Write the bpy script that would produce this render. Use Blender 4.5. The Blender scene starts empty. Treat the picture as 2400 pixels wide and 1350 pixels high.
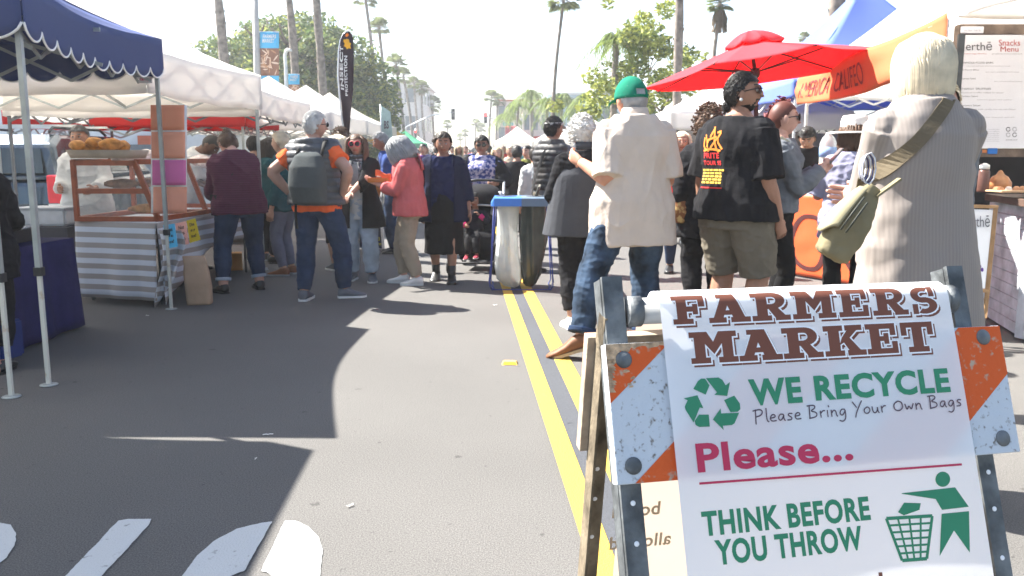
import bpy, bmesh, math, random
from mathutils import Vector, Matrix, noise
from mathutils.bvhtree import BVHTree
R = math.radians
V = Vector
SC = bpy.context.scene
COL = SC.collection
# ---------------------------------------------------------------- camera
CAM_H = 1.35; FPX = 2000.0; PITCH = math.atan(313 / 2000)
cd = bpy.data.cameras.new('camera'); cam = bpy.data.objects.new('camera', cd); COL.objects.link(cam)
cam.location = (0, 0, CAM_H); cam.rotation_euler = (math.pi / 2 - PITCH, 0, 0)
cd.sensor_width = 36; cd.lens = 30; cd.clip_start = 0.05; cd.clip_end = 2500
cd.dof.use_dof = True; cd.dof.focus_distance = 1.6; cd.dof.aperture_fstop = 18
SC.camera = cam
# ---------------------------------------------------------------- light
SUN = V((1.86, -0.92, -2.33)).normalized()
EL = math.asin(-SUN.z); AZ = math.atan2(-SUN.x, -SUN.y)
w = bpy.data.worlds.new('World'); SC.world = w; w.use_nodes = True
nt = w.node_tree; bg = nt.nodes['Background']; sky = nt.nodes.new('ShaderNodeTexSky')
sky.sky_type = 'NISHITA'; sky.sun_disc = False; sky.sun_elevation = EL; sky.sun_rotation = AZ
sky.air_density = 1.0; sky.dust_density = 1.0; sky.ozone_density = 1.0
nt.links.new(sky.outputs[0], bg.inputs[0]); bg.inputs[1].default_value = 0.064
sl = bpy.data.lights.new('sun', 'SUN'); sl.energy = 5.0; sl.angle = R(0.55); sl.color = (1, .955, .88)
so = bpy.data.objects.new('sun', sl); COL.objects.link(so)
so.rotation_euler = SUN.to_track_quat('-Z', 'Y').to_euler(); so.location = (-20, 10, 25)
SC.view_settings.view_transform = 'Standard'; SC.view_settings.look = 'None'
SC.view_settings.exposure = 2.25; SC.view_settings.gamma = 1
SC.cycles.use_denoising = True
SC.cycles.max_bounces = 8; SC.cycles.transparent_max_bounces = 12; SC.cycles.sample_clamp_indirect = 8
random.seed(7)
# ---------------------------------------------------------------- placing helpers
_c, _s = math.cos(PITCH), math.sin(PITCH)
def ray(px, py):
    u = (px - 1200) / FPX; v = (675 - py) / FPX
    return V((u, _c + v * _s, -_s + v * _c))
def G(px, py, z=0):
    r = ray(px, py); t = (z - CAM_H) / r.z
    return V((r.x * t, r.y * t, z))
def P(px, py, Y):
    r = ray(px, py); t = Y / r.y
    return V((r.x * t, Y, CAM_H + r.z * t))
# ---------------------------------------------------------------- materials
MATS = {}
def mat(name, col, rough=.85, var=.12, scale=8, bump=0, bscale=120, metal=0, spec=.3, trans=0, alpha=1, col2=None, cscale=None, emit=0, coat=0, thresh=None, tcol=None):
    if name in MATS: return MATS[name]
    m = bpy.data.materials.new(name); m.use_nodes = True; n = m.node_tree.nodes; l = m.node_tree.links
    b = n['Principled BSDF']; b.inputs['Roughness'].default_value = rough; b.inputs['Metallic'].default_value = metal
    b.inputs['Specular IOR Level'].default_value = spec; b.inputs['Coat Weight'].default_value = coat
    tc = n.new('ShaderNodeTexCoord')
    c = V(col)
    nz = n.new('ShaderNodeTexNoise'); nz.inputs['Scale'].default_value = cscale or scale; nz.inputs['Detail'].default_value = 5
    l.new(tc.outputs['Object'], nz.inputs['Vector'])
    rp = n.new('ShaderNodeValToRGB'); l.new(nz.outputs['Fac'], rp.inputs[0])
    e = rp.color_ramp.elements
    if col2 is not None:
        t = thresh or .5
        e[0].position = t - .06; e[1].position = t + .06
        e[0].color = (*col, 1); e[1].color = (*col2, 1)
    else:
        e[0].position = .3; e[1].position = .7
        e[0].color = (*(c * (1 - var)), 1); e[1].color = (*[min(1, x) for x in (c * (1 + var))], 1)
    colout = rp.outputs[0]
    l.new(colout, b.inputs['Base Color'])
    if bump:
        n2 = n.new('ShaderNodeTexNoise'); n2.inputs['Scale'].default_value = bscale; n2.inputs['Detail'].default_value = 3
        l.new(tc.outputs['Object'], n2.inputs['Vector'])
        bp = n.new('ShaderNodeBump'); bp.inputs['Strength'].default_value = bump; bp.inputs['Distance'].default_value = .01
        l.new(n2.outputs['Fac'], bp.inputs['Height']); l.new(bp.outputs[0], b.inputs['Normal'])
    if emit:
        b.inputs['Emission Color'].default_value = (*col, 1); b.inputs['Emission Strength'].default_value = emit
    if alpha < 1: b.inputs['Alpha'].default_value = alpha
    if trans:
        t = n.new('ShaderNodeBsdfTranslucent')
        if tcol: t.inputs[0].default_value = (*tcol, 1)
        else: l.new(colout, t.inputs[0])
        mx = n.new('ShaderNodeMixShader')
        mx.inputs[0].default_value = trans; l.new(b.outputs[0], mx.inputs[1]); l.new(t.outputs[0], mx.inputs[2])
        l.new(mx.outputs[0], n['Material Output'].inputs[0])
    MATS[name] = m; return m
def stripes(name, c1, c2, freq, axis=2, duty=.5, rough=.9, trans=0):
    if name in MATS: return MATS[name]
    m = mat(name, c1, rough=rough, trans=trans); n = m.node_tree.nodes; l = m.node_tree.links
    tc = n['Texture Coordinate']; sp = n.new('ShaderNodeSeparateXYZ'); l.new(tc.outputs['Object'], sp.inputs[0])
    mu = n.new('ShaderNodeMath'); mu.operation = 'MULTIPLY'; mu.inputs[1].default_value = freq; l.new(sp.outputs[axis], mu.inputs[0])
    fr = n.new('ShaderNodeMath'); fr.operation = 'FRACT'; l.new(mu.outputs[0], fr.inputs[0])
    gt = n.new('ShaderNodeMath'); gt.operation = 'GREATER_THAN'; gt.inputs[1].default_value = duty; l.new(fr.outputs[0], gt.inputs[0])
    mx = n.new('ShaderNodeMix'); mx.data_type = 'RGBA'; l.new(gt.outputs[0], mx.inputs[0])
    mx.inputs[6].default_value = (*c1, 1); mx.inputs[7].default_value = (*c2, 1)
    l.new(mx.outputs[2], n['Principled BSDF'].inputs['Base Color'])
    return m
def fabric(name, col, var=.1, bump=.5, bscale=20, **k): return mat('fabric ' + name, col, rough=.92, var=var, bump=bump, bscale=bscale, spec=.12, **k)
def skin(name, col): 
    m = mat('skin ' + name, col, rough=.55, var=.1, scale=14, bump=.1, bscale=90, spec=.35)
    b = m.node_tree.nodes['Principled BSDF']; b.inputs['Subsurface Weight'].default_value = .0
    return m
# ---------------------------------------------------------------- mesh builder
def basis(d, up=V((0, 0, 1))):
    d = V(d).normalized()
    s = d.cross(up)
    if s.length < 1e-4: s = d.cross(V((0, 1, 0)))
    s.normalize(); u = s.cross(d).normalized()
    return d, s, u
class MB:
    def __init__(s): s.v = []; s.f = []; s.m = []; s.smooth = []
    def add(s, vs, fs, mi=0, sm=False):
        b = len(s.v); s.v += [V(x) for x in vs]
        for f in fs: s.f.append([b + i for i in f]); s.m.append(mi); s.smooth.append(sm)
        return s
    def box(s, c, size, rz=0, mi=0, M=None, bev=0):
        x, y, z = [k / 2 for k in size]
        if bev:
            bm = bmesh.new(); bmesh.ops.create_cube(bm, size=1)
            for q in bm.verts: q.co = V((q.co.x * size[0], q.co.y * size[1], q.co.z * size[2]))
            bmesh.ops.bevel(bm, geom=list(bm.edges), offset=bev, segments=2, affect='EDGES')
            bm.verts.index_update()
            vs = [q.co.copy() for q in bm.verts]; fs = [[q.index for q in f.verts] for f in bm.faces]; bm.free()
        else:
            vs = [V((a * x, b * y, d * z)) for a in (-1, 1) for b in (-1, 1) for d in (-1, 1)]
            fs = [(0, 1, 3, 2), (4, 6, 7, 5), (0, 4, 5, 1), (2, 3, 7, 6), (0, 2, 6, 4), (1, 5, 7, 3)]
        T = (M or Matrix.Rotation(rz, 3, 'Z'))
        return s.add([T @ p + V(c) for p in vs], fs, mi)
    def bar(s, p0, p1, w, h=None, mi=0, up=V((0, 0, 1))):
        p0 = V(p0); p1 = V(p1); d, a, u = basis(p1 - p0, up); h = h or w
        vs = [p + a * i * w / 2 + u * j * h / 2 for p in (p0, p1) for i, j in ((-1, -1), (1, -1), (1, 1), (-1, 1))]
        return s.add(vs, [(3, 2, 1, 0), (4, 5, 6, 7), (0, 1, 5, 4), (1, 2, 6, 5), (2, 3, 7, 6), (3, 0, 4, 7)], mi)
    def tube(s, pts, r, n=8, mi=0, cap=True, sm=True, flat=1, up=V((0, 0, 1))):
        pts = [V(p) for p in pts]; k = len(pts)
        if not isinstance(r, (list, tuple)): r = [r] * k
        vs = []; a0 = None
        for i, p in enumerate(pts):
            d = (pts[min(i + 1, k - 1)] - pts[max(i - 1, 0)])
            if d.length < 1e-7: d = V((0, 0, 1))
            d.normalize()
            if a0 is None: _, a0, _u = basis(d, up)
            a0 = a0 - d * a0.dot(d)
            if a0.length < 1e-5: _, a0, _u = basis(d, up)
            a0.normalize(); b0 = d.cross(a0)
            for j in range(n):
                t = 2 * math.pi * j / n
                vs.append(p + a0 * math.cos(t) * r[i] + b0 * math.sin(t) * r[i] * flat)
        fs = [(i * n + j, i * n + (j + 1) % n, (i + 1) * n + (j + 1) % n, (i + 1) * n + j) for i in range(k - 1) for j in range(n)]
        if cap: fs += [tuple(range(n))[::-1], tuple((k - 1) * n + j for j in range(n))]
        return s.add(vs, fs, mi, sm)
    def loft(s, secs, n=20, mi=0, sm=True, cap=True):
        # secs: (center, xdir, ydir, rx, ry [, power])
        vs = []
        for q in secs:
            c, a, b, rx, ry = q[:5]; pw = q[5] if len(q) > 5 else 1
            for j in range(n):
                t = 2 * math.pi * j / n; ct, st = math.cos(t), math.sin(t)
                if pw != 1: ct = math.copysign(abs(ct) ** pw, ct); st = math.copysign(abs(st) ** pw, st)
                vs.append(V(c) + V(a) * rx * ct + V(b) * ry * st)
        k = len(secs)
        fs = [(i * n + j, i * n + (j + 1) % n, (i + 1) * n + (j + 1) % n, (i + 1) * n + j) for i in range(k - 1) for j in range(n)]
        if cap: fs += [tuple(range(n))[::-1], tuple((k - 1) * n + j for j in range(n))]
        return s.add(vs, fs, mi, sm)
    def lathe(s, c, prof, n=20, mi=0, sm=True, axis=V((0, 0, 1))):
        d, a, b = basis(axis, V((0, 1, 0.01)))
        return s.loft([(V(c) + d * z, a, b, max(r, 1e-4), max(r, 1e-4)) for r, z in prof], n, mi, sm)
    def ball(s, c, r, n=12, mi=0, M=None):
        if not isinstance(r, (tuple, list)): r = (r, r, r)
        vs = []; k = n // 2
        for i in range(k + 1):
            ph = math.pi * i / k
            for j in range(n):
                t = 2 * math.pi * j / n
                p = V((math.sin(ph) * math.cos(t) * r[0], math.sin(ph) * math.sin(t) * r[1], math.cos(ph) * r[2]))
                if M: p = M @ p
                vs.append(V(c) + p)
        fs = [(i * n + j, (i + 1) * n + j, (i + 1) * n + (j + 1) % n, i * n + (j + 1) % n) for i in range(k) for j in range(n)]
        return s.add(vs, fs, mi, True)
    def grid(s, fn, nu, nv, mi=0, sm=True):
        vs = [fn(i / nu, j / nv) for j in range(nv + 1) for i in range(nu + 1)]
        fs = [(j * (nu + 1) + i, j * (nu + 1) + i + 1, (j + 1) * (nu + 1) + i + 1, (j + 1) * (nu + 1) + i) for j in range(nv) for i in range(nu)]
        return s.add(vs, fs, mi, sm)
    def poly(s, pts, d, mi=0):
        pts = [V(p) for p in pts]; n = len(pts); d = V(d)
        return s.add(pts + [p + d for p in pts], [tuple(range(n)), tuple(range(2 * n - 1, n - 1, -1))] + [(i, i + n, (i + 1) % n + n, (i + 1) % n) for i in range(n)], mi)
    def data(s, name, mats):
        me = bpy.data.meshes.new(name); me.from_pydata([tuple(p) for p in s.v], [], s.f)
        for m in mats: me.materials.append(m)
        me.polygons.foreach_set('material_index', s.m); me.polygons.foreach_set('use_smooth', s.smooth); me.update()
        return me
    def build(s, name, mats, parent=None, label=None, solid=0, kind=None, loc=None, bevel=0):
        if not isinstance(mats, (list, tuple)): mats = [mats]
        M = None
        if parent is not None: M = rootmat(parent)
        elif loc is not None: M = Matrix.Translation(V(loc))
        if M is not None:
            Mi = M.inverted(); s.v = [Mi @ p for p in s.v]
        me = s.data(name, mats); return link(name, me, parent, label, solid, kind, loc, bevel)
def rootmat(o):
    M = Matrix.LocRotScale(o.location, o.rotation_euler, None)
    return (rootmat(o.parent) @ M) if o.parent else M
def link(name, me, parent=None, label=None, solid=0, kind=None, loc=None, bevel=0):
    o = bpy.data.objects.new(name, me); COL.objects.link(o)
    if parent is not None: o.parent = parent
    elif loc is not None: o.location = loc
    if label: o['label'] = label
    if kind: o['kind'] = kind
    if solid:
        m = o.modifiers.new('solid', 'SOLIDIFY'); m.thickness = solid; m.offset = 0
    if bevel:
        m = o.modifiers.new('bevel', 'BEVEL'); m.width = bevel; m.segments = 2
    return o
def tag(o, label, cat, group=None, kind=None):
    o['label'] = label; o['category'] = cat
    if group: o['group'] = group
    if kind: o['kind'] = kind
    return o
def thing(name, loc, rz, label, cat, group=None):
    o = bpy.data.objects.new(name, None); COL.objects.link(o); o.empty_display_size = .1
    o.location = V(loc); o.rotation_euler = (0, 0, rz)
    return tag(o, label, cat, group)
def struct(o): o['kind'] = 'structure'; return o
def copy_tree(o, loc, rz=None, label=None, parent=None):
    c = o.copy(); COL.objects.link(c); c.parent = parent
    if loc is not None: c.location = V(loc)
    if rz is not None: c.rotation_euler = (c.rotation_euler.x, c.rotation_euler.y, rz)
    if label: c['label'] = label
    for ch in list(o.children): copy_tree(ch, None, None, None, c)
    return c
# ---------------------------------------------------------------- text and decals
_tc = {}
def textpolys(body, bold=0, shear=0):
    k = (body, bold, shear)
    if k in _tc: return _tc[k]
    cu = bpy.data.curves.new('t', 'FONT'); cu.body = body; cu.size = 1; cu.offset = bold; cu.shear = shear; cu.resolution_u = 4; cu.space_character = 1 + bold * 2.6
    o = bpy.data.objects.new('t', cu); COL.objects.link(o); bpy.context.view_layer.update()
    me = bpy.data.meshes.new_from_object(o.evaluated_get(bpy.context.evaluated_depsgraph_get()))
    vs = [(p.co.x, p.co.y) for p in me.vertices]; fs = [list(p.vertices) for p in me.polygons]
    bpy.data.objects.remove(o); bpy.data.curves.remove(cu); bpy.data.meshes.remove(me)
    _tc[k] = (vs, fs); return _tc[k]
def text_fit(mb, body, box, mapfn, off, mi=0, bold=0, shear=0, flip=False):
    vs, fs = textpolys(body, bold, shear)
    xs = [p[0] for p in vs]; ys = [p[1] for p in vs]
    x0, x1, y0, y1 = min(xs), max(xs), min(ys), max(ys); u0, v0, u1, v1 = box
    out = []
    for x, y in vs:
        a = (x - x0) / (x1 - x0)
        if flip: a = 1 - a
        out.append(mapfn(u0 + a * (u1 - u0), v0 + (y - y0) / (y1 - y0) * (v1 - v0), off))
    mb.add(out, fs, mi)
def poly2(mb, pts, mapfn, off, mi=0, sub=1):
    mb.add([mapfn(u, v, off) for u, v in pts], [tuple(range(len(pts)))], mi)
def stroke2(mb, pts, wdt, mapfn, off, mi=0, smooth=0):
    for _ in range(smooth):
        q = [pts[0]]
        for a, b in zip(pts, pts[1:]):
            q += [(a[0] * .75 + b[0] * .25, a[1] * .75 + b[1] * .25), (a[0] * .25 + b[0] * .75, a[1] * .25 + b[1] * .75)]
        pts = q + [pts[-1]]
    n = len(pts); L = []; Rr = []
    for i, p in enumerate(pts):
        a = pts[max(i - 1, 0)]; b = pts[min(i + 1, n - 1)]
        dx, dy = b[0] - a[0], b[1] - a[1]; q = math.hypot(dx, dy) or 1
        L.append((p[0] - dy / q * wdt / 2, p[1] + dx / q * wdt / 2)); Rr.append((p[0] + dy / q * wdt / 2, p[1] - dx / q * wdt / 2))
    vs = [mapfn(x, y, off) for x, y in L + Rr]
    mb.add(vs, [(i, i + 1, n + i + 1, n + i) for i in range(n - 1)], mi)
def nz(p, s=1.0, o=0): return noise.noise(V(p) * s + V((o, o * 1.7, o * .3)))
_dirs = [V((math.cos(a), math.sin(a), 0)) for a in (0, 1, 2)]
def remesh(mb, voxel, smooth=3, fn=None):
    """one continuous surface from overlapping lofts"""
    me = bpy.data.meshes.new('tmp'); me.from_pydata([tuple(p) for p in mb.v], [], mb.f); me.update()
    o = bpy.data.objects.new('tmp', me); COL.objects.link(o)
    m = o.modifiers.new('r', 'REMESH'); m.mode = 'VOXEL'; m.voxel_size = voxel; m.use_smooth_shade = True
    if smooth:
        q = o.modifiers.new('s', 'SMOOTH'); q.iterations = smooth; q.factor = .5
    bpy.context.view_layer.update()
    out = bpy.data.meshes.new_from_object(o.evaluated_get(bpy.context.evaluated_depsgraph_get()))
    bpy.data.objects.remove(o); bpy.data.meshes.remove(me)
    if fn:
        ns = [v.normal.copy() for v in out.vertices]
        for v, n in zip(out.vertices, ns): v.co = v.co + n * fn(v.co, n)
    r = MB(); r.v = [v.co.copy() for v in out.vertices]; r.f = [list(p.vertices) for p in out.polygons]
    r.m = [0] * len(r.f); r.smooth = [True] * len(r.f)
    bpy.data.meshes.remove(out); return r
# ================================================================ SETTING
def asphalt(name, c, sp=.5):
    m = mat(name, c, rough=.88, var=.1, scale=.6, bump=.35, bscale=260, spec=.25)
    n = m.node_tree.nodes; l = m.node_tree.links; b = n['Principled BSDF']; tc = n['Texture Coordinate']
    base = b.inputs['Base Color'].links[0].from_socket
    g = n.new('ShaderNodeTexNoise'); g.inputs['Scale'].default_value = 170; g.inputs['Detail'].default_value = 4; g.inputs['Roughness'].default_value = .8
    l.new(tc.outputs['Object'], g.inputs['Vector'])
    r2 = n.new('ShaderNodeValToRGB'); l.new(g.outputs['Fac'], r2.inputs[0]); e = r2.color_ramp.elements
    e[0].position = .36; e[0].color = (1 - sp, 1 - sp, 1 - sp, 1); e[1].position = .64; e[1].color = (1 + sp, 1 + sp, 1 + sp, 1)
    p = n.new('ShaderNodeTexNoise'); p.inputs['Scale'].default_value = 15; p.inputs['Detail'].default_value = 2; l.new(tc.outputs['Object'], p.inputs['Vector'])
    r3 = n.new('ShaderNodeValToRGB'); l.new(p.outputs['Fac'], r3.inputs[0]); e = r3.color_ramp.elements
    e[0].position = .25; e[0].color = (.3, .3, .3, 1); e[1].position = .30; e[1].color = (1, 1, 1, 1)
    a = n.new('ShaderNodeMix'); a.data_type = 'RGBA'; a.blend_type = 'MULTIPLY'; a.inputs[0].default_value = 1
    l.new(base, a.inputs[6]); l.new(r2.outputs[0], a.inputs[7])
    d = n.new('ShaderNodeMix'); d.data_type = 'RGBA'; d.blend_type = 'MULTIPLY'; d.inputs[0].default_value = .6
    l.new(a.outputs[2], d.inputs[6]); l.new(r3.outputs[0], d.inputs[7]); l.new(d.outputs[2], b.inputs['Base Color'])
    return m
m_road = asphalt('asphalt', (.104, .100, .095))
m_patch = asphalt('asphalt patch', (.064, .068, .077), .25)
mb = MB(); mb.add([(-500, -60, 0), (500, -60, 0), (500, 1200, 0), (-500, 1200, 0)], [(0, 1, 2, 3)]); struct(mb.build('road', m_road))
SL = -.061
def lx(x0, Y): return x0 + SL * Y
def strip(name, x0, x1, z, m, Y0=1.2, Y1=120):
    mb = MB(); N = 60
    for i in range(N):
        a = Y0 + (Y1 - Y0) * (i / N) ** 2; b = Y0 + (Y1 - Y0) * ((i + 1) / N) ** 2
        mb.add([(lx(x0, a), a, z), (lx(x1, a), a, z), (lx(x1, b), b, z), (lx(x0, b), b, z)], [(0, 1, 2, 3)])
    return mb.build(name, m)
m_yel = mat('yellow road paint', (.52, .33, .05), rough=.8, bump=.5, bscale=160, col2=(.30, .22, .08), scale=24, thresh=.72)
m_wht = mat('white road paint', (.49, .50, .49), rough=.8, bump=.5, bscale=160, col2=(.2, .2, .19), scale=30, thresh=.70)
struct(strip('road_patch', .46, .70, .004, m_patch))
struct(strip('yellow_line', .418, .511, .008, m_yel)); struct(strip('yellow_line', .616, .724, .008, m_yel))
for k, pts in enumerate([
    [(-70, 1222), (0, 1225), (24, 1230), (39, 1249), (34, 1278), (14, 1307), (-10, 1326), (-70, 1340)],
    [(277, 1220), (300, 1216), (355, 1216), (349, 1230), (238, 1350), (150, 1450), (60, 1450), (153, 1350)],
    [(638, 1222), (611, 1225), (554, 1239), (501, 1268), (462, 1302), (426, 1350), (400, 1410), (505, 1410), (535, 1352), (560, 1342), (573, 1338)],
    [(667, 1221), (693, 1221), (722, 1234), (746, 1258), (757, 1287), (752, 1321), (750, 1350), (748, 1410), (640, 1410), (640, 1352), (628, 1342), (612, 1338)]]):
    gp = [G(x, y, .004) for x, y in pts]; ed = []
    for a, b in zip(gp, gp[1:] + gp[:1]):
        n_ = max(1, int((b - a).length / .012)); nn_ = V((b.y - a.y, a.x - b.x, 0)).normalized()
        ed += [a.lerp(b, j / n_) + nn_ * (.0025 * nz(a.lerp(b, j / n_), 40, k) + .003 * nz(a.lerp(b, j / n_), 13, k)) for j in range(n_)]
    mb = MB(); mb.add(ed, [tuple(range(len(ed)))[::-1]]); struct(mb.build('road_lettering', m_wht))
# kerbs and pavements on both sides
m_conc = mat('concrete', (.3, .29, .27), rough=.9, var=.12, scale=2, bump=.3)
for sgn, x0 in ((-1, -7.4), (1, 8.6)):
    mb = MB()
    a, b = (x0, x0 + sgn * .18), (x0 + sgn * .18, x0 + sgn * 4.5)
    for (p, q), z in ((a, .13), (b, .126)):
        p, q = min(p, q), max(p, q)
        mb.add([(lx(p, 2), 2, 0), (lx(q, 2), 2, 0), (lx(q, 150), 150, 0), (lx(p, 150), 150, 0), (lx(p, 2), 2, z), (lx(q, 2), 2, z), (lx(q, 150), 150, z), (lx(p, 150), 150, z)],
               [(0, 1, 5, 4), (2, 3, 7, 6), (1, 2, 6, 5), (3, 0, 4, 7), (4, 5, 6, 7)])
    struct(mb.build('pavement', m_conc))
# lane reflectors
m_refl = mat('amber reflector', (.9, .42, .02), rough=.35, var=.05, spec=.5)
m_reflb = mat('reflector body', (.75, .5, .12), rough=.5)
def reflector(c, label):
    t = thing('lane_reflector', c, R(-3), label, 'road reflector', 'lane reflectors beside the yellow lines')
    mb = MB(); vs = [(-.05, -.045, 0), (.05, -.045, 0), (.05, .045, 0), (-.05, .045, 0), (-.04, -.02, .017), (.04, -.02, .017), (.04, .02, .017), (-.04, .02, .017)]
    M = Matrix.Translation(V(c)) @ Matrix.Rotation(R(-3), 4, 'Z')
    mb.add([M @ V(p) for p in vs], [(0, 1, 5, 4), (1, 2, 6, 5), (2, 3, 7, 6), (3, 0, 4, 7), (4, 5, 6, 7)]); mb.build('housing', m_reflb, t)
    mb = MB(); vs = [(-.042, -.0445, .003), (.042, -.0445, .003), (.036, -.024, .0165), (-.036, -.024, .0165)]
    mb.add([M @ (V(p) + V((0, -.0015, .001))) for p in vs], [(0, 1, 2, 3)]); mb.build('lens', m_refl, t)
g = G(1195, 852); reflector((g.x, g.y, .0), 'yellow road reflector on bare asphalt left of the double lines')
g = G(1388, 848); reflector((g.x, g.y, .008), 'yellow road reflector peeking out behind the brown sandal')
# scraps of litter
m_pap = mat('litter paper', (.7, .68, .64), rough=.9)
for px, py, l, a, lab in ((628, 1019, .05, .2, 'thin white paper strip lying in the tent shade'), (821, 1188, .03, .9, 'crumpled white scrap on sunlit asphalt'), (1160, 716, .04, .4, 'small torn white scrap left of the trash stand'), (345, 741, .03, 0, 'tiny pale scrap below the striped tablecloth'), (600, 1077, .014, 1.2, 'small white speck of paper between the shadows')):
    g = G(px, py); rnd = random.Random(px)
    mb = MB(); mb.grid(lambda a_, b_: g + Matrix.Rotation(a, 3, 'Z') @ V(((a_ - .5) * l, (b_ - .5) * l * .25, .002 + .008 * abs(math.sin(7 * a_ + px)) * (1 if l < .05 else .3))), 6, 3)
    o = mb.build('paper_scrap', m_pap, loc=g, solid=.0008); tag(o, lab, 'litter', 'scraps of litter on the road')
# ================================================================ FARMERS MARKET SIGN
sT = V((.4223, 1.1753, 1.1001)); sU = V((.9785, .2064, 0)); sNh = V((-.2064, .9785, 0)); sV = sNh * .3316 + V((0, 0, .9433)); sN = sU.cross(sV) * -1
if sN.y < 0: sN = -sN
def SM(u, v, off=0): return sT + sU * u + sV * v - sN * off
sV2 = sNh * -.185 + V((0, 0, .9827)); sN2 = sU.cross(sV2)
if sN2.y < 0: sN2 = -sN2
def clip(poly, a, b, c):  # keep a*x+b*y>=c
    out = []
    for i, p in enumerate(poly):
        q = poly[(i + 1) % len(poly)]; dp = a * p[0] + b * p[1] - c; dq = a * q[0] + b * q[1] - c
        if dp >= 0: out.append(p)
        if (dp >= 0) != (dq >= 0):
            t = dp / (dp - dq); out.append((p[0] + (q[0] - p[0]) * t, p[1] + (q[1] - p[1]) * t))
    return out
def slices(poly, lo, hi, st=.0025):
    out = []; v = lo
    if min(p[1] for p in poly) >= hi or max(p[1] for p in poly) <= lo: return [poly]
    bot = clip(poly, 0, -1, -lo)
    if len(bot) > 2: out.append(bot)
    while v < hi:
        q = clip(clip(poly, 0, 1, v), 0, -1, -(v + st))
        if len(q) > 2: out.append(q)
        v += st
    return out
def SR(u, v, off=0): return sT + sU * u + sV * .1 + sNh * .045 + sV2 * (v - .1) + sN2 * off
BO = .005
def BMp(u, v, off=0, base=None, q=1):
    f = base or SM; r = .027
    if v < .046: return f(u, v, BO + off + .0015 * math.sin(u * 14 + v * 9))
    a = (v - .046) / r
    if a > math.pi * .9: a = math.pi * .9
    rr = r + off
    return f(u, .046 + math.sin(a) * rr, BO - r + math.cos(a) * rr + .0015 * math.sin(u * 14 + v * 9))
def s_uv(px, py):
    d = ray(px, py); o = V((0, 0, CAM_H)); t = (sT - o).dot(sN) / d.dot(sN); X = o + d * t - sT
    return (X.dot(sU), X.dot(sV))
m_galv = mat('galvanised steel', (.115, .125, .13), rough=.6, var=.55, scale=26, bump=.2, metal=.35, spec=.5)
m_rust = mat('rusty steel', (.16, .13, .09), rough=.8, var=.5, scale=25, bump=.3, metal=.2)
m_bord = mat('chipped white board paint', (.52, .56, .6), rough=.75, bump=.3, bscale=60, col2=(.16, .14, .12), scale=120, thresh=.655)
m_boro = mat('chipped orange board paint', (.62, .1, .018), rough=.7, bump=.3, bscale=60, col2=(.42, .33, .24), scale=95, thresh=.655)
m_wood = mat('weathered plywood', (.34, .27, .2), rough=.9, var=.35, scale=30, bump=.5, bscale=40)
m_ban = mat('white banner vinyl', (.9, .9, .91), rough=.55, var=.02, scale=3, trans=.34, spec=.3)
m_pipe = mat('grey plastic pipe', (.42, .42, .41), rough=.5, var=.1)
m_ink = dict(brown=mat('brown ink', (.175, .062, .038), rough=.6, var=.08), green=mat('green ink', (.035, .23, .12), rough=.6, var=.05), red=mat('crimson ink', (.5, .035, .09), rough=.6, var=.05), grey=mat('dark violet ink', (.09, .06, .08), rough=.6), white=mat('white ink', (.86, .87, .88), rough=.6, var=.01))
_b = sT + sNh * .2; sign = thing('farmers_market_sign', (_b.x, _b.y, 0), 0, 'orange and white A-frame barricade with white FARMERS MARKET recycling banner', 'sign')
def prism(mb, f, u0, v0, u1, v1, o0, o1, mi=0):
    vs = [f(u, v, o) for o in (o0, o1) for u, v in ((u0, v0), (u1, v0), (u1, v1), (u0, v1))]
    mb.add(vs, [(0, 3, 2, 1), (4, 5, 6, 7), (0, 1, 5, 4), (1, 2, 6, 5), (2, 3, 7, 6), (3, 0, 4, 7)], mi)
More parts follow.
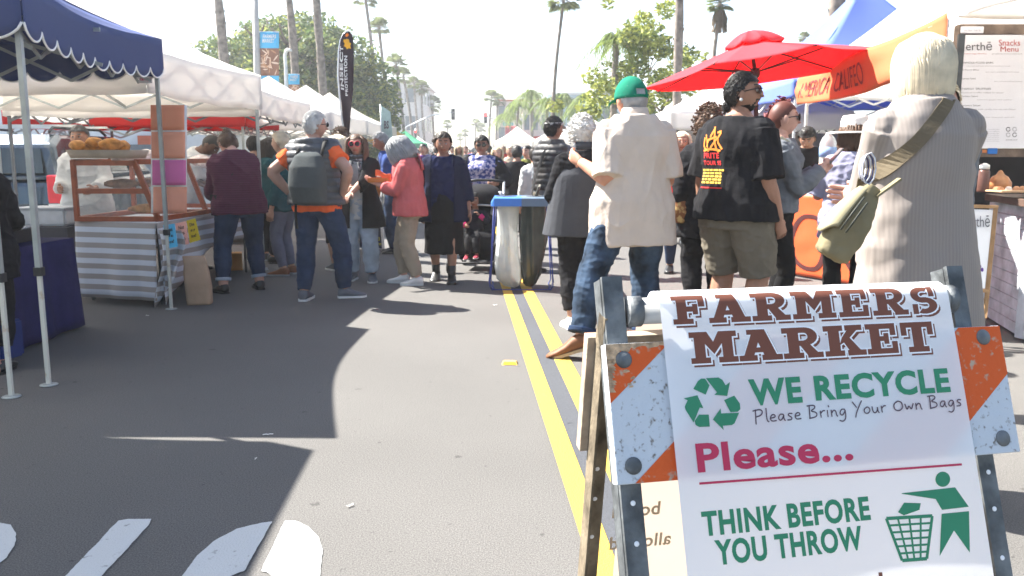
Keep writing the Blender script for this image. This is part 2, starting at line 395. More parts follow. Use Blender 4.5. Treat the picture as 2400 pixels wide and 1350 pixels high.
for f in (SM, SR):
    front = f is SM
    # legs: angle iron; white discs paint in sunlit ground seen through bolt holes
    for u0, u1, fl in ((-.294, -.265, -.294), (.25, .277, .25)):
        tp = .096 if front else .045
        mb = MB(); vb = -1.16 if front else -1.11; prism(mb, f, u0, vb, u1, tp, -.03, -.022); prism(mb, f, fl - .001, vb, fl + .003, tp - .002, -.058, -.030)
        L = mb.build('leg', m_galv if front else m_rust, sign)
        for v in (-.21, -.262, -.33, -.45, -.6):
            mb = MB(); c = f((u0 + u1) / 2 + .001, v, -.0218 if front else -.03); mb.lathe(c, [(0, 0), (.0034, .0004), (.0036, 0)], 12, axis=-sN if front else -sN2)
            mb.build('hole_light_disc', m_ink['white'], L)
    mb = MB(); prism(mb, f, -.305, -.184, .305, 0, -.02, 0, 0)
    bd = mb.build('board', [m_bord if front else m_wood], sign, bevel=.0015)
    mb = MB()
    rect = [(-.3045, -.1835), (.3045, -.1835), (.3045, -.0005), (-.3045, -.0005)]
    for lo, hi in ((.18, 9), (-.07, .055), (-.33, -.2)):
        p = clip(clip(rect, -.85, 1, lo), .85, -1, -hi)
        if front: poly2(mb, p, f, .0006)
        else: mb.add([f(u, v, -.0206) for u, v in p][::-1] if 0 else [f(u, v, .0006) for u, v in p], [tuple(range(len(p)))])
    mb.build('stripe', m_boro, bd)
    if front:
        for u, v in ((-.281, -.022), (-.281, -.161), (.274, -.016), (.279, -.163)):
            mb = MB(); mb.lathe(f(u, v, 0), [(.0115, 0), (.0115, .0012), (.009, .003), (.004, .0042), (0, .0044)], 20, axis=-sN); mb.build('bolt', m_galv, bd)
        # bare wood where the paint has peeled, top left corner
        mb = MB(); rnd = random.Random(4)
        top = []; x = -.3048
        while x < -.215:
            top.append((x, -.004 - .016 * rnd.random() * max(.25, (-.215 - x) / .09) - (.02 if x < -.285 else 0))); x += .004
        for a, b in zip(top, top[1:]):
            poly2(mb, [(a[0], -.0004), (a[0], a[1]), (b[0], b[1]), (b[0], -.0004)], f, .0009)
        y = -.02
        for i in range(14):
            wd = .006 + .012 * rnd.random() * (1 - i / 18); poly2(mb, [(-.3047, y), (-.3047, y - .003), (-.3047 + wd, y - .003), (-.3047 + wd * .8, y)], f, .0009); y -= .0032
        for i in range(9):
            u = -.29 + .03 * rnd.random() * (i % 3); v = -.03 - .03 * rnd.random(); u = u + .012 * rnd.random(); w_ = .004 + .006 * rnd.random()
            poly2(mb, [(u, v), (u + w_, v + .001), (u + w_ * .9, v + .0035), (u + w_ * .2, v + .003)], f, .001)
        mb.build('peeled_wood', mat('bare splintered wood', (.46, .32, .2), rough=.95, var=.45, scale=90, bump=.6, bscale=150), bd)
mb = MB(); c = lambda u: SM(u, .046, -.024)
mb.tube([c(-.262), c(.25)], .0185, 20); mb.build('cross_pipe', m_pipe, sign)
mb = MB(); mb.tube([c(-.262), c(-.243)], .0215, 20); mb.build('pipe_collar', m_galv, sign); mb = MB(); mb.tube([c(.236), c(.25)], .0215, 20); mb.build('pipe_collar', m_galv, sign)
mb = MB(); mb.grid(lambda a, b: BMp(-.224 + .448 * a, -.62 + .78 * b), 24, 120); ban = mb.build('banner', m_ban, sign)
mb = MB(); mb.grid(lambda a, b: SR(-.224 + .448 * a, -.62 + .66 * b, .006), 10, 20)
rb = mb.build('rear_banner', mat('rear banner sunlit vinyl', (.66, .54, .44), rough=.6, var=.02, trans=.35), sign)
mb = MB(); g_ = mat('ghost ink', (.42, .33, .23), rough=.7)
text_fit(mb, 'board', (-.235, -.325, -.155, -.30), lambda u, v, o: SR(u, v, .0055 - o - .001), 0, bold=.02, flip=True)
mb.build('show_through_text', g_, rb); mb = MB(); text_fit(mb, 'allowed', (-.235, -.385, -.13, -.36), lambda u, v, o: SR(u, v, .0055 - o - .001), 0, bold=.02, flip=True)
mb.build('show_through_text', g_, rb)
# --- slab letters
def arcp(cx, cy, rx, ry, a0, a1, n=12): return [(cx + rx * math.cos(R(a0 + (a1 - a0) * i / n)), cy + ry * math.sin(R(a0 + (a1 - a0) * i / n))) for i in range(n + 1)]
rc = lambda x0, y0, x1, y1: [(x0, y0), (x1, y0), (x1, y1), (x0, y1)]
def ring(cx, cy, rx, ry, ix, iy, a0, a1, n=12):
    o = arcp(cx, cy, rx, ry, a0, a1, n); i_ = arcp(cx, cy, ix, iy, a0, a1, n)
    return [[o[k], o[k + 1], i_[k + 1], i_[k]] for k in range(n)]
SLAB = {
 'F': [rc(0, 0, .62, .18), rc(.13, 0, .44, 1), rc(0, .82, 1, 1), rc(.8, .58, 1, 1), rc(.4, .42, .7, .6), rc(.62, .32, .78, .68)],
 'A': [[(.06, .1), (.32, .1), (.6, 1), (.36, 1)], [(.62, .1), (.94, .1), (.66, 1), (.34, 1)], rc(.2, .84, .62, 1), rc(.28, .26, .74, .42), rc(-.04, 0, .42, .18), rc(.54, 0, 1.06, .18)],
 'R': [rc(.12, 0, .42, 1), rc(-.02, .82, .6, 1), rc(-.02, 0, .52, .18), rc(.4, .4, .58, .57)] + ring(.56, .7, .36, .3, .1, .12, -90, 90) + [[(.42, .45), (.7, .45), (.94, .12), (.64, .05)], rc(.62, 0, 1.04, .18)],
 'M': [rc(.08, 0, .32, 1), rc(.7, 0, .94, 1), [(.1, 1), (.38, 1), (.58, .5), (.51, .28)], [(.92, 1), (.64, 1), (.44, .5), (.51, .28)], rc(-.02, .82, .36, 1), rc(.66, .82, 1.04, 1), rc(-.02, 0, .42, .18), rc(.6, 0, 1.04, .18)],
 'E': [rc(.13, 0, .44, 1), rc(0, .82, .95, 1), rc(.77, .6, .95, 1), rc(0, 0, .98, .18), rc(.8, 0, .98, .4), rc(.4, .42, .62, .58), rc(.56, .32, .72, .68)],
 'K': [rc(.1, 0, .4, 1), rc(-.02, .82, .5, 1), rc(-.02, 0, .5, .18), [(.38, .35), (.46, .6), (.66, .9), (.94, .9), (.6, .5)], [(.45, .55), (.66, .6), (.98, .1), (.66, .1)], rc(.56, .82, 1.02, 1), rc(.58, 0, 1.08, .18)],
 'T': [rc(0, .82, 1, 1), rc(0, .56, .18, 1), rc(.82, .56, 1, 1), rc(.34, 0, .66, 1), rc(.18, 0, .82, .18)],
 'S': ring(.5, .7, .46, .3, .18, .12, 60, 270) + ring(.5, .3, .48, .3, .18, .12, -120, 90) + [rc(.7, .62, .9, 1), rc(.06, 0, .26, .36), rc(.4, .4, .6, .6)]}
def grow(p, d, asp):
    # outward miter offset of a convex outline; asp = letter width / height so the border is even
    n = len(p); q = [(x * asp, y) for x, y in p]
    A = sum(q[i][0] * q[(i + 1) % n][1] - q[(i + 1) % n][0] * q[i][1] for i in range(n)); s = 1 if A > 0 else -1; out = []
    for i in range(n):
        a, b, c_ = q[i - 1], q[i], q[(i + 1) % n]
        e1 = V((b[0] - a[0], b[1] - a[1])); e2 = V((c_[0] - b[0], c_[1] - b[1]))
        if e1.length < 1e-6 or e2.length < 1e-6: out.append(p[i]); continue
        n1 = V((e1.y, -e1.x)).normalized() * s; n2 = V((e2.y, -e2.x)).normalized() * s; m_ = n1 + n2
        if m_.length < .2: m_ = n1
        m_ = m_ / max(m_.length_squared / 2, .35)
        out.append(((b[0] + m_.x * d) / asp, b[1] + m_.y * d))
    return out
def slabword(word, u0, v0, u1, v1, gap=.1):
    wd = {'M': 1.25, 'A': 1.12, 'K': 1.1, 'R': 1.08, 'S': .9, 'E': .95, 'F': .95, 'T': 1.0}
    tot = sum(wd[c] for c in word) + gap * (len(word) - 1); sc = (u1 - u0) / tot; h = v1 - v0
    L = [MB(), MB(), MB()]; x = u0; k = 0
    for ch in word:
        W = wd[ch] * sc; asp = W / h
        for p in SLAB[ch]:
            k += 1; e = (k % 9) * .000012
            for layer, (dx, dy, g_) in enumerate(((.0042, -.0042, .012), (0.0004, -.0002, .045), (0, 0, 0))):
                q = grow(p, g_, asp) if g_ else p
                pts = [(x + a * W + dx, v0 + b * h + dy) for a, b in q]
                for sp in slices(pts, .044, .075): L[layer].add([BMp(u, v, .0003 + layer * .00022 + e) for u, v in sp], [tuple(range(len(sp)))])
        x += W + gap * sc
    L[0].build('letter_shadow', m_ink['grey'] if 0 else m_ink['brown'], ban); L[1].build('letter_outline', m_ink['white'], ban)
    return L[2].build('letters_' + 'farmers' if word[0] == 'F' else 'letters_market', m_ink['brown'], ban)
slabword('FARMERS', -.207, .0215, .203, .062, .14)
slabword('MARKET', -.186, -.033, .187, .010, .12)
mb = MB()
text_fit(mb, 'WE', (-.108, -.094, -.030, -.058), BMp, .0006, bold=.04); mb.build('green_text', m_ink['green'], ban); mb = MB(); text_fit(mb, 'RECYCLE', (-.010, -.093, .201, -.058), BMp, .0006, bold=.04)
mb.build('green_text', m_ink['green'], ban); mb = MB(); text_fit(mb, 'THINK BEFORE', (-.197, -.2575, .049, -.2255), BMp, .0006, bold=.036); mb.build('green_text', m_ink['green'], ban); mb = MB(); text_fit(mb, 'YOU THROW', (-.183, -.295, .032, -.263), BMp, .0006, bold=.036)
mb.build('green_text', m_ink['green'], ban)
mb = MB(); text_fit(mb, 'Please...', (-.195, -.1765, .035, -.1385), BMp, .0006, bold=.030)
poly2(mb, [(-.195, -.1915), (.2, -.1955), (.2, -.1925), (-.195, -.1885)], BMp, .0006); mb.build('red_text', m_ink['red'], ban)
mb = MB(); text_fit(mb, 'until it lands', (-.12, -.352, .07, -.326), BMp, .0006, bold=.04); mb.build('brown_text', m_ink['brown'], ban)
# recycling arrows and the tidy-man symbol, traced on the banner plane
mb = MB(); q = lambda L: [s_uv(1560 + x / 2.7, 850 + y / 2.7) for x, y in L]
for L in ([(165, 168), (195, 118), (215, 103), (240, 103), (268, 145), (243, 204)],
          [(245, 100), (325, 96), (350, 110), (370, 145), (398, 125), (380, 212), (298, 205), (315, 190)],
          [(360, 238), (425, 210), (460, 260), (463, 295), (445, 312), (400, 314)],
          [(455, 318), (425, 385), (410, 395), (350, 400), (357, 428), (288, 360), (338, 290), (340, 322)],
          [(200, 330), (262, 330), (268, 405), (200, 408), (178, 395), (172, 370)],
          [(103, 228), (190, 208), (228, 290), (205, 285), (165, 380), (115, 300), (110, 280), (128, 240)]):
    poly2(mb, [(u, v) for u, v in q(L)], BMp, .0006)
mb.build('recycling_symbol', m_ink['green'], ban); mb = MB()
for L in ([(1480, 825), (1812, 788), (1898, 910), (1732, 930), (1692, 862), (1480, 829)], [(1730, 955), (1900, 938), (1908, 1200), (1808, 1060), (1720, 1222)],
          [(1495, 885), (1600, 888), (1592, 930), (1495, 965), (1458, 945)]):
    pts = q(L)
    if len(L) == 5 and L[0][0] == 1730: poly2(mb, [pts[0], pts[1], pts[2], pts[3]], BMp, .0006); poly2(mb, [pts[0], pts[3], pts[4]], BMp, .0006)
    else: poly2(mb, pts, BMp, .0006)
poly2(mb, q([(1735 + 46 * math.cos(t * .3142), 737 + 48 * math.sin(t * .3142)) for t in range(20)]), BMp, .0006)
TLb, TRb, BLb, BRb = (1385, 985), (1672, 968), (1485, 1250), (1640, 1238)
def bk(a, b): return (TLb[0] * (1 - a) * (1 - b) + TRb[0] * a * (1 - b) + BLb[0] * (1 - a) * b + BRb[0] * a * b, TLb[1] * (1 - a) * (1 - b) + TRb[1] * a * (1 - b) + BLb[1] * (1 - a) * b + BRb[1] * a * b)
for i in range(5): stroke2(mb, q([bk(i / 4, 0), bk(i / 4, 1)]), .0042 if i in (0, 4) else .003, BMp, .0006 + i * .00001)
for i in range(7): stroke2(mb, q([bk(0, i / 6), bk(1, i / 6)]), .0045 if i in (0, 6) else .0028, BMp, .0007 + i * .00001)
mb.build('litter_symbol', m_ink['green'], ban)
HW = {'P': ([[(.1, -.1), (.16, .95)], [(-.02, .85), (.45, .95), (.6, .75), (.45, .5), (.15, .42)]], .66), 'l': ([[(.15, 1), (.12, .1), (.25, 0)]], .26),
 'e': ([[(.08, .25), (.4, .3), (.38, .48), (.2, .5), (.06, .25), (.15, .02), (.45, .06)]], .5), 'a': ([[(.42, .45), (.2, .5), (.05, .2), (.2, 0), (.4, .3), (.42, .48), (.4, .1), (.5, 0)]], .56),
 's': ([[(.4, .46), (.2, .5), (.1, .36), (.35, .2), (.3, .02), (.05, .03)]], .46), 'B': ([[(.1, .0), (.14, .95)], [(-.02, .9), (.45, .95), (.5, .72), (.15, .52), (.55, .42), (.55, .1), (.05, 0)]], .68),
 'r': ([[(.1, .5), (.12, 0)], [(.12, .3), (.25, .48), (.4, .48)]], .42), 'i': ([[(.12, .5), (.12, 0)], [(.2, .85), (.24, .7)]], .26), 'n': ([[(.1, .5), (.1, 0)], [(.1, .25), (.25, .48), (.38, .4), (.4, .05), (.48, 0)]], .54),
 'g': ([[(.42, .45), (.2, .5), (.05, .2), (.2, 0), (.4, .3), (.42, .48), (.42, -.2), (.2, -.42), (0, -.3)]], .54), 'Y': ([[(0, .95), (.25, .5)], [(.6, 1), (.2, .2), (.1, -.2)]], .6),
 'o': ([[(.3, .5), (.08, .35), (.08, .1), (.28, 0), (.45, .2), (.42, .42), (.3, .5)]], .52), 'u': ([[(.08, .5), (.1, .1), (.25, 0), (.4, .2), (.42, .5), (.42, .1), (.5, 0)]], .56),
 'O': ([[(.4, .75), (.1, .55), (.1, .15), (.4, 0), (.68, .25), (.62, .65), (.4, .75)]], .76), 'w': ([[(.05, .5), (.15, 0), (.3, .4), (.42, 0), (.6, .5)]], .66), ' ': ([], .38)}
mb = MB(); s = 'Please Bring Your Own Bags'; tot = sum(HW[c][1] for c in s); x = -.106; k = .322 / tot; e = 0
for ch in s:
    for st in HW[ch][0]:
        e += .00002; stroke2(mb, [(x + a * k, -.117 + (x + .106) * .012 + b * .0165 * 1.15) for a, b in st], .0017, BMp, .0006 + e, smooth=2)
    x += HW[ch][1] * k
mb.build('handwritten_text', m_ink['grey'], ban)
# ================================================================ CANOPY TENTS
m_pole = mat('white enamelled tent steel', (.6, .61, .6), rough=.45, var=.1, metal=.1, spec=.5)
m_poleg = mat('grey tent steel', (.3, .33, .33), rough=.45, var=.15, metal=.4, spec=.5)
m_poled = mat('dark tent steel', (.12, .13, .14), rough=.5, var=.2, metal=.3)
m_plast = mat('black plastic', (.02, .02, .022), rough=.5, var=.1)
def cloth(name, c, tr, tcol=None): return mat('canopy ' + name, c, rough=.8, var=.03, scale=1.2, bump=.08, bscale=4, trans=tr, spec=.15, tcol=tcol)
c_white = cloth('white', (.88, .88, .89), .64, (.96, .93, .88)); c_cream = cloth('cream', (.72, .68, .6), .35); c_blue = cloth('navy blue', (.045, .066, .17), .05)
c_blue2 = cloth('bright blue', (.17, .25, .62), .35); c_red = cloth('red', (.62, .03, .03), .5); c_green = cloth('green', (.06, .4, .2), .4)
c_orng = cloth('orange', (.66, .20, .09), .35)
m_trim = mat('white trim', (.8, .8, .78), rough=.8)
def tent(name, cs, eave, peak, val, m, mp, label, scallop=0, sag=.10, truss=True, legs=(0, 1, 2, 3), foot=True, group='canopy tents along the street', vmats=None, kink=.0, noval=(), bow=0):
    cs = [V((x, y, 0)) for x, y in cs]; cen = sum(cs, V()) / 4
    t = thing(name, (cs[0].x, cs[0].y, 0), 0, label, 'canopy tent', group)
    out = [(c - cen).normalized() for c in cs]; top = cen + V((0, 0, peak))
    E = [c + o * .06 + V((0, 0, eave)) for c, o in zip(cs, out)]
    mb = MB()
    for i in range(4):
        a, b = E[i], E[(i + 1) % 4]
        def fn(s, q, a=a, b=b, i=i):
            dpt = 4 * s * (1 - s); base = a.lerp(b, s); base = base + V((cen.x - base.x, cen.y - base.y, 0)).normalized() * bow * dpt
            p = base.lerp(top, q ** 1.08); p.z -= dpt * sag * (1 - q) * (.25 + 1.3 * q)
            p.z -= .12 * math.sin(math.pi * q) * (1 if kink == 0 else kink)
            p.z += .012 * nz(p, 2.2, i)
            return p
        mb.grid(fn, 16, 12)
    roof = mb.build('canopy', m, t, solid=.003)
    for i in range(4):
        if i in noval: continue
        a, b = E[i], E[(i + 1) % 4]; n = out[i] + out[(i + 1) % 4]; n.z = 0; n.normalize(); L = (b - a).length; vm = (vmats or {}).get(i, m)
        def low(s):
            if not scallop: return val + .008 * math.sin(s * 19)
            ns = round(L / .26); ph = (s * ns) % 1; return val - .075 * (1 - abs(math.sin(math.pi * ph)) ** .6)
        def fv(s, q, o=.0):
            p = a.lerp(b, s); p = p + V((cen.x - p.x, cen.y - p.y, 0)).normalized() * bow * 4 * s * (1 - s); p.z -= 4 * s * (1 - s) * sag * .25; p = p + n * (.004 + .012 * q * nz(p * 1.0, 3.3, i) + o)
            p.z -= q * low(s) - .004; return p
        mb = MB(); mb.grid(fv, 60 if scallop else 20, 5); va = mb.build('valance', vm, t, solid=.003)
        if scallop:
            mb = MB(); mb.tube([fv(k / 120, 1, .0) for k in range(121)], .007, 6); mb.build('trim', m_trim, va)
    for i in legs:
        c = cs[i]; w_ = .030
        mb = MB(); mb.bar(c + V((0, 0, .66)), c + V((0, 0, eave - .02)), w_); lg = mb.build('leg', mp, t)
        mb = MB(); mb.bar(c + V((0, 0, .012)), c + V((0, 0, .72)), w_ * .74); mb.build('lower_leg', m_rustpole if foot == 2 else mp, lg)
        mb = MB(); mb.box(c + V((0, 0, .68)), (.045, .045, .05)); mb.build('collar', m_plast, lg)
        mb = MB(); mb.lathe(c, [(.05, .002), (.05, .007), (.02, .012), (0, .012)], 12); mb.build('foot_plate', m_poleg, lg)
    if truss:
        for i in range(4):
            if i in noval: continue
            a, b = cs[i], cs[(i + 1) % 4]; z1, z0 = eave - .06, eave - .36; mb = MB(); N = 4
            inn = (cen - (a + b) / 2).normalized() * (.02 + bow * 1.5)
            for k in range(N):
                p, q = a.lerp(b, k / N), a.lerp(b, (k + 1) / N)
                e = (k % 2 == 0)
                mb.bar(p + V((0, 0, z1 if e else z0)) + inn, q + V((0, 0, z0 if e else z1)) + inn, .012, .024)
                mb.bar(p + V((0, 0, z0 if e else z1)) + inn * (1.0 if bow else -.2) + V((0, 0, .002)), q + V((0, 0, z1 if e else z0)) + inn * (1.0 if bow else -.2) + V((0, 0, .002)), .012, .024)
            mb.build('scissor_truss', mp, t)
        hub = cen + V((0, 0, eave - .1)); mb = MB()
        for i in range(4):
            m_ = (cs[i] + cs[(i + 1) % 4]) / 2
            mb.bar(m_ + V((0, 0, eave - .1)), hub, .014, .026); mb.bar(m_ + V((0, 0, eave - .34)), hub + V((0, 0, .12)), .014, .026)
        mb.bar(hub - V((0, 0, .1)), top - V((0, 0, .03)), .03); mb.build('peak_frame', mp, t)
        mb = MB(); mb.box(hub, (.09, .09, .1)); mb.build('hub', m_plast, t)
    return t
m_rustpole = mat('rust streaked tent steel', (.5, .5, .45), rough=.6, col2=(.33, .2, .1), scale=9, thresh=.62)
tA = tent('canopy_tent', [(-2.816, 4.65), (-2.64, 2.2), (-5.2, 2.05), (-5.35, 4.78)], 2.32, 3.05, .3, c_white, m_poleg, 'nearest tent at the left edge, only its rust streaked pole in front of the others', foot=2)
tB = tent('canopy_tent', [(-3.005, 7.41), (-2.74, 4.90), (-5.35, 4.68), (-5.55, 7.2)], 2.31, 3.12, .32, c_blue, m_poleg, 'navy blue tent with white trimmed scalloped valance at upper left', scallop=1, foot=2, sag=.2, bow=.09)
tC = tent('canopy_tent', [(-2.93, 10.0), (-3.16, 7.49), (-6.1, 7.30), (-6.0, 10.1)], 2.24, 3.25, .38, c_white, m_poleg, 'large white tent right behind the navy blue tent, roof rising steeply', legs=(0, 2, 3))
tD = tent('canopy_tent', [(-3.03, 12.85), (-2.97, 10.12), (-5.9, 10.2), (-6.0, 13)], 2.09, 2.8, .3, c_white, m_poled, 'white tent beside the backpack man, third along the left')
tE = tent('canopy_tent', [(-3.02, 17.7), (-3.05, 14.6), (-5.9, 14.6), (-6, 17.7)], 2.05, 2.78, .3, c_white, m_poleg, 'white peaked tent behind the lowest edge of the bread banner')
tF = tent('canopy_tent', [(-3.1, 21.0), (-3.05, 18.1), (-6.1, 18.1), (-6.2, 21)], 2.05, 2.88, .3, c_white, m_poleg, 'white peaked tent left of the black feather flag')
tG = tent('canopy_tent', [(-3.3, 24.4), (-3.2, 21.5), (-6.3, 21.5), (-6.4, 24.4)], 2.1, 2.96, .3, c_cream, m_poleg, 'white tent meeting the black feather flag, smallest peak of the left row')
# back walls and the red canopy seen under the white tents
tent('canopy_tent', [(-3.9, 14.3), (-3.85, 12.4), (-7.2, 12.4), (-7.3, 14.3)], 1.98, 2.5, .24, c_red, m_poleg, 'red canopy tent showing below the white tents', sag=.05)
tent('canopy_tent', [(-3.6, 28.5), (-3.4, 25.8), (-6.3, 25.8), (-6.4, 28.5)], 2.0, 2.7, .25, cloth('amber', (.75, .5, .16), .3), m_poleg, 'tent with an amber valance above the grey haired woman', sag=.05)
# far left row
c_far = [(-6.8, 66, 'green', c_green, 3.2, 'green peaked tent far down the left side of the street'), (-6.2, 48, 'white', c_white, 3.0, 'small white tent in front of the green one, far left row'), (-7.9, 84, 'white', c_white, 3.1, 'tiny white tent beyond the green tent on the left')]
for x, y, k, m, w_, lab in c_far:
    tent('canopy_tent', [(x, y + w_), (x, y), (x - w_, y), (x - w_, y + w_)], 2.2, 3.25, .35, m, m_poleg, lab, truss=False, group='far tents')
for i, (x, y, m, lab) in enumerate([(-1.2, 56, c_white, 'leftmost white tent of the far right row'), (1.2, 51, c_white, 'white tent under the red street banners, far right row'), (2.1, 40, c_white, 'white tent just left of the visor man'), (-1.6, 75, c_blue2, 'pale tent farthest down the right side'), (3.6, 28, c_green, 'white and green tent behind the phone of the visor man')]):
    tent('canopy_tent', [(x, y), (x, y + 3), (x + 3.1, y + 3), (x + 3.1, y)], 2.15 if y > 30 else 1.9, 3.2 if y > 30 else 2.5, .3, m, m_poleg, lab, truss=False, group='far tents')
# right hand tents
tH = tent('canopy_tent', [(3.52, 10.4), (6.8, 10.7), (6.5, 6.1), (3.02, 6.15)], 2.3, 3.9, .3, c_white, m_pole, 'white tent carrying the orange banner on the right', sag=.08, noval=(2,))
tI = tent('canopy_tent', [(3.9, 12.0), (7.0, 12.2), (6.9, 15.3), (3.85, 15.2)], 2.36, 3.95, .24, c_blue2, m_pole, 'blue peaked tent behind the orange banner', sag=.1)
tJ = tent('canopy_tent', [(2.62, 14.2), (5.6, 14.4), (5.5, 17.4), (2.6, 17.3)], 2.05, 2.95, .3, c_white, m_poled, 'white tent behind the red umbrella with grey side wall', sag=.08)
mb = MB(); mb.grid(lambda a, b: V((2.7 + 3.0 * a, 17.2 + .2 * a + .02 * math.sin(30 * a), .02 + 1.95 * b)), 30, 4); mb.build('side_wall', mat('grey tent wall', (.12, .115, .12), rough=.9), tJ, solid=.004)
tent('canopy_tent', [(4.6, 19.5), (7.8, 19.5), (7.8, 22.7), (4.6, 22.7)], 2.0, 2.9, .3, c_cream, m_poleg, 'cream tent seen beneath the blue tent', sag=.08)
mb = MB(); mb.grid(lambda a, b: V((4.3 + 4.4 * a, 16.2 + .02 * math.sin(40 * a), .02 + 1.75 * b)), 20, 4); tag(mb.build('fabric_screen', mat('brown screen', (.1, .085, .08), rough=.9), loc=(4.3, 16.2, 0), solid=.004), 'dark grey fabric screen behind the server', 'screen')
tK = tent('canopy_tent', [(3.2, 6.2), (6.9, 6.25), (6.9, 2.9), (3.06, 2.9)], 2.60, 3.8, .30, c_white, m_pole, 'white tent roof over the menu booth at upper right', sag=.06, truss=False, legs=(1, 2))
# ---- tag on the navy tent
mb = MB(); mb.box(P(341, 187, 7.35), (.11, .004, .055)); o = mb.build('maker_tag', mat('tag white', (.5, .5, .52), rough=.7), tB)
mb = MB(); text_fit(mb, 'canopy', (-.045, -.015, .045, .015), lambda u, v, q: P(341, 187, 7.345) + V((u, -q, v)), .002, bold=.03); mb.build('tag_print', m_ink['red'], o)
# ---- orange banner on the right tent
B0 = V((3.44, 10.32, 2.18)); B1 = V((3.0, 6.02, 2.25))
def obn(u, v, off=0):
    p = B0.lerp(B1, u); s = math.sin(math.pi * u)
    zt = 2.24 + .06 * u; zb = 1.93 + (.02) * u - .03 * s
    p.z = zb + (zt - zb) * v - .02 * s; p.x += -.06 - .05 * math.sin(u * 9 + v * 3) * .6 - .02 * nz(V((u * 5, v * 2, 0)), 1.5) - off
    return p
mb = MB(); mb.grid(obn, 60, 10); ob = mb.build('orange_banner', c_orng, loc=B0, solid=.002); tag(ob, 'orange vinyl banner strung along the right white tent', 'banner')
mb = MB(); text_fit(mb, 'AMERICA  CALIFEO', (.04, .22, .60, .74), obn, .006, bold=.0, shear=.2); mb.build('lettering', mat('dark red ink', (.14, .02, .02), rough=.7), ob)
# ---- red umbrella
UC = V((2.36, 8.1, 2.2)); hexp = [V((1.17, 7.75, 1.93)), V((1.62, 7.05, 2.07)), V((2.42, 7.0, 2.21)), V((3.45, 7.85, 2.29)), V((3.36, 9.0, 2.2)), V((2.2, 9.1, 2.03)), V((1.45, 8.7, 1.97))]
UP = P(1757, 96, 8.05)
umb = thing('market_umbrella', (2.36, 8.1, 0), 0, 'big tilted red market umbrella behind the man in the black T-shirt', 'umbrella')
m_umb = cloth('umbrella red', (.78, .12, .15), .6, (.95, .02, .04)); m_uf = mat('umbrella frame', (.035, .018, .02), rough=.5)
n = len(hexp)
mb = MB()
for i in range(n):
    a, b = hexp[i], hexp[(i + 1) % n]
    def fn(s, q, a=a, b=b):
        e = a.lerp(b, s); p = e.lerp(UP, q); dpt = 4 * s * (1 - s); p = p + (UP - e) * (dpt * .055 * (1 - q)); p.z -= .05 * dpt * (1 - q) * .6; return p
    mb.grid(fn, 8, 10)
mb.build('canopy', m_umb, umb, solid=.002)
mb = MB()
for i in range(n):
    a, b = UP + (hexp[i] - UP) * .24 + V((0, 0, .04)), UP + (hexp[(i + 1) % n] - UP) * .24 + V((0, 0, .04))
    mb.grid(lambda s, q, a=a, b=b: a.lerp(b, s).lerp(UP + V((0, 0, .09)), q) - V((0, 0, .03 * math.sin(math.pi * s) * (1 - q) - .03 * math.sin(math.pi * q))), 6, 5)
mb.build('vent_cap', m_umb, umb, solid=.002)
hub = P(1770, 170, 8.05)
for i in range(n):
    mb = MB(); e = hexp[i]; mb.tube([UP - V((0, 0, .03)), UP.lerp(e, .5) - V((0, 0, .018)), e - V((0, 0, .004))], .009, 6); mb.build('rib', m_uf, umb)
    mb = MB(); mb.tube([hub, UP.lerp(e, .52) - V((0, 0, .02))], .008, 6); mb.build('strut', m_uf, umb)
mb = MB(); mb.tube([UP + V((0, 0, .05)), hub, P(1772, 250, 8.05), (2.36, 8.1, .03)], [.012, .022, .022, .022], 12); mb.build('pole', m_uf, umb)
mb = MB(); mb.lathe(hub - V((0, 0, .05)), [(.03, 0), (.045, .02), (.045, .07), (.03, .09)], 12); mb.build('hub', m_uf, umb)
mb = MB(); mb.lathe((2.36, 8.1, 0), [(.26, 0), (.26, .04), (.22, .06), (.04, .08), (.035, .2), (0, .2)], 20); mb.build('base', m_plast, umb)
# ================================================================ TREES
def leafmat(name, c, tr=.35): 
    return mat('leaf ' + name, c, rough=.6, var=.45, scale=1.3, trans=tr, spec=.25)
m_bark = mat('palm bark', (.2, .17, .145), rough=.95, var=.45, scale=6, bump=.8, bscale=9); m_bark2 = mat('bark', (.13, .1, .08), rough=.95, var=.3, scale=5, bump=.6, bscale=10)
def leaf_cloud(mb, blobs, n, sz, rnd, density=None):
    tot = sum(b[1] ** 2 for b in blobs)
    for c, r, sq in blobs:
        for _ in range(int(n * r * r / tot)):
            d = V((rnd.gauss(0, 1), rnd.gauss(0, 1), rnd.gauss(0, 1))).normalized()
            rr = r * (rnd.random() ** .28) * (1 + .16 * nz(d * 2 + c, 1.1))
            p = V(c) + V((d.x * rr, d.y * rr, d.z * rr * sq))
            a = V((rnd.gauss(0, 1), rnd.gauss(0, 1), rnd.gauss(0, .6))).normalized(); b = a.cross(V((rnd.gauss(0, 1), rnd.gauss(0, 1), rnd.gauss(0, 1)))).normalized()
            s = sz * rnd.uniform(.6, 1.5)
            mb.add([p - a * s, p - b * s * .45, p + a * s, p + b * s * .45], [(0, 1, 2, 3)], 0 if rnd.random() < .7 else 1)
def branch(mb, p, d, L, r, depth, rnd, tips):
    pts = [p]; q = V(p)
    for i in range(4):
        d = (d + V((rnd.gauss(0, .13), rnd.gauss(0, .13), rnd.gauss(.02, .08)))).normalized(); q = q + d * L / 4; pts.append(q)
    mb.tube(pts, [r * (1 - .12 * i) for i in range(5)], 6)
    if depth == 0: tips.append(q); return
    for k in range(3):
        branch(mb, q, (d + V((rnd.gauss(0, .55), rnd.gauss(0, .55), rnd.gauss(.1, .3)))).normalized(), L * .68, r * .52, depth - 1, rnd, tips)
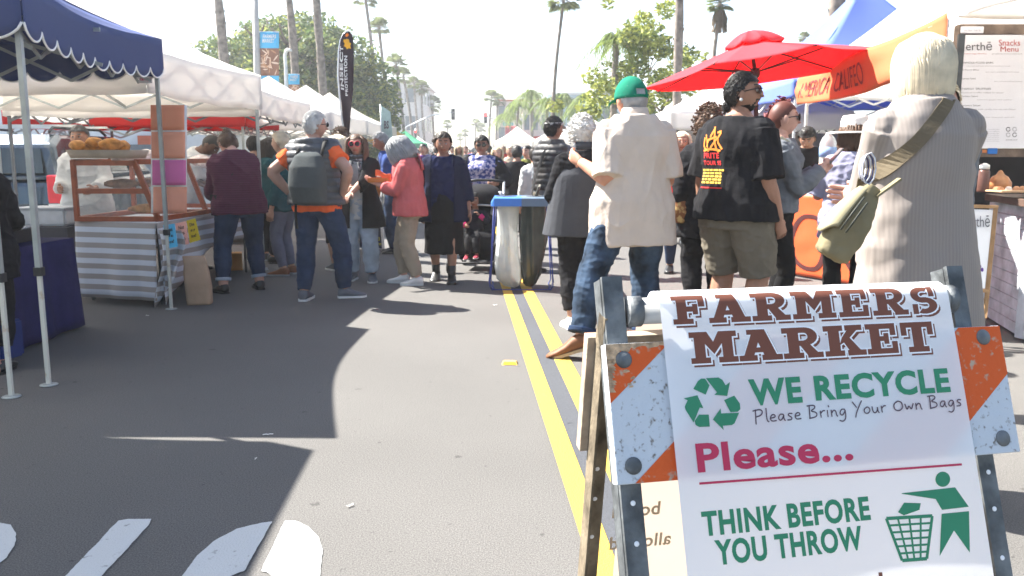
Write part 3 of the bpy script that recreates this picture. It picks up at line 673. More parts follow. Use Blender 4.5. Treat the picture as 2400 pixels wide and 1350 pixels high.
def broad_tree(x, y, h, blobs, n, sz, mats, label, seed, group=None, tr=.3):
    rnd = random.Random(seed); t = thing('broadleaf_tree', (x, y, 0), 0, label, 'tree', group)
    mb = MB(); tips = []; branch(mb, V((x, y, 0)), V((0, 0, 1)), h * .38, tr, 3, rnd, tips); mb.build('trunk', m_bark2, t)
    mb = MB(); leaf_cloud(mb, blobs, n, sz, rnd); mb.build('crown', mats, t); return t
lf_d, lf_l = leafmat('dark green', (.09, .14, .045)), leafmat('olive', (.27, .30, .075))
lf_y, lf_m = leafmat('yellow green', (.32, .35, .08)), leafmat('mid green', (.14, .19, .06))
# big ficus: px 470..930 at 44 m
rnd = random.Random(3); bl = []
YF = 44
for px, py, r in ((560, 170, 2.1), (640, 120, 2.0), (720, 110, 2.1), (800, 150, 2.1), (860, 200, 1.7), (560, 250, 2.3), (660, 220, 2.6), (760, 230, 2.6), (850, 270, 2.0), (510, 140, 1.4), (600, 95, 1.3), (690, 85, 1.3), (770, 110, 1.3), (870, 320, 1.7), (890, 240, 1.2), (700, 330, 2.2), (800, 330, 2.2), (520, 210, 1.5)):
    bl.append((P(px, py, YF + rnd.uniform(-1.5, 2)), r, .85))
for k in range(40):
    px = rnd.uniform(490, 905); e = (px - 700) / 215; top = 62 + 100 * e * e * (1 if e < 0 else 1.5)
    bl.append((P(px, top + rnd.uniform(18, 150), YF + rnd.uniform(-2.6, 1)), rnd.uniform(.5, .95), .8))
tr_ = broad_tree(-10.5, 44, 9, bl, 46000, .13, [lf_d, lf_l], 'huge dark green dome shaped tree behind the left tents', 5, tr=.5)
# two or three loose trees behind the cap man
bl = []
for px, py, r in ((1530, 90, .9), (1500, 130, 1.0), (1560, 140, 1.0), (1480, 190, .9), (1540, 190, 1.1), (1600, 200, .8), (1450, 235, .9), (1510, 240, 1.1), (1580, 235, .9), (1625, 190, .5), (1490, 75, .5), (1400, 250, .6), (1420, 200, .7)):
    bl.append((P(px, py, 27 + rnd.uniform(-.8, 1)), r, .8))
bl = [(c + V((rnd.gauss(0, .6), rnd.gauss(0, .6), rnd.gauss(0, .45))), r * .42, .8) for c, r, s in bl for _ in range(4)]
broad_tree(4.4, 27.5, 5.2, bl, 6500, .085, [lf_y, lf_m], 'airy yellow green street tree behind the green cap', 8, tr=.16)
def fanhead(mb, c, r, rnd, n=48, droop=.35, sz=1.0):
    for k in range(n):
        az = rnd.uniform(0, 6.283); el = rnd.uniform(-.75, 1.35); d = V((math.cos(az) * math.cos(el), math.sin(az) * math.cos(el), math.sin(el)))
        st = V(c) + d * r * .5 + V((0, 0, -.1 * r * droop)); mb.tube([c, st], .012 * sz * r, 3, 1, cap=False)
        side = d.cross(V((0, 0, 1))).normalized(); up = side.cross(d).normalized()
        for j in range(9):
            a = (j - 4) * .30; dd = (d * math.cos(a) + side * math.sin(a)).normalized(); L = r * .58 * (1 - .1 * abs(j - 4) / 4) * rnd.uniform(.85, 1.1)
            m_ = st + dd * L * .55; e = st + dd * L + V((0, 0, -droop * L * .35)); wv = dd.cross(up).normalized() * r * .05
            mb.add([st, m_ + wv, e, m_ - wv], [(0, 1, 2, 3)], 0)
def palm_trunk(mb, b, t, r0, r1, rnd, rough=.1, n=9, k=26):
    b = V(b); t = V(t); bow = V((rnd.gauss(0, .12), 0, 0)); pts = []; rr = []
    for i in range(k + 1):
        q = i / k; pts.append(b.lerp(t, q) + bow * math.sin(math.pi * q)); rr.append((r0 + (r1 - r0) * q) * (1 + rough * (rnd.random() - .5) + (.25 if q < .04 else 0)))
    mb.tube(pts, rr, n)
    for _ in range(k * 3):
        q = rnd.random(); i = min(int(q * k), k - 1); a = rnd.uniform(0, 6.28); o = V((math.cos(a), math.sin(a), 0)) * rr[i]
        p = pts[i].lerp(pts[i + 1], q * k - i); mb.add([p + o * .9, p + o * .9 + V((0, 0, .10)), p + o * (1.35 if rough > .1 else 1.1) + V((0, 0, .17 * r0 / .2))], [(0, 1, 2)])
def fan_palm(px, ytop, Y, r, label, seed, lean=0, tw=.17, head=True, ptop=None, skirt=0, rough=.1):
    rnd = random.Random(seed); top = P(px, ytop, Y); base = V((top.x + lean, Y, 0)); r = r / 2000 * Y if r > 5 else r
    t = thing('fan_palm', base, 0, label, 'palm tree', 'tall fan palms lining the street')
    mb = MB(); palm_trunk(mb, base, top, tw, tw * .7, rnd, rough); mb.build('trunk', m_bark, t)
    if head:
        mb = MB(); fanhead(mb, top, r, rnd); mb.build('crown', [leafmat('palm green', (.17, .2, .075), .4), m_bark], t)
        if skirt:
            mb = MB()
            for k in range(120):
                a = rnd.uniform(0, 6.28); z = rnd.uniform(0, skirt); o = V((math.cos(a), math.sin(a), 0))
                p = top - V((0, 0, z)) + o * tw; mb.add([p, p + o * .18 - V((0, 0, .45)) + o.cross(V((0, 0, 1))) * .06, p + o * .14 - V((0, 0, .5))], [(0, 1, 2)])
            mb.build('dead_fronds', mat('dead palm frond', (.2, .15, .1), rough=.95), t)
    return t
# trunks running out of the top of the frame
for px, py2, Y, tw, lab, sd, lean in ((484, -230, 30, .19, 'thick palm trunk nearest the white roof, leftmost trunk', 1, .3), (646, -230, 33, .17, 'palm trunk right of the bread banner, leaning out of frame', 2, .35), (724, -230, 36, .19, 'palm trunk left of the black flag, running out of frame', 3, .45), (1600, -260, 22, .13, 'palm trunk left of the red umbrella, running out of frame', 4, .0), (2000, -260, 19, .19, 'shaggy palm trunk behind the blue peaked tent', 5, -.25)):
    fan_palm(px, py2, Y, 1.5, lab, sd, lean=lean, tw=tw, rough=.35 if px in (2000, 724) else .16)
# heads seen against the sky
for i, (px, py, Y, r, lab, lean) in enumerate([
    (856, -6, 62, 32, 'palm whose head is cut by the top edge above the black flag', .9), (888, 66, 66, 30, 'palm with a full round head right of the black flag', .7),
    (928, 150, 74, 30, 'palm over the right shoulder of the big dome tree', .8), (945, 178, 82, 24, 'palm just right of the dome tree, second of the far left row', .8),
    (970, 195, 95, 19, 'slim palm above the traffic signal arm', .7), (988, 205, 100, 21, 'palm with a shaggy head above the signal arm, right of the slim one', .6),
    (1012, 245, 112, 27, 'short bushy palm left of the hanging signal', .4), (1000, 262, 120, 20, 'low palm behind the bushy one left of the signal', .3), (1048, 292, 150, 14, 'faint distant palm behind the navy jacket woman', .2),
    (1115, 290, 150, 15, 'faint distant palm left of the street end', .0), (1128, 300, 165, 15, 'faintest distant palm at the end of the street', 0), (1090, 312, 175, 12, 'tiny hazy palm in the middle of the street end', 0), (1078, 322, 185, 11, 'smallest hazy palm over the far crowd', 0),
    (1152, 228, 98, 22, 'palm with a dark head above the right hand red signal', -.2), (1168, 236, 104, 20, 'palm touching the pink building', -.2),
    (1322, -4, 34, 44, 'tall slender palm above the visor man, head cut by the top edge', -.35), (1688, 8, 30, 34, 'palm with a bright green head above the red umbrella', -.1), (1885, 88, 70, 16, 'tiny palm head peeking over the umbrella', 0)]):
    fan_palm(px, py, Y, r, lab, 20 + i, lean=lean, tw=.16 if Y > 40 else .085, skirt=.5 if px in (928, 988, 1688) else 0)
def feather_palm(px, py, Y, r, label, seed, tw=.12, nf=26):
    rnd = random.Random(seed); top = P(px, py, Y); base = V((top.x, Y, 0)); t = thing('feather_palm', base, 0, label, 'palm tree', 'drooping feather palms on the right')
    mb = MB(); palm_trunk(mb, base, top, tw, tw * .8, rnd, .05); mb.build('trunk', m_bark, t)
    mb = MB()
    for k in range(nf):
        az = rnd.uniform(0, 6.283); el = rnd.uniform(.1, 1.35); o = V((math.cos(az), math.sin(az), 0)); pts = []
        for i in range(9):
            q = i / 8; pts.append(top + o * r * q * math.cos(el) * (1.2) + V((0, 0, r * (math.sin(el) * q * 1.1 - 1.25 * q * q))))
        mb.tube(pts, .012, 3, 1, cap=False)
        for i in range(1, 9):
            for s_ in range(3):
                p = pts[i - 1].lerp(pts[i], (s_ + rnd.random()) / 3); d = (pts[i] - pts[i - 1]).normalized(); sd = d.cross(V((0, 0, 1))).normalized()
                for sg in (-1, 1):
                    L = r * .30 * (1 - .35 * i / 8) * rnd.uniform(.7, 1.2); e = p + (sd * sg * .62 + d * .45 + V((0, 0, -.6 + rnd.gauss(0, .15)))) * L
                    mb.add([p, p.lerp(e, .5) + d * .035 * r / 2, e, p.lerp(e, .5) - d * .035 * r / 2], [(0, 1, 2, 3)], 0)
    mb.build('crown', [leafmat('bright palm', (.17, .23, .05), .45), lf_m], t); return t
for i, (px, py, Y, r, lab) in enumerate([(1445, 95, 27, 1.15, 'bright feather palm left of the airy tree behind the cap'), (1487, 75, 29, 1.05, 'bright feather palm rising over the green cap'), (1245, 222, 62, 1.75, 'feather palm with the highest arching crown above the visor man'), (1284, 240, 55, 1.5, 'feather palm directly behind the visor'), (1216, 246, 70, 1.8, 'feather palm in front of the white building'), (1318, 232, 58, 1.7, 'feather palm right of the visor man'), (1385, 228, 45, 1.5, 'feather palm just left of the cream shirt collar'), (1188, 272, 85, 1.9, 'low feather palm above the right far tents')]):
    feather_palm(px, py, Y, r, lab, 60 + i)
# ================================================================ BUILDINGS
m_bpink = mat('pale pink stucco', (.6, .5, .47), rough=.9); m_bwht = mat('white stucco', (.66, .65, .62), rough=.9); m_bblu = mat('pale blue stucco', (.42, .52, .58), rough=.9); m_win = mat('window glass', (.09, .12, .15), rough=.2, spec=.6); m_tile = mat('red roof tiles', (.42, .14, .08), rough=.85, bump=.4)
def building(x0, x1, y0, y1, h, m, label, floors=2, cols=6, roof=None, face='x', band=None):
    t = thing('building', ((x0 + x1) / 2, y0, 0), 0, label, 'building')
    mb = MB(); mb.box(((x0 + x1) / 2, (y0 + y1) / 2, h / 2), (x1 - x0, y1 - y0, h)); mb.build('wall', m, t)
    mb = MB(); mb.box(((x0 + x1) / 2, (y0 + y1) / 2, h + .12), (x1 - x0 + .5, y1 - y0 + .5, .24)); mb.build('roof', roof or m, t)
    fh = h / floors
    for f_ in range(floors):
        for c in range(cols):
            z = fh * f_ + fh * .55; yy = y0 + (y1 - y0) * (c + .5) / cols; xx = x0 + (x1 - x0) * (c + .5) / cols
            mb = MB(); xf = x1 + .01 if x1 < 0 else x0 - .01
            mb.box((xf, yy, z), (.08, (y1 - y0) / cols * .5, fh * .5)); mb.build('window', m_win, t)
            mb = MB(); mb.box((xx, y0 - .01, z), ((x1 - x0) / cols * .55, .08, fh * .5)); mb.build('window', m_win, t)
    if band:
        mb = MB(); mb.box(((x0 + x1) / 2, y0 - .25, fh), (x1 - x0, .5, .5)); mb.build('awning', band, t)
    return t
building(1.0, 3.4, 82, 96, 5.6, mat('warm cream stucco', (.62, .54, .45), rough=.9), 'warm cream shop building with red awnings behind the red street banners', 2, 3, m_bwht, band=c_red)
building(-1.9, 3.5, 104, 118, 7.6, m_bpink, 'pale pink building with a red tiled edge far right', 3, 4, m_tile)
building(3.6, 14, 88, 104, 7.3, m_bblu, 'pale blue building behind the cap man', 2, 6, m_bwht)
building(-22, -10.5, 100, 118, 9.5, mat('grey stucco', (.5, .49, .48), rough=.9), 'hazy grey building behind the signal arm', 3, 5)
building(-26, -13, 62, 78, 5.5, m_bwht, 'low white building hidden behind the dome tree', 2, 5)
# white shed wall behind the bakery
t = thing('shop_building', (-12, 17.5, 0), 0, 'long pale blue grey shop wall behind the parked pickup', 'building')
mb = MB(); mb.box((-14.2, 19.5, 1.25), (17, 3.5, 2.5)); mb.build('wall', mat('pale blue grey wall', (.5, .56, .6), rough=.9, var=.04), t)
mb = MB(); mb.box((-7.35, 17.72, 1.62), (.6, .06, .22)); mb.build('brick_band', mat('brick red paint', (.4, .12, .07), rough=.8), t)
mb = MB(); mb.box((-8.0, 17.71, 1.05), (1.6, .07, 1.0)); mb.build('window', m_win, t)
# ================================================================ PEOPLE
def ik(a, b, l1, l2, hint):
    d = b - a; L = d.length
    if L > (l1 + l2) * .995: b = a + d.normalized() * (l1 + l2) * .995; d = b - a; L = d.length
    x = (l1 * l1 - l2 * l2 + L * L) / (2 * L); h = math.sqrt(max(l1 * l1 - x * x, 0)); u = d / L
    s = V(hint) - u * V(hint).dot(u); s = s.normalized() if s.length > 1e-4 else V((0, -1, 0))
    return a + u * x + s * h, b
def seg(pts, rad, t0=0, t1=1, k=16):
    # resample a polyline with radii between fractions t0..t1 of its length, rounding the corners
    L = [0]
    for a, b in zip(pts, pts[1:]): L.append(L[-1] + (b - a).length)
    out = []; rr = []
    for i in range(k + 1):
        s = (t0 + (t1 - t0) * i / k) * L[-1]; j = 0
        while j < len(L) - 2 and s > L[j + 1]: j += 1
        f = (s - L[j]) / (L[j + 1] - L[j]); out.append(pts[j].lerp(pts[j + 1], f)); rr.append(rad[j] + (rad[j + 1] - rad[j]) * f)
    return out, rr
def head_pt(d, H, sc=1.0, off=0):
    a, b, c = .0455 * H * sc, .057 * H * sc, .066 * H * sc
    x, y, z = d.x * a, d.y * b, d.z * c; zz = d.z
    if zz < 0:
        x *= 1 - .30 * zz * zz; y *= (1 - .45 * abs(zz) ** 1.3) if y < 0 else (1 - .04 * abs(zz))
    else: x *= 1 + .05 * zz
    if y > 0:
        y *= .93; X = x / H; Z = z / H; f = d.y
        y += H * f * (.0115 * math.exp(-(X / .0075) ** 2 - ((Z + .012) / .014) ** 2) + .004 * math.exp(-(X / .006) ** 2 - ((Z - .004) / .012) ** 2)
                      - .0055 * math.exp(-((abs(X) - .0185) / .009) ** 2 - ((Z - .006) / .008) ** 2) + .003 * math.exp(-((Z - .019) / .006) ** 2 - (X / .03) ** 2)
                      + .0035 * math.exp(-(X / .014) ** 2 - ((Z + .034) / .006) ** 2) - .002 * math.exp(-(X / .013) ** 2 - ((Z + .0345) / .0015) ** 2)
                      + .005 * math.exp(-(X / .014) ** 2 - ((Z + .056) / .009) ** 2))
    p = V((x, y, z))
    return p + p.normalized() * off
def sph(nu, nv):
    for j in range(nv + 1):
        for i in range(nu):
            ph = math.pi * j / nv; t = 2 * math.pi * i / nu
            yield V((math.sin(ph) * math.cos(t), math.sin(ph) * math.sin(t), math.cos(ph)))
def sphfaces(nu, nv): return [(j * nu + i, (j + 1) * nu + i, (j + 1) * nu + (i + 1) % nu, j * nu + (i + 1) % nu) for j in range(nv) for i in range(nu)]
def add_hand(mb, w, d, n, s, curl=.5, mi=0, side=1):
    """palm, four unequal bent fingers and a thumb from the side of the palm; n = direction the palm faces, side = +1/-1 thumb side"""
    d = V(d).normalized(); n = V(n); n = (n - d * n.dot(d)).normalized(); a = d.cross(n) * side
    mb.loft([(w - d * s * .10, a, n, s * .135, s * .115), (w + d * s * .06, a, n, s * .17, s * .12), (w + d * s * .26, a, n, s * .23, s * .11), (w + d * s * .46, a, n, s * .235, s * .085), (w + d * s * .53, a, n, s * .2, s * .06)], 12, mi)
    for k, (o, L) in enumerate(((.17, .40), (.06, .46), (-.055, .43), (-.165, .33))):
        p = w + d * s * .47 + a * s * o; q = d.copy(); pts = [p - d * s * .08, p]; c = curl * (1 + .12 * k)
        for m_, l_ in enumerate((.45, .32, .23)):
            q = (Matrix.Rotation(c * (.75 if m_ == 0 else .95), 3, d.cross(n)) @ q) if True else q
            if q.dot(d) > .999 and c == 0: q = d
            p = p + q * s * L * l_; pts.append(p)
        mb.tube(pts, [s * .058, s * .056, s * .051, s * .046, s * .036], 7, mi)
    p = w + d * s * .12 + a * s * .17; q = (d * .72 + a * .62 + n * .3 * (1 + curl)).normalized(); q2 = (d * .95 + n * (.25 + .5 * curl) - a * .05).normalized()
    mb.tube([w + d * s * .04 + a * s * .08, p, p + q * s * .19, p + q * s * .19 + q2 * s * .17], [s * .07, s * .075, s * .062, s * .045], 8, mi)
M_EYEW = mat('eye white', (.42, .40, .39), rough=.3); M_DARK = mat('pupil', (.02, .015, .012), rough=.3)
HAIRC = dict(black=(.012, .010, .009), dark=(.03, .02, .014), brown=(.085, .045, .025), grey=(.26, .265, .27), white=(.52, .51, .49), blonde=(.5, .39, .24), ash=(.60, .51, .36), red=(.17, .02, .022), salt=(.1, .1, .1), auburn=(.1, .03, .02))
def hairm(c): return mat('hair ' + c, HAIRC[c], rough=.5, var=.22, scale=16, spec=.3)
def person(label, loc, yaw, H, sk=(.42, .24, .16), hair='brown', style='short', fwd=0, side=0, twist=0, head=(0, 0, 0), feet=None, hands=(None, None), elb=(None, None), wid=1, belly=0, arm=1, legw=1, sh=1, bust=0, drop=0, curl=(.45, .45), palm=(None, None),
           shirt=None, sleeve=.5, hem=.45, loose=.014, flare=0, pants=None, plen=.95, ploose=.008, skirt=None, skem=.3, skw=.12, shoes=None, shoe='shoe', vox=None, outer=None, beard=None, group='shoppers in the market street', collar=.0, face=True, name='person', under=None, socks=None, pfl=0, sec=None, cuff=None, vfold=0, hipx=0, legs=True, hscale=1.06, neck=0):
    t = thing(name, loc, R(yaw), label, 'person', group); M0 = rootmat(t); MR = M0
    dist = V(loc).length; vx = vox or max(.0065, min(.016, dist * .0011))
    W = lambda p: MR @ V(p)
    X, Y, Z = V((1, 0, 0)), V((0, 1, 0)), V((0, 0, 1))
    P0 = V((hipx, 0, .53 - drop)) * H
    rot = Matrix.Rotation(R(-fwd), 3, 'X') @ Matrix.Rotation(R(side), 3, 'Y'); roth = Matrix.Rotation(R(-fwd * .45), 3, 'X') @ Matrix.Rotation(R(side * .4), 3, 'Y')
    td = (rot @ Z); mid = P0 + (roth @ Z) * .12 * H; top = mid + td * .17 * H
    TW = Matrix.Rotation(R(twist), 3, 'Z'); sx = TW @ (rot @ X); sy = TW @ (rot @ Y)
    def spine(q):
        if q < .4: return P0.lerp(mid, q / .4)
        return mid.lerp(top, (q - .4) / .6)
    def sfr(q):
        k = max(0, min(1, q)); a = (X.lerp(sx, k)).normalized(); b = (Y.lerp(sy, k)).normalized(); return a, b
    tors = sec or [(-.26, .072, .055), (-.12, .1, .068), (0, .104, .071), (.18, .096, .067), (.4, .087, .062), (.62, .097, .067), (.8, .102, .066), (.93, .084, .055), (1.01, .058, .047), (1.09, .038, .042), (1.16, .034, .037)]
    def torso(mb, q0, q1, off=0, fl=0, n=24, hemz=None):
        qs = []; k = 18
        for i in range(k + 1):
            q = q0 + (q1 - q0) * i / k; j = 0
            while j < len(tors) - 2 and q > tors[j + 1][0]: j += 1
            f = max(0, min(1, (q - tors[j][0]) / (tors[j + 1][0] - tors[j][0]))); rx = tors[j][1] + (tors[j + 1][1] - tors[j][1]) * f; ry = tors[j][2] + (tors[j + 1][2] - tors[j][2]) * f
            a, b = sfr(q); c = spine(q); wd = wid * (sh if q > .6 else 1)
            bl = belly * math.exp(-((q - .22) / .3) ** 2) + bust * math.exp(-((q - .68) / .14) ** 2)
            g_ = max(0, (.35 - q)) * fl
            if off > .01 and q < .05: rx = max(rx, .108); ry = max(ry, .07)
            qs.append((c + b * H * bl * .45, a, b, H * (rx * wd + off + g_), H * (ry * (wid * .5 + .5) + off + bl * .55 + g_ * .8), .92))
        mb.loft([(q[0], *q[1:]) for q in qs], n)
    shc = spine(.93); S = [shc - sx * .093 * H * sh, shc + sx * .093 * H * sh]; S = [s - td * .020 * H for s in S]
    Wr = []; El = []
    for i, sg in enumerate((-1, 1)):
        tgt = V(hands[i]) * H if hands[i] else S[i] + V((sg * .045, .03, -.325)) * H
        e, w_ = ik(S[i], tgt, .172 * H, .152 * H, V(elb[i]) if elb[i] else V((sg * .35, -1, -.1))); El.append(e); Wr.append(w_)
    feet = feet or ((-.055, .0, -8), (.055, .0, 8))
    An = []; Kn = []; Fd = []; hipj = [P0 + V((-.052 * wid, 0, -.02)) * H, P0 + V((.052 * wid, 0, -.02)) * H]
    for i, ft in enumerate(feet):
        ft = tuple(ft) + (0,) * (5 - len(ft)); fx, fy, fyaw, lift, fp = ft
        fd = Matrix.Rotation(R(-fyaw), 3, 'Z') @ Y; fd3 = Matrix.Rotation(R(-fp), 3, Matrix.Rotation(R(-fyaw), 3, 'Z') @ X) @ fd
        an = V((fx * H, fy * H, (.042 + lift) * H)); kn, an = ik(hipj[i], an, .243 * H, .236 * H, fd + V((0, 0, .1))); An.append(an); Kn.append(kn); Fd.append((fd, fd3))
    # ---------------- body: one remeshed surface, then head and hands in the same mesh
    mb = MB(); torso(mb, -.2, 1.1, -.004)
    nb = spine(1.0); HM = Matrix.Rotation(R(-head[0]), 3, 'Z') @ Matrix.Rotation(R(head[1]), 3, 'X') @ Matrix.Rotation(R(head[2]), 3, 'Y')
    bodyR = TW @ Matrix.Rotation(R(-fwd * .5), 3, 'X'); HR = bodyR @ HM
    hs = H * hscale; hc = nb + td * (.014 - neck) * H + (HR @ V((0, .020, .074))) * hs
    mb.loft([(nb - td * .03 * H, sx, sy, .055 * H, .045 * H), (nb + td * .02 * H, sx, sy, .037 * H, .037 * H), (hc - (HR @ V((0, .015, .055))) * hs, HR @ X, HR @ Y, .032 * hs, .036 * hs), (hc - (HR @ V((0, .01, .02))) * hs, HR @ X, HR @ Y, .03 * hs, .034 * hs)], 14)
    ar = [.034, .029, .023, .0235, .0155]
    armp = []
    for i in range(2):
        p, r = seg([S[i], S[i].lerp(El[i], .5), El[i], El[i].lerp(Wr[i], .35), Wr[i]], [x * H * arm for x in ar]); armp.append((p, r)); mb.tube(p, r, 12)
        mb.ball(S[i], .031 * H * arm, 12)
    lr = [.056, .046, .034, .036, .021]; legp = []
    for i in range(2):
        pts = [hipj[i], hipj[i].lerp(Kn[i], .5), Kn[i], Kn[i].lerp(An[i], .35), An[i]]; p, r = seg(pts, [x * H * legw for x in lr]); legp.append((p, r, pts))
        if legs: mb.tube(p, r, 12)
    body = remesh(mb, max(vx, .008), 3); nbm = len(body.v)
    if shoe in ('bare', 'sandal'):
        for i in range(2): foot_shape(body, An[i], Fd[i], H, .9, 0)
    # head
    hv = [hc + HR @ head_pt(d, hs) for d in sph(44, 34)]; hf = sphfaces(44, 34); b0 = len(body.v); body.v += hv
    brd = {'full': lambda X_, Z_, Y_: (Z_ < -.044 + .55 * max(0, abs(X_) - .022) and Y_ > -.012) or (abs(X_) < .019 and -.0285 < Z_ < -.0235) or (.015 < abs(X_) < .022 and Z_ < -.026), None: lambda *a: False}[beard]
    for f in hf:
        c = sum((head_pt(V((0, 0, 1)), 1) * 0, ), V()) if False else None
        q = (hv[f[0]] + hv[f[2]]) / 2 - hc; q = HR.inverted() @ q / hs; mi = 0
        if q.y > .03:
            if abs(q.x) < .0135 and -.0395 < q.z < -.0305: mi = 3
            elif .017 < q.z < .0215 and .008 < abs(q.x) < .03: mi = 2
        if brd(q.x, q.z, q.y) and mi != 3: mi = 2
        if q.z < -.05 and q.y < .0 and beard is None: mi = 0
        body.f.append([b0 + k for k in f]); body.m.append(mi); body.smooth.append(True)
    for sg in (-1, 1):
        body.ball(hc + HR @ (V((sg * .0455, -.004, -.004)) * hs), (.0065 * hs, .013 * hs, .019 * hs), 10, 0, HR @ Matrix.Rotation(sg * -.35, 3, 'Z'))
        if face:
            body.ball(hc + HR @ (V((sg * .0185, .0455, .005)) * hs), .0068 * hs, 8, 1); body.ball(hc + HR @ (V((sg * .0185, .0503, .005)) * hs), .0034 * hs, 8, 4)
            body.ball(hc + HR @ (V((sg * .0185, .0462, .0085)) * hs), (.0095 * hs, .0055 * hs, .0035 * hs), 8, 0, HR)
            body.ball(hc + HR @ (V((sg * .0062, .060, -.0165)) * hs), (.0055 * hs, .006 * hs, .0045 * hs), 8, 0, HR)
    HN = []
    for i, sg in enumerate((-1, 1)):
        d = (Wr[i] - El[i]).normalized(); pn = V(palm[i]) if palm[i] else V((-sg, .15, .1))
        add_hand(body, Wr[i], d, pn, .105 * H, curl[i], 0, side=-1 if i == 0 else 1) if False else add_hand(body, Wr[i], d, pn, .105 * H, curl[i], 0, side=(1 if (d.cross(pn)).dot(Y * 1.0 + Z * .3) > 0 else -1))
        HN.append(Wr[i] + d * .05 * H)
    sn = '%.2f %.2f %.2f' % sk; sc_ = V(sk)
    body.v = [W(p) for p in body.v]
    hm = hairm(hair)
    body.build('body', [skin(sn, sk), M_EYEW, hm, mat('lips ' + sn, (sc_.x * .85, sc_.y * .5, sc_.z * .5), rough=.5), M_DARK], t)
    def wrinkle(amp, vert=0, sd=0):
        return lambda p, n: amp * (nz(V((p.x, p.y, p.z * (.35 if vert else 1))), 9, sd) + .9 * ((1 - abs(nz(V((p.x + .3 * p.z, p.y, p.z * (.5 if vert else 1.3))), 6.5, sd + 3))) ** 5 - .3) + .55 * nz(V((p.x, p.y, p.z * (.5 if vert else 1.6))), 22, sd))
    def garment(nm, m_, fn, amp=.006, vert=0, sm=3):
        g_ = MB(); fn(g_); r_ = remesh(g_, vx, sm, wrinkle(amp, vert, len(nm) + H * 7 + loc[0])); bv = r_
        bv.v = [W(p) for p in bv.v]; o = bv.build(nm, m_, t); return o
    def leggarm(mb, off, t1, fl=0, t0=0):
        for i in range(2):
            pts = legp[i][2]; p, r = seg(pts, [x * H * legw for x in lr], t0, t1, 18)
            k = len(p); r = [x + off * H + fl * H * max(0, (j / k - .55)) for j, x in enumerate(r)]
            r = [max(x, (.030 if t1 > .8 else .0) * H * (1 if off > .004 else .7)) for x in r]; mb.tube(p, r, 16)
    out = dict(t=t, H=H, W=W, hc=hc, HR=HR, S=S, El=El, Wr=Wr, HN=HN, spine=spine, sx=sx, sy=sy, td=td, An=An, Kn=Kn, Fd=Fd, M=MR, top=top, hs=hs, P0=P0)
    if pants:
        def f(mb): torso(mb, -.29, .10, .006 + ploose * .3); leggarm(mb, ploose, plen, pfl)
        out['pants'] = garment('trousers' if plen > .6 else 'shorts', pants, f, .005 if ploose < .012 else .008)
        if cuff:
            for i in range(2):
                mb = MB(); p, r = seg(legp[i][2], [x * H * legw for x in lr], plen - .035, plen + .002, 3); mb.tube([W(x) for x in p], [x + (ploose + .006) * H for x in [max(q, .028 * H) for q in r]], 16); mb.build('cuff', cuff, out['pants'])
    if skirt:
        def f(mb):
            zt = spine(.2); k = 12; secs = []
            for i in range(k + 1):
                q = i / k; z = zt.z + (skem * H - zt.z) * q; c = V((zt.x * (1 - q) + hipx * H * q, zt.y * (1 - q) + q * (feet[0][1] + feet[1][1]) * .3 * H, z)); wv = (.098 * wid + (skw - .098) * q) * H + (.01 * H if 0 < q < .5 else 0)
                secs.append((c, X, Y, wv, wv * .86))
            mb.loft(secs, 28)
        out['skirt'] = garment('skirt', skirt, f, .009, 1)
    def sleeves(mb, off, t1, t0=0):
        for i in range(2):
            p, r = seg([S[i], S[i].lerp(El[i], .5), El[i], El[i].lerp(Wr[i], .35), Wr[i]], [x * H * arm for x in ar], t0, t1, 14)
            mb.tube(p, [x + off * H * (1 if t1 > .7 else 1 + .5 * j / 14) for j, x in enumerate(r)], 14); mb.ball(S[i], (.031 * arm + off * .8) * H, 12)
    if under:
        def f(mb): torso(mb, -.1, 1.06, .004)
        out['under'] = garment('undershirt', under, f, .003)
    if shirt:
        q0 = (hem - .53 + drop) / .29 if True else 0
        def f(mb):
            torso(mb, min(q0, .3), 1.05 + collar, loose, flare)
            if sleeve: sleeves(mb, min(loose * .85, .008 + loose * .42), sleeve)
        out['shirt'] = garment('top', shirt, f, .007 if loose < .014 else .010, vfold)
    if outer: outer(out, torso, sleeves, garment, vx)
    if shoes:
        for i in range(2):
            mb = MB()
            if shoe == 'boot': mb.tube([An[i] + (Kn[i] - An[i]).normalized() * .07 * H, An[i] + (Kn[i] - An[i]).normalized() * .02 * H, An[i] - Z * .02 * H], [.029 * H, .027 * H, .028 * H], 14)
            foot_shape(mb, An[i], Fd[i], H, 1.0 if shoe != 'sandal' else 1.14, 0, sandal=False)
            mb.v = [W(p) for p in mb.v]; so_ = mb.build('shoe' if shoe != 'sandal' else 'sandal', shoes[0], t)
            mb = MB(); sole(mb, An[i], Fd[i], H); mb.v = [W(p) for p in mb.v]; mb.build('sole', shoes[1], so_)
    if socks:
        for i in range(2):
            mb = MB(); mb.tube([W(An[i] + (Kn[i] - An[i]).normalized() * .055 * H), W(An[i])], [.026 * H, .024 * H], 12); mb.build('sock', socks, t)
    if style: hairdo(out, style, hm, hs)
    return out
def _ff(An, fd, H): 
    f, f3 = fd; s = f.cross(V((0, 0, 1))).normalized(); u = s.cross(f3).normalized(); heel = An - u * .042 * H - f3 * .035 * H
    return f3, s, u, heel
def foot_shape(mb, An, fd, H, k=1, mi=0, sandal=False):
    f, s, u, h = _ff(An, fd, H); L = .15 * H * k; w_ = .03 * H * k; secs = []
    for q, hw, ht in ((0, .55, .036), (.06, .82, .05), (.2, .9, .058), (.38, .92, .05), (.55, 1.02, .034), (.75, 1.08, .024), (.9, .9, .019), (1.0, .45, .012)):
        if sandal and .42 > q: ht *= .35
        c = h + f * L * q + u * (ht * H * .5 + .006 * H); secs.append((c, s, u, w_ * hw, ht * H * .5, .85))
    mb.loft(secs, 16, mi)
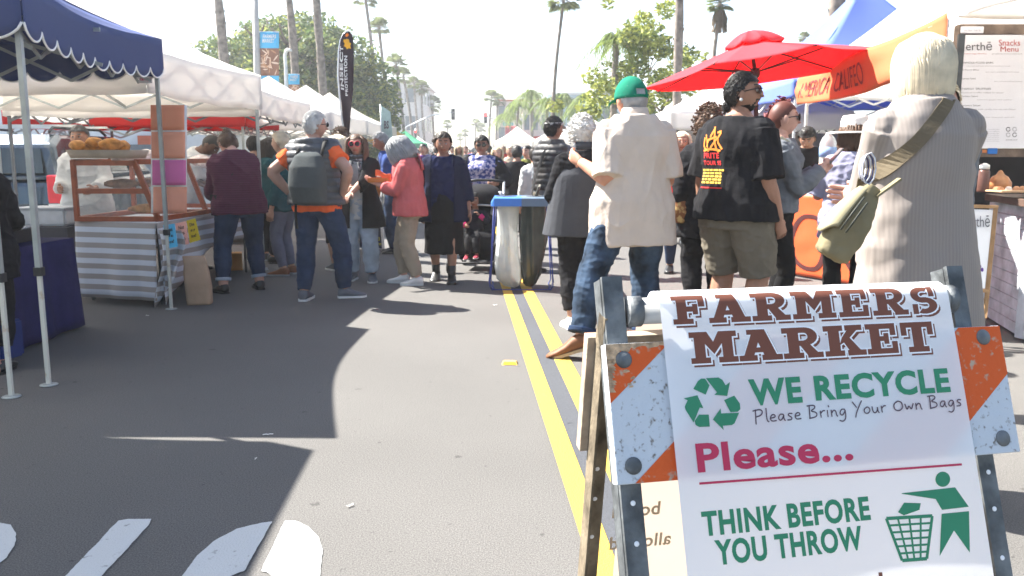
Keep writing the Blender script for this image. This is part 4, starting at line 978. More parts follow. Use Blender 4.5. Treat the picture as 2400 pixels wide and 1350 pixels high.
def sole(mb, An, fd, H):
    f, s, u, h = _ff(An, fd, H); L = .155 * H; pts = []
    for q, hw in ((0, .5), (.04, .8), (.2, .95), (.4, .9), (.6, 1.05), (.78, 1.12), (.92, .92), (1.0, .4)): pts.append((q, hw * .031 * H))
    out = [h + f * (L * q - .002) + s * w_ for q, w_ in pts] + [h + f * (L * q - .002) - s * w_ for q, w_ in pts[::-1]]
    mb.poly([p + u * .0005 for p in out], u * .0105 * H)
def hairdo(o, style, hm, H, seed=1):
    hc, HR, W = o['hc'], o['HR'], o['W']; st = dict(style) if isinstance(style, dict) else {'k': style}; k = st['k']
    rnd = random.Random(int(o['H'] * 1000) + len(k)); th = st.get('th', .006); th = min(th, .004) if k in ('bob', 'long') else th; mb = MB(); nu, nv = 64, 48
    vs = []
    for d in sph(nu, nv):
        n_ = nz(d, 3.5, o['H'] * 3) + .35 * nz(V((d.x * 16, d.y * 16, d.z * 3.5)), 1, 2) + .25 * nz(V((d.x * 34, d.y * 34, d.z * 7)), 1, 5); vs.append(head_pt(d, H, 1, 0) * (1.02) + d * H * (th * (1 + .5 * n_) if k != 'buzz' else .002))
    fs = []
    for f in sphfaces(nu, nv):
        q = (vs[f[0]] + vs[f[2]]) / 2 / H; fr = q.y / .057; t_ = max(0, min(1, (fr + st.get('back', .75)) / 1.3)); t_ = t_ * t_ * (3 - 2 * t_)
        hl = st.get('nape', -.052) * (1 - t_) + st.get('line', .036) * t_
        if abs(q.x) > .04 and -.02 < q.y < .02: hl = max(hl, .004 if k not in ('bob', 'long', 'curly') else -.03)
        if k == 'bald' and q.z > -.0: continue
        if q.z > hl: fs.append(f)
    mb.add([W(hc + HR @ v) for v in vs], fs, 0, True)
    L = st.get('len', 0)
    if L:
        N = st.get('n', 340); curlr = st.get('curl', 0); vol = st.get('vol', .012)
        for i in range(N):
            az = rnd.uniform(math.pi * .5 + st.get('open', .98), math.pi * 2.5 - st.get('open', .98)); el = rnd.uniform(-.1, 1.45)
            d = V((math.cos(az) * math.cos(el), math.sin(az) * math.cos(el), math.sin(el))); p = head_pt(d, H, 1.02); pts = [p + d * .002]
            if not L:
                q = p + (d * .5 + V((rnd.gauss(0, .4), rnd.gauss(0, .4), -.5))) * .012 * H; pts.append(q); mb.tube([W(hc + HR @ x) for x in pts], [.006 * H, .001], 4); continue
            ll = L * rnd.uniform(.8, 1.08); S_ = 7; ph = rnd.uniform(0, 6.28); o2 = V((d.x, d.y, 0)); o2 = o2.normalized() if o2.length > .05 else V((0, -1, 0))
            eq = head_pt(o2, H, 1.0); off = vol * H * rnd.uniform(.5, 1.25)
            if L < .2: off += .004 * H
            for j in range(1, S_ + 1):
                q = j / S_; zt = p.z + (-ll * H - p.z) * q
                if zt > 0: dd = o2 * math.cos(math.asin(min(.99, zt / (.07 * H)))); base = V((dd.x * eq.length, dd.y * eq.length, zt)) if True else None; c = base + o2 * off
                else:
                    fall = min(1, -zt / (.09 * H)); c = V((eq.x, eq.y, zt)) * 1.0 + o2 * off * (1 + .25 * math.sin(fall * 3)); c.z = zt; c -= V((eq.x, eq.y, 0)) * st.get('tuck', .12) * fall
                c += V((math.sin(ph + q * 9), math.cos(ph + q * 9), 0)) * curlr * H * q
                pts.append(c)
            ws = [W(hc + HR @ x) if pts[0].z > -1 else x for x in pts]; mb.tube(ws, [.005 * H] + [.0055 * H] * (S_ - 1) + [.001 * H], 4)
    if k in ('curly',):
        for i in range(int(st.get('n', 200) * 1.7)):
            az = rnd.uniform(math.pi * .5 + .6, math.pi * 2.5 - .6); el = rnd.uniform(-.5, 1.5); d = V((math.cos(az) * math.cos(el), math.sin(az) * math.cos(el), math.sin(el)))
            p = head_pt(d, H, 1.0) + d * H * rnd.uniform(.004, st.get('vol', .02)); r_ = H * rnd.uniform(.003, .006); mb.tube([W(hc + HR @ (p + V((math.cos(a), math.sin(a), a * .25)) * r_)) for a in range(0, 6)], .0026 * H, 4)
    if st.get('bun'):
        bx, by, bz, br = st['bun']
        for i in range(60):
            a = rnd.uniform(0, 6.28); b_ = rnd.uniform(-1.4, 1.4); d = V((math.cos(a) * math.cos(b_), math.sin(a) * math.cos(b_), math.sin(b_))); c = V((bx, by, bz)) * H
            mb.tube([W(hc + HR @ (c + (Matrix.Rotation(x * .5, 3, 'Z') @ d) * br * H * rnd.uniform(.85, 1.12))) for x in range(4)], .006 * H, 4)
        mb.ball(W(hc + HR @ (V((bx, by, bz)) * H)), br * H * .95, 12)
    if k == 'short' and not st.get('plain') and V(o['t'].location).length < 12.5:
        for i in range(1100):
            az = rnd.uniform(0, 6.283); el = rnd.uniform(-.9, 1.5); d = V((math.cos(az) * math.cos(el), math.sin(az) * math.cos(el), math.sin(el))); p = head_pt(d, H, 1.02) + d * th * .9 * H; q = p / H
            fr = q.y / .057; t_ = max(0, min(1, (fr + .75) / 1.3)); t_ = t_ * t_ * (3 - 2 * t_)
            if q.z < st.get('nape', -.052) * (1 - t_) + st.get('line', .036) * t_ + .002: continue
            fl_ = V((d.x * .5 + rnd.gauss(0, .2), -.8 + rnd.gauss(0, .25), -.35 - .5 * (1 - max(0, d.z)))); fl_ = (fl_ - d * fl_.dot(d)).normalized(); L2 = H * rnd.uniform(.008, .017)
            mb.tube([W(hc + HR @ x) for x in (p, p + fl_ * L2 * .5 + d * .0025 * H, p + fl_ * L2 + d * .001 * H)], [.0014 * H, .0016 * H, .0003 * H], 3, 0, cap=False)
    o['hair'] = mb.build('hair', hm, o['t']); return o['hair']
def HW_(o, p): return o['W'](o['hc'] + o['HR'] @ (V(p) * o['hs']))
def glasses(o, frame, lens, r=.0155, rnd_=True, nm='sunglasses', w_=1.0):
    mb = MB()
    for sg in (-1, 1):
        c = V((sg * .0195, .0585, .004)); pts = []
        for i in range(17):
            a = 2 * math.pi * i / 16; px_, pz = math.cos(a) * r * w_, math.sin(a) * r * (1 if rnd_ else .82); pts.append(HW_(o, c + V((px_, -abs(px_ + sg * .02) * .12, pz))))
        mb.tube(pts, .0016 * o['hs'] * 1.3, 5, 0, cap=False); mb.add(pts[:-1], [tuple(range(16))], 1)
        mb.tube([HW_(o, (sg * .034, .054, .008)), HW_(o, (sg * .0465, .03, .006)), HW_(o, (sg * .049, -.002, .002))], .0017 * o['hs'], 5, 0)
    mb.tube([HW_(o, (-.006, .0605, .008)), HW_(o, (0, .062, .009)), HW_(o, (.006, .0605, .008))], .0018 * o['hs'], 5, 0)
    return mb.build(nm, [frame, lens], o['t'])
m_lens = mat('dark lens', (.01, .01, .014), rough=.1, spec=.8); m_gfr = mat('black frame', (.015, .013, .013), rough=.35)
def strap(o, pts, wd, m, nm='strap', th=.004):
    mb = MB(); P_ = [o['W'](V(p) * o['H']) for p in pts]; c = o['W'](V((0, 0, .7)) * o['H']); L = []; n = len(P_)
    for i, p in enumerate(P_):
        d = (P_[min(i + 1, n - 1)] - P_[max(i - 1, 0)]).normalized(); out_ = (p - V((c.x, c.y, p.z))); out_ = out_.normalized() if out_.length > 1e-3 else V((0, -1, 0)); s = d.cross(out_).normalized() * wd / 2; L.append((p, s, out_))
    vs = []
    for p, s, u in L: vs += [p - s, p + s, p + s + u * th, p - s + u * th]
    fs = []
    for i in range(n - 1):
        a = i * 4; b = a + 4
        for j in range(4): fs.append((a + j, a + (j + 1) % 4, b + (j + 1) % 4, b + j))
    fs += [(0, 3, 2, 1), tuple((n - 1) * 4 + j for j in range(4))]
    mb.add(vs, fs, 0); return mb.build(nm, m, o['t'])
def project_on(obj, o, c, ax, az, out_, polys, off, m, nm, parent=None):
    """lay flat 2-D artwork on a garment: polys in metres around centre c (person local fractions), pushed onto the cloth"""
    me = obj.data; M = rootmat(obj); bvh = BVHTree.FromPolygons([M @ v.co for v in me.vertices], [list(p.vertices) for p in me.polygons])
    C = o['W'](V(c) * o['H']); R3 = o['M'].to_3x3(); ax = (R3 @ V(ax)).normalized(); az = (R3 @ V(az)).normalized(); n = (R3 @ V(out_)).normalized()
    mb = MB()
    for vs, fs, mi in polys:
        w_ = []
        for x, y in vs:
            q = C + ax * x + az * y + n * .25; h = bvh.ray_cast(q, -n)
            w_.append((h[0] + h[1] * off if (h[1].dot(n) > 0) else h[0] + n * off) if h[0] is not None else C + ax * x + az * y)
        mb.add(w_, fs, mi)
    return mb.build(nm, m, parent or obj)
def gridpoly(x0, y0, x1, y1, nx, ny, mi=0):
    vs = [(x0 + (x1 - x0) * i / nx, y0 + (y1 - y0) * j / ny) for j in range(ny + 1) for i in range(nx + 1)]
    return (vs, [(j * (nx + 1) + i, j * (nx + 1) + i + 1, (j + 1) * (nx + 1) + i + 1, (j + 1) * (nx + 1) + i) for j in range(ny) for i in range(nx)], mi)
# ================================================================ CAST
jean = fabric('dark denim', (.02, .036, .075), var=.25); jean2 = fabric('washed denim', (.032, .052, .085), var=.7); jeanl = fabric('light denim', (.32, .38, .45), var=.25); blk = fabric('black', (.012, .012, .014), var=.3)
blkl = fabric('black leggings', (.009, .009, .01)); cream = fabric('cream linen', (.52, .44, .375), var=.05); khaki = fabric('khaki', (.3, .25, .19)); grey = fabric('heather grey', (.13, .14, .155), var=.2)
maroon = stripes('maroon knit', (.05, .007, .024), (.07, .011, .035), 46, 2, .5); navy = fabric('navy', (.007, .010, .032)); navy2 = fabric('navy blouse', (.008, .013, .055)); pinkf = fabric('coral pink', (.5, .115, .115)); orgf = fabric('orange cotton', (.75, .12, .03))
taupe = fabric('taupe', (.13, .115, .09)); whitef = fabric('white cotton', (.5, .5, .49)); lav = fabric('lavender cotton', (.28, .28, .38)); teal = fabric('teal', (.01, .06, .07)); capeg = fabric('charcoal cape', (.055, .058, .066)); beige = fabric('beige', (.4, .33, .25))
knit = stripes('oatmeal knit', (.25, .22, .20), (.228, .20, .182), 80, 0, .5); redf = fabric('red jacket', (.5, .02, .02)); bluef = fabric('blue shirt', (.03, .06, .2))
rub_w = mat('white rubber', (.62, .63, .62), rough=.6); rub_g = mat('grey rubber', (.3, .32, .33), rough=.7); sh_blk = mat('black leather', (.012, .012, .013), rough=.4, spec=.5); sh_gry = mat('grey mesh', (.11, .12, .14), rough=.85); sh_wht = mat('white leather', (.66, .66, .65), rough=.45); sh_brn = mat('tan leather', (.16, .065, .028), rough=.6)
m_vest = mat('quilted charcoal nylon', (.045, .05, .06), rough=.45, var=.2, bump=.2, bscale=30, spec=.5); m_vestb = mat('quilted black nylon', (.018, .016, .016), rough=.5, var=.2, spec=.5); m_pack = fabric('grey backpack', (.062, .07, .072)); m_web = mat('black webbing', (.012, .012, .013), rough=.8)
SK_F = (.42, .235, .17); SK_M = (.30, .155, .10); SK_D = (.11, .055, .035); SK_P = (.52, .29, .22)
def at(px, Y): return V(((px - 1200) / 2000 * (Y * _c + CAM_H * _s * .35), Y, 0))
def quilt(mb, o, q0, q1, off, step=.11):
    pass
def vest_outer(m_, off=.026, q0=.0, rows=9, amp=.009, nm='vest', bl=.044):
    def f(o, torso, sleeves, garment, vx):
        H = o['H']; g = MB(); torso(g, q0, 1.10, off, 0, 28)
        for i in range(2): g.ball(o['S'][i], bl * H, 12)
        z0, z1 = 1e9, -1e9
        def wr(p, n): return amp * (abs(math.sin(p.z * math.pi * rows / (.32 * H))) ** .6 - .6) + .004 * nz(V((p.x * 3, p.y * 3, p.z)), 9, 5)
        r_ = remesh(g, vx, 2, wr); r_.v = [o['W'](p) for p in r_.v]; o['outer'] = r_.build(nm, m_, o['t'])
    return f
def open_jacket(m_, off=.02, hem=-.5, slv=.95, gap=.30, nm='jacket', fl=.05):
    """open front: the garment shell with a gap cut down its front"""
    def f(o, torso, sleeves, garment, vx):
        H = o['H']; g = MB(); torso(g, hem, 1.08, off, fl, 30)
        if slv: sleeves(g, off, slv)
        r_ = remesh(g, vx, 3, lambda p, n: .008 * nz(V((p.x, p.y, p.z * .4)), 8, 3)); keep = []
        for k, fc in enumerate(r_.f):
            c = sum((r_.v[i] for i in fc), V()) / len(fc); a = o['sx'].dot(c - o['spine'](.5)); b = o['sy'].dot(c - o['spine'](.5))
            bottom = c.z < (.53 + hem * .29) * H + .02 * H and abs(sum((r_.v[i].z for i in fc)) / len(fc) - c.z) < 1
            if b > .02 * H and abs(a) < gap * .1 * H + .02 * H * 0 and c.z < .86 * H and not abs(a) > .12 * H: continue
            keep.append(fc)
        r_.f = keep; r_.m = [0] * len(keep); r_.smooth = [True] * len(keep); r_.v = [o['W'](p) for p in r_.v]
        o['outer'] = r_.build(nm, m_, o['t'], solid=.004)
    return f
def cape_outer(o, torso, sleeves, garment, vx):
    H = o['H']; g = MB(); secs = []
    for q in range(13):
        t_ = q / 12; z = (.86 - .42 * t_) * H; wv = (.045 + .075 * min(1, t_ * 3.2) + .075 * t_) * H
        secs.append((V((0, .01 * H, z)), V((1, 0, 0)), V((0, 1, 0)), wv, wv * .72))
    g.loft(secs, 30); r_ = remesh(g, vx, 3, lambda p, n: .012 * nz(V((p.x, p.y, p.z * .25)), 7, 3)); r_.v = [o['W'](p) for p in r_.v]; o['outer'] = r_.build('cape', capeg, o['t'])
    mb = MB(); mb.tube([o['W'](V((0, .0, z)) * H) for z in (.835, .87)], [.05 * H, .042 * H], 16); mb.build('collar', capeg, o['t'])
# ---- man in the cream shirt
o = person('man seen from behind in a cream short sleeved shirt, jeans and green cap', at(1482, 5.85), 12, 1.91, sk=(.5, .25, .17), hair='grey', style={'k': 'short', 'nape': -.045, 'plain': 1}, feet=((-.225, -.11, -70, .012, 18), (.07, .02, 10)), hands=((-.175, .07, .68), (.14, .13, .63)), elb=((-.15, -.3, -1), (.15, -.35, -1)), neck=.014,
           wid=1.12, belly=.015, shirt=cream, sleeve=.50, hem=.395, loose=.026, flare=.022, pants=jean2, ploose=.017, plen=.96, shoes=(sh_brn, mat('tan sole', (.35, .27, .18))), shoe='sandal', head=(-14, -4, 0), arm=1.15, collar=.03, vfold=1, cuff=jean)
H_ = o['hs']; mb = MB()
pts = [head_pt(d, H_, 1.15) + V((0, 0, .004)) for d in sph(36, 24)]; fs = []
for f in sphfaces(36, 24):
    q = (pts[f[0]] + pts[f[2]]) / 2 / H_
    if q.z > .006 and not (q.y < -.035 and abs(q.x) < .020 and q.z < .030 and q.z > .014): fs.append(f)
mb.add([o['W'](o['hc'] + o['HR'] @ p) for p in pts], fs, 0, True)
cap = mb.build('cap', fabric('green cap', (.01, .16, .10)), o['t'], solid=.003)
mb = MB(); mb.grid(lambda a, b: HW_(o, ((a - .5) * .088 * (1 - .45 * b * b), .05 + .05 * b, .016 - .012 * b - .03 * (a - .5) ** 2 * 2)), 12, 6); mb.build('brim', fabric('green cap', (.01, .16, .10)), cap, solid=.003)
mb = MB(); mb.tube([HW_(o, ((k - 4) * .007, -.0675 + abs(k - 4) * .0012, .009)) for k in range(9)], .003, 6); mb.build('strap', fabric('green cap', (.01, .16, .10)), cap)
mb = MB(); 
for i in range(17):
    a = math.pi * 2 * i / 16; 
mb.loft([(o['W'](o['top'] + o['td'] * z * o['H']), V((1, 0, 0)), V((0, 1, 0)), r * o['H'], r * .92 * o['H']) for z, r in ((.0, .058), (.025, .051), (.048, .046), (.05, .043))], 24); mb.build('shirt_collar', cream, o['shirt'])
# ---- woman in the cape
o = person('white haired woman in a charcoal cape, walking beside the cap man', at(1368, 6.65), 10, 1.66, sk=SK_P, hair='white', style={'k': 'curly', 'n': 220, 'vol': .022, 'th': .012}, shirt=blk, sleeve=.9, hands=((-.05, .12, .58), (.05, .12, .58)), elb=((-.3, .2, -1), (.3, .2, -1)), pants=blk, plen=.90, ploose=.016, shoes=(sh_wht, rub_w), outer=cape_outer, head=(-5, -8, 0), wid=1.05, feet=((-.06, -.05, -5), (.055, .10, 5)), face=False)
# ---- visor man
o = person('man in white visor and black quilted vest raising a phone', at(1292, 9.75), -48, 1.79, sk=SK_M, hair='black', style={'k': 'short', 'th': .008}, shirt=grey, sleeve=.97, hem=.46, hands=((-.13, .05, .47), (.03, .20, .86)), elb=(None, (.4, .1, -1)), pants=taupe, plen=.50, ploose=.022, shoes=(sh_blk, sh_blk), socks=whitef, outer=vest_outer(m_vestb), wid=1.12, feet=((-.08, -.08, -5), (.06, .06, 10)), head=(8, 2, 0), legw=1.1)
mb = MB(); mb.loft([(HW_(o, (0, 0, z)), (o['M'].to_3x3() @ (o['HR'] @ V((1, 0, 0)))), (o['M'].to_3x3() @ (o['HR'] @ V((0, 1, 0)))), .0505 * o['hs'] * k, .0615 * o['hs'] * k) for z, k in ((.020, 1.0), (.036, .98))], 28, cap=False); vz = mb.build('visor_band', whitef, o['t'], solid=.003)
mb = MB(); mb.grid(lambda a, b: HW_(o, ((a - .5) * .09 * (1 - .45 * b * b), .052 + .05 * b, .022 - .012 * b - .06 * (a - .5) ** 2)), 10, 5); mb.build('visor_brim', whitef, vz, solid=.003)
strap(o, [(.07, .02, .82), (.06, -.05, .83), (.03, -.098, .76), (0, -.11, .68), (-.03, -.115, .6), (-.06, -.11, .5)], .045, m_web, 'bag_strap')
ph = thing('smartphone', o['W'](o['HN'][1]), R(-40), 'white smartphone held up by the visor man', 'phone'); mb = MB(); c = o['W'](o['HN'][1]) + V((.05, .02, .03)); mb.box(c, (.16, .012, .08), R(-40), bev=.004); mb.build('case', rub_w, ph)
mb = MB(); mb.box(c + V((.0, .0, 0)), (.145, .014, .068), R(-40)); mb.build('screen', mat('phone screen', (.06, .14, .12), rough=.1), ph)
# ---- black T-shirt man
o = tee = person('bearded man with sunglasses in black T-shirt with orange back print', at(1722, 5.9), -50, 1.92, sk=SK_M, hair='black', style={'k': 'short', 'th': .004, 'line': .030, 'bun': (0, -.055, -.035, .014)}, beard='full', shirt=blk, sleeve=.52, hem=.475, loose=.027, flare=.02, pants=taupe, plen=.50, ploose=.024,
           hands=((-.15, .03, .47), (.145, .05, .475)), wid=1.18, belly=.022, arm=1.3, legw=1.15, shoes=(sh_blk, sh_blk), head=(60, 7, 0), curl=(.5, .6), feet=((-.075, .0, -8), (.07, .0, 10)), vfold=1)
glasses(o, m_gfr, m_lens, .0165, False)
mb = MB(); mb.lathe(HW_(o, (.05, -.004, -.022)), [(0, 0), (.011, 0), (.011, .005), (0, .005)], 12, axis=o['M'].to_3x3() @ (o['HR'] @ V((1, 0, 0)))); mb.build('ear_plug', rub_w, o['t'])
mb = MB(); a_ = o['W'](o['Wr'][1]); b_ = o['W'](o['El'][1]); mb.tube([a_.lerp(b_, .08), a_.lerp(b_, .15)], .034, 14); mb.build('wristband', sh_blk, o['t'])
mb = MB(); mb.tube([a_.lerp(b_, .02), a_.lerp(b_, .06)], .033, 14); mb.build('watch', mat('olive strap', (.16, .14, .05), rough=.7), o['t'])
pr = []; rr = random.Random(9)
def sq(x0, y0, x1, y1, mi): pr.append(gridpoly(x0, y0, x1, y1, max(1, int((x1 - x0) / .02)), 1, mi))
for k in range(5):  # tour dates block
    x = -.10
    while x < .085:
        w_ = rr.uniform(.018, .045); sq(x, -.105 - k * .021, min(x + w_, .1), -.105 - k * .021 + .013, 1); x += w_ + .008
sq(-.10, -.222, .1, -.214, 2)
def txt(body, box, mi, bold=.03, shear=0):
    vs, fs = textpolys(body, bold, shear); xs = [p[0] for p in vs]; ys = [p[1] for p in vs]; x0, x1, y0, y1 = min(xs), max(xs), min(ys), max(ys)
    pr.append(([(box[0] + (x - x0) / (x1 - x0) * (box[2] - box[0]), box[1] + (y - y0) / (y1 - y0) * (box[3] - box[1])) for x, y in vs], fs, mi))
txt('PRITE', (-.085, -.02, .055, .018), 2); txt('TOUR 95', (-.085, -.065, .075, -.035), 2)
for L in ([(-.07, .14), (-.04, .05), (-.06, .06), (0, .17)], [(-.05, .10), (.05, .13), (-.02, .05)], [(.0, .19), (.02, .06), (.05, .02)], [(.03, .15), (.075, .16), (.03, .10), (.085, .04)], [(-.09, .03), (-.02, .045), (.07, .03)], [(-.08, .12), (-.09, .05), (-.03, .03)]):
    m2 = MB(); stroke2(m2, L, .014, lambda u, v, q: V((u, v, 0)), 0, 0, 1); pr.append(([(p.x, p.y) for p in m2.v], m2.f, 0))
bk_ = (o['M'].to_3x3().inverted() @ V((1, -.12, 0))).normalized()
oo = (o['M'].to_3x3().inverted() @ V((-.25, -1, 0))).normalized()
for nm_, sel in (('logo_print', [p for p in pr if p[2] == 0]), ('date_print', [p for p in pr if p[2] == 1]), ('title_print', [p for p in pr if p[2] == 2])):
  project_on(o['shirt'], o, (-.035, -.06, .70), (.97, -.0, 0), (0, 0, 1), (-.0, -1, 0), sel, .004, [mat('print orange', (.7, .22, .03)), mat('print yellow', (.62, .4, .06)), mat('print red', (.6, .03, .03))], nm_)
# ---- grey sweater woman
o = person('woman in grey sweatshirt and black leggings with red side shaved hair and sunglasses', at(1815, 6.35), -98, 1.76, sk=SK_P, hair='auburn', style={'k': 'buzz', 'len': 0}, shirt=grey, sleeve=.97, hem=.53, loose=.022, bust=.018, pants=blkl, ploose=.004, hands=((-.03, .17, .70), (.02, .175, .705)), elb=((-.3, -.6, -1), (.4, -.5, -1)), shoes=(sh_blk, sh_blk), head=(-4, 2, 0), curl=(1.0, 1.1), wid=1.04, palm=((1, -.2, .3), (-1, -.2, .3)))
glasses(o, m_gfr, m_lens, .0165, False); sw = o
hdo = dict(o); hairdo(hdo, {'k': 'curly', 'n': 120, 'vol': .02, 'line': .05}, hairm('red'), o['hs'] * .99)
hdo['hair'].data.materials[0] = hairm('red')
# keep the long red hair on the far side only
me = hdo['hair'].data; bm = bmesh.new(); bm.from_mesh(me); Mi = (o['M'].to_3x3() @ o['HR']).inverted(); hcw = o['W'](o['hc']); Mr = rootmat(hdo['hair'])
bmesh.ops.delete(bm, geom=[f for f in bm.faces if (Mi @ ((Mr @ f.calc_center_median()) - hcw)).x > -.01], context='FACES'); bm.to_mesh(me); bm.free(); hdo['hair'].name = 'long_red_hair'
mb = MB(); rr = random.Random(5)
for i in range(70):
    a = rr.uniform(-1, 1); p0 = V((-.04 - .012 * rr.random(), -.05 + .06 * rr.random(), .03 - .04 * rr.random())); pts = []
    for j in range(8):
        q = j / 7; pts.append(HW_(o, p0 + V((-.012 * math.sin(q * 3 + a), -.03 * math.sin(q * 2) + .012 * a + .012 * math.sin(q * 10 + a * 5), -.24 * q))))
    mb.tube(pts, [.006, .011, .012, .012, .011, .010, .008, .002], 5)
mb.build('hair_lock', hairm('red'), o['t'])
ph = thing('smartphone', o['W'](o['HN'][1]), 0, 'grey smartphone in the hands of the woman in grey', 'phone'); mb = MB(); c = o['W'](o['HN'][1]) + V((.035, -.01, .05)); mb.box(c, (.012, .072, .145), R(20), M=Matrix.Rotation(R(40), 3, 'Y'), bev=.003); mb.build('case', mat('phone grey', (.12, .12, .12), rough=.4), ph)
strap(o, [(.085, .05, .80), (.08, .0, .835), (.085, -.05, .80), (.09, -.06, .72)], .025, mat('cream strap', (.5, .45, .33)), 'bag_strap')
pb = thing('paper_bag', o['W'](V((.11, -.09, .58)) * o['H']), 0, 'folded brown paper bag tucked under the grey sweatshirt sleeve', 'paper bag'); mb = MB(); mb.box(o['W'](V((.115, -.07, .565)) * o['H']), (.05, .14, .24), R(15), bev=.004); mb.build('bag_body', mat('kraft paper', (.5, .34, .17), rough=.9, bump=.4, bscale=20), pb)
# ---- person in black jacket with curly hair
o = person('person in a black hooded jacket with curly brown hair and a white collar', at(1660, 7.0), 5, 1.73, sk=SK_F, hair='brown', style={'k': 'curly', 'n': 320, 'vol': .035, 'th': .016}, shirt=blk, sleeve=.97, hem=.40, loose=.03, pants=blk, ploose=.014, shoes=(sh_blk, rub_w), hands=((-.14, .06, .5), (.12, .1, .55)), face=False, wid=1.1)
mb = MB(); mb.tube([o['W'](V((0, -.01, z)) * o['H']) for z in (.80, .845)], [.075, .06], 14); mb.build('white_collar', whitef, o['t'])
hb = thing('handbag', at(1602, 7.0) + V((0, 0, .86)), 0, 'brown patterned handbag hanging beside the black jacket', 'handbag'); c = at(1600, 6.95) + V((0, 0, .93))
mb = MB(); mb.loft([(c + V((0, 0, z)), V((1, 0, 0)), V((0, 1, 0)), a, b) for z, a, b in ((-.13, .05, .05), (-.11, .085, .065), (0, .095, .07), (.1, .07, .05), (.12, .06, .03))], 18); mb.build('bag_body', mat('patterned brown cloth', (.2, .08, .03), col2=(.5, .36, .15), scale=22, thresh=.52), hb)
mb = MB(); mb.tube([c + V((-.05, 0, .1)), c + V((-.03, .03, .3)), c + V((.03, .06, .42))], .012, 6); mb.build('handle', mat('dark strap', (.03, .02, .02)), hb)
# ---- woman in red beyond the cream shirt
person('woman with brown hair in red jacket, mostly hidden by the cream shirt', at(1593, 9.8), 175, 1.63, hair='ash', style={'k': 'long', 'len': .12}, shirt=redf, sleeve=.95, pants=jean, shoes=(sh_blk, sh_blk))
# ---- server behind the orange stall
o = person('server in black polo bending over the orange stall counter', at(1885, 10.5), 165, 1.74, sk=SK_M, hair='black', style={'k': 'short', 'th': .012}, shirt=blk, sleeve=.45, hem=.45, pants=blk, shoes=(sh_blk, sh_blk), fwd=16, head=(10, -22, 0), hands=((-.14, .22, .60), (.16, .2, .62)), wid=1.05, arm=1.1, group='stall keepers')
# ---- woman in the white hat
o = person('woman in white straw hat and lavender shirt, partly hidden by the long cardigan', at(1992, 6.7), -15, 1.64, sk=SK_M, hair='brown', style={'k': 'long', 'len': .07}, shirt=lav, sleeve=.5, hem=.43, loose=.026, pants=blkl, shoes=(sh_blk, rub_w), hands=((-.1, .18, .64), (.1, .18, .64)), wid=1.1, face=False)
mb = MB(); mb.lathe(HW_(o, (0, -.002, .008)), [(.2, .0), (.19, .012), (.108, .016), (.106, .03), (.104, .10), (.09, .135), (.04, .142), (0, .138)], 28); ht = mb.build('hat', mat('white straw', (.66, .64, .6), rough=.9, bump=.4, bscale=60), o['t'])
mb = MB(); mb.lathe(HW_(o, (0, -.002, .008)), [(.109, .018), (.109, .05)], 28); mb.build('hat_band', blk, ht)
# ---- woman in the long cardigan
def cardi(o, torso, sleeves, garment, vx):
    H = o['H']; g = MB(); torso(g, -.1, 1.06, .018, 0, 30); sleeves(g, .015, .93)
    secs = []
    for i in range(15):
        q = i / 14; z = (.64 - .36 * q) * H; w_ = (.100 + .050 * q ** .8) * H; secs.append((V((.004 * H, -.01 * H * q, z)), V((1, 0, 0)), V((0, 1, 0)), w_, w_ * .74))
    g.loft(secs, 32)
    def wr(p, n):
        a = math.atan2(p.y, p.x)
        return .010 * nz(V((p.x * 1.4, p.y * 1.4, p.z * .3)), 6, 3) + .022 * max(0, math.sin(a * 5 + 1)) ** 2 * max(0, (.66 * H - p.z)) * 1.2 + .004 * nz(p, 16, 2)
    r_ = remesh(g, .0065, 3, wr); r_.v = [o['W'](p) for p in r_.v]; o['outer'] = r_.build('long_cardigan', knit, o['t'])
    mb = MB(); mb.loft([(o['W'](o['top'] + o['td'] * z * H), V((1, 0, 0)), V((0, 1, 0)), r * H, r * .85 * H) for z, r in ((-.004, .072), (.018, .055), (.026, .047), (.027, .043))], 24); mb.build('neckline', knit, o['outer'])
o = card = person('blonde woman from behind in a long oatmeal ribbed cardigan with crossbody bag', at(2142, 3.3), 4, 1.86, sk=SK_P, hair='ash', style={'k': 'bob', 'len': .080, 'n': 1200, 'vol': .007, 'th': .004, 'open': .7, 'tuck': .25}, shirt=whitef, sleeve=.3, hem=.5, loose=.008, hands=((.02, .17, .66), (-.02, .19, .63)), elb=((-.8, -.5, -1), (.8, -.5, -1)), pants=jeanl, ploose=.008, shoes=(sh_blk, rub_w), outer=cardi, hscale=.96, wid=.95, sh=.90, arm=.92, curl=(.5, .5), head=(4, -6, 0), face=False, vox=.008)
m_canv = fabric('olive canvas', (.19, .165, .10), var=.15); m_canv2 = fabric('dark olive webbing', (.13, .105, .07))
sp_ = [P(x, y, 3.2) for x, y in ((2230, 214), (2218, 236), (2192, 268), (2160, 306), (2128, 342), (2098, 378), (2068, 408), (2044, 432))]; Lq = o['M'].inverted(); sp_ = [Lq @ p for p in sp_]; c0 = V((0, 0, .7)) * o['H']
m2 = MB(); stroke2(m2, [(p.x - c0.x, p.z - c0.z) for p in sp_], .046, lambda u, v, q: V((u, v, 0)), 0, 0, 2)
so_ = project_on(o['outer'], o, (0, 0, .7), (1, 0, 0), (0, 0, 1), (0, -1, 0), [([(p.x, p.y) for p in m2.v], m2.f, 0)], .007, m_canv2, 'bag_strap', o['t'])
md = so_.modifiers.new('solid', 'SOLIDIFY'); md.thickness = .005; md.offset = 0
bc = P(1996, 522, 3.10); cb = thing('crossbody_bag', bc - V((0, 0, .14)), 0, 'olive canvas crossbody bag hanging on the left hip of the oatmeal cardigan', 'bag')
Mb = Matrix.Rotation(R(30), 3, 'Y')  # leaning with the strap
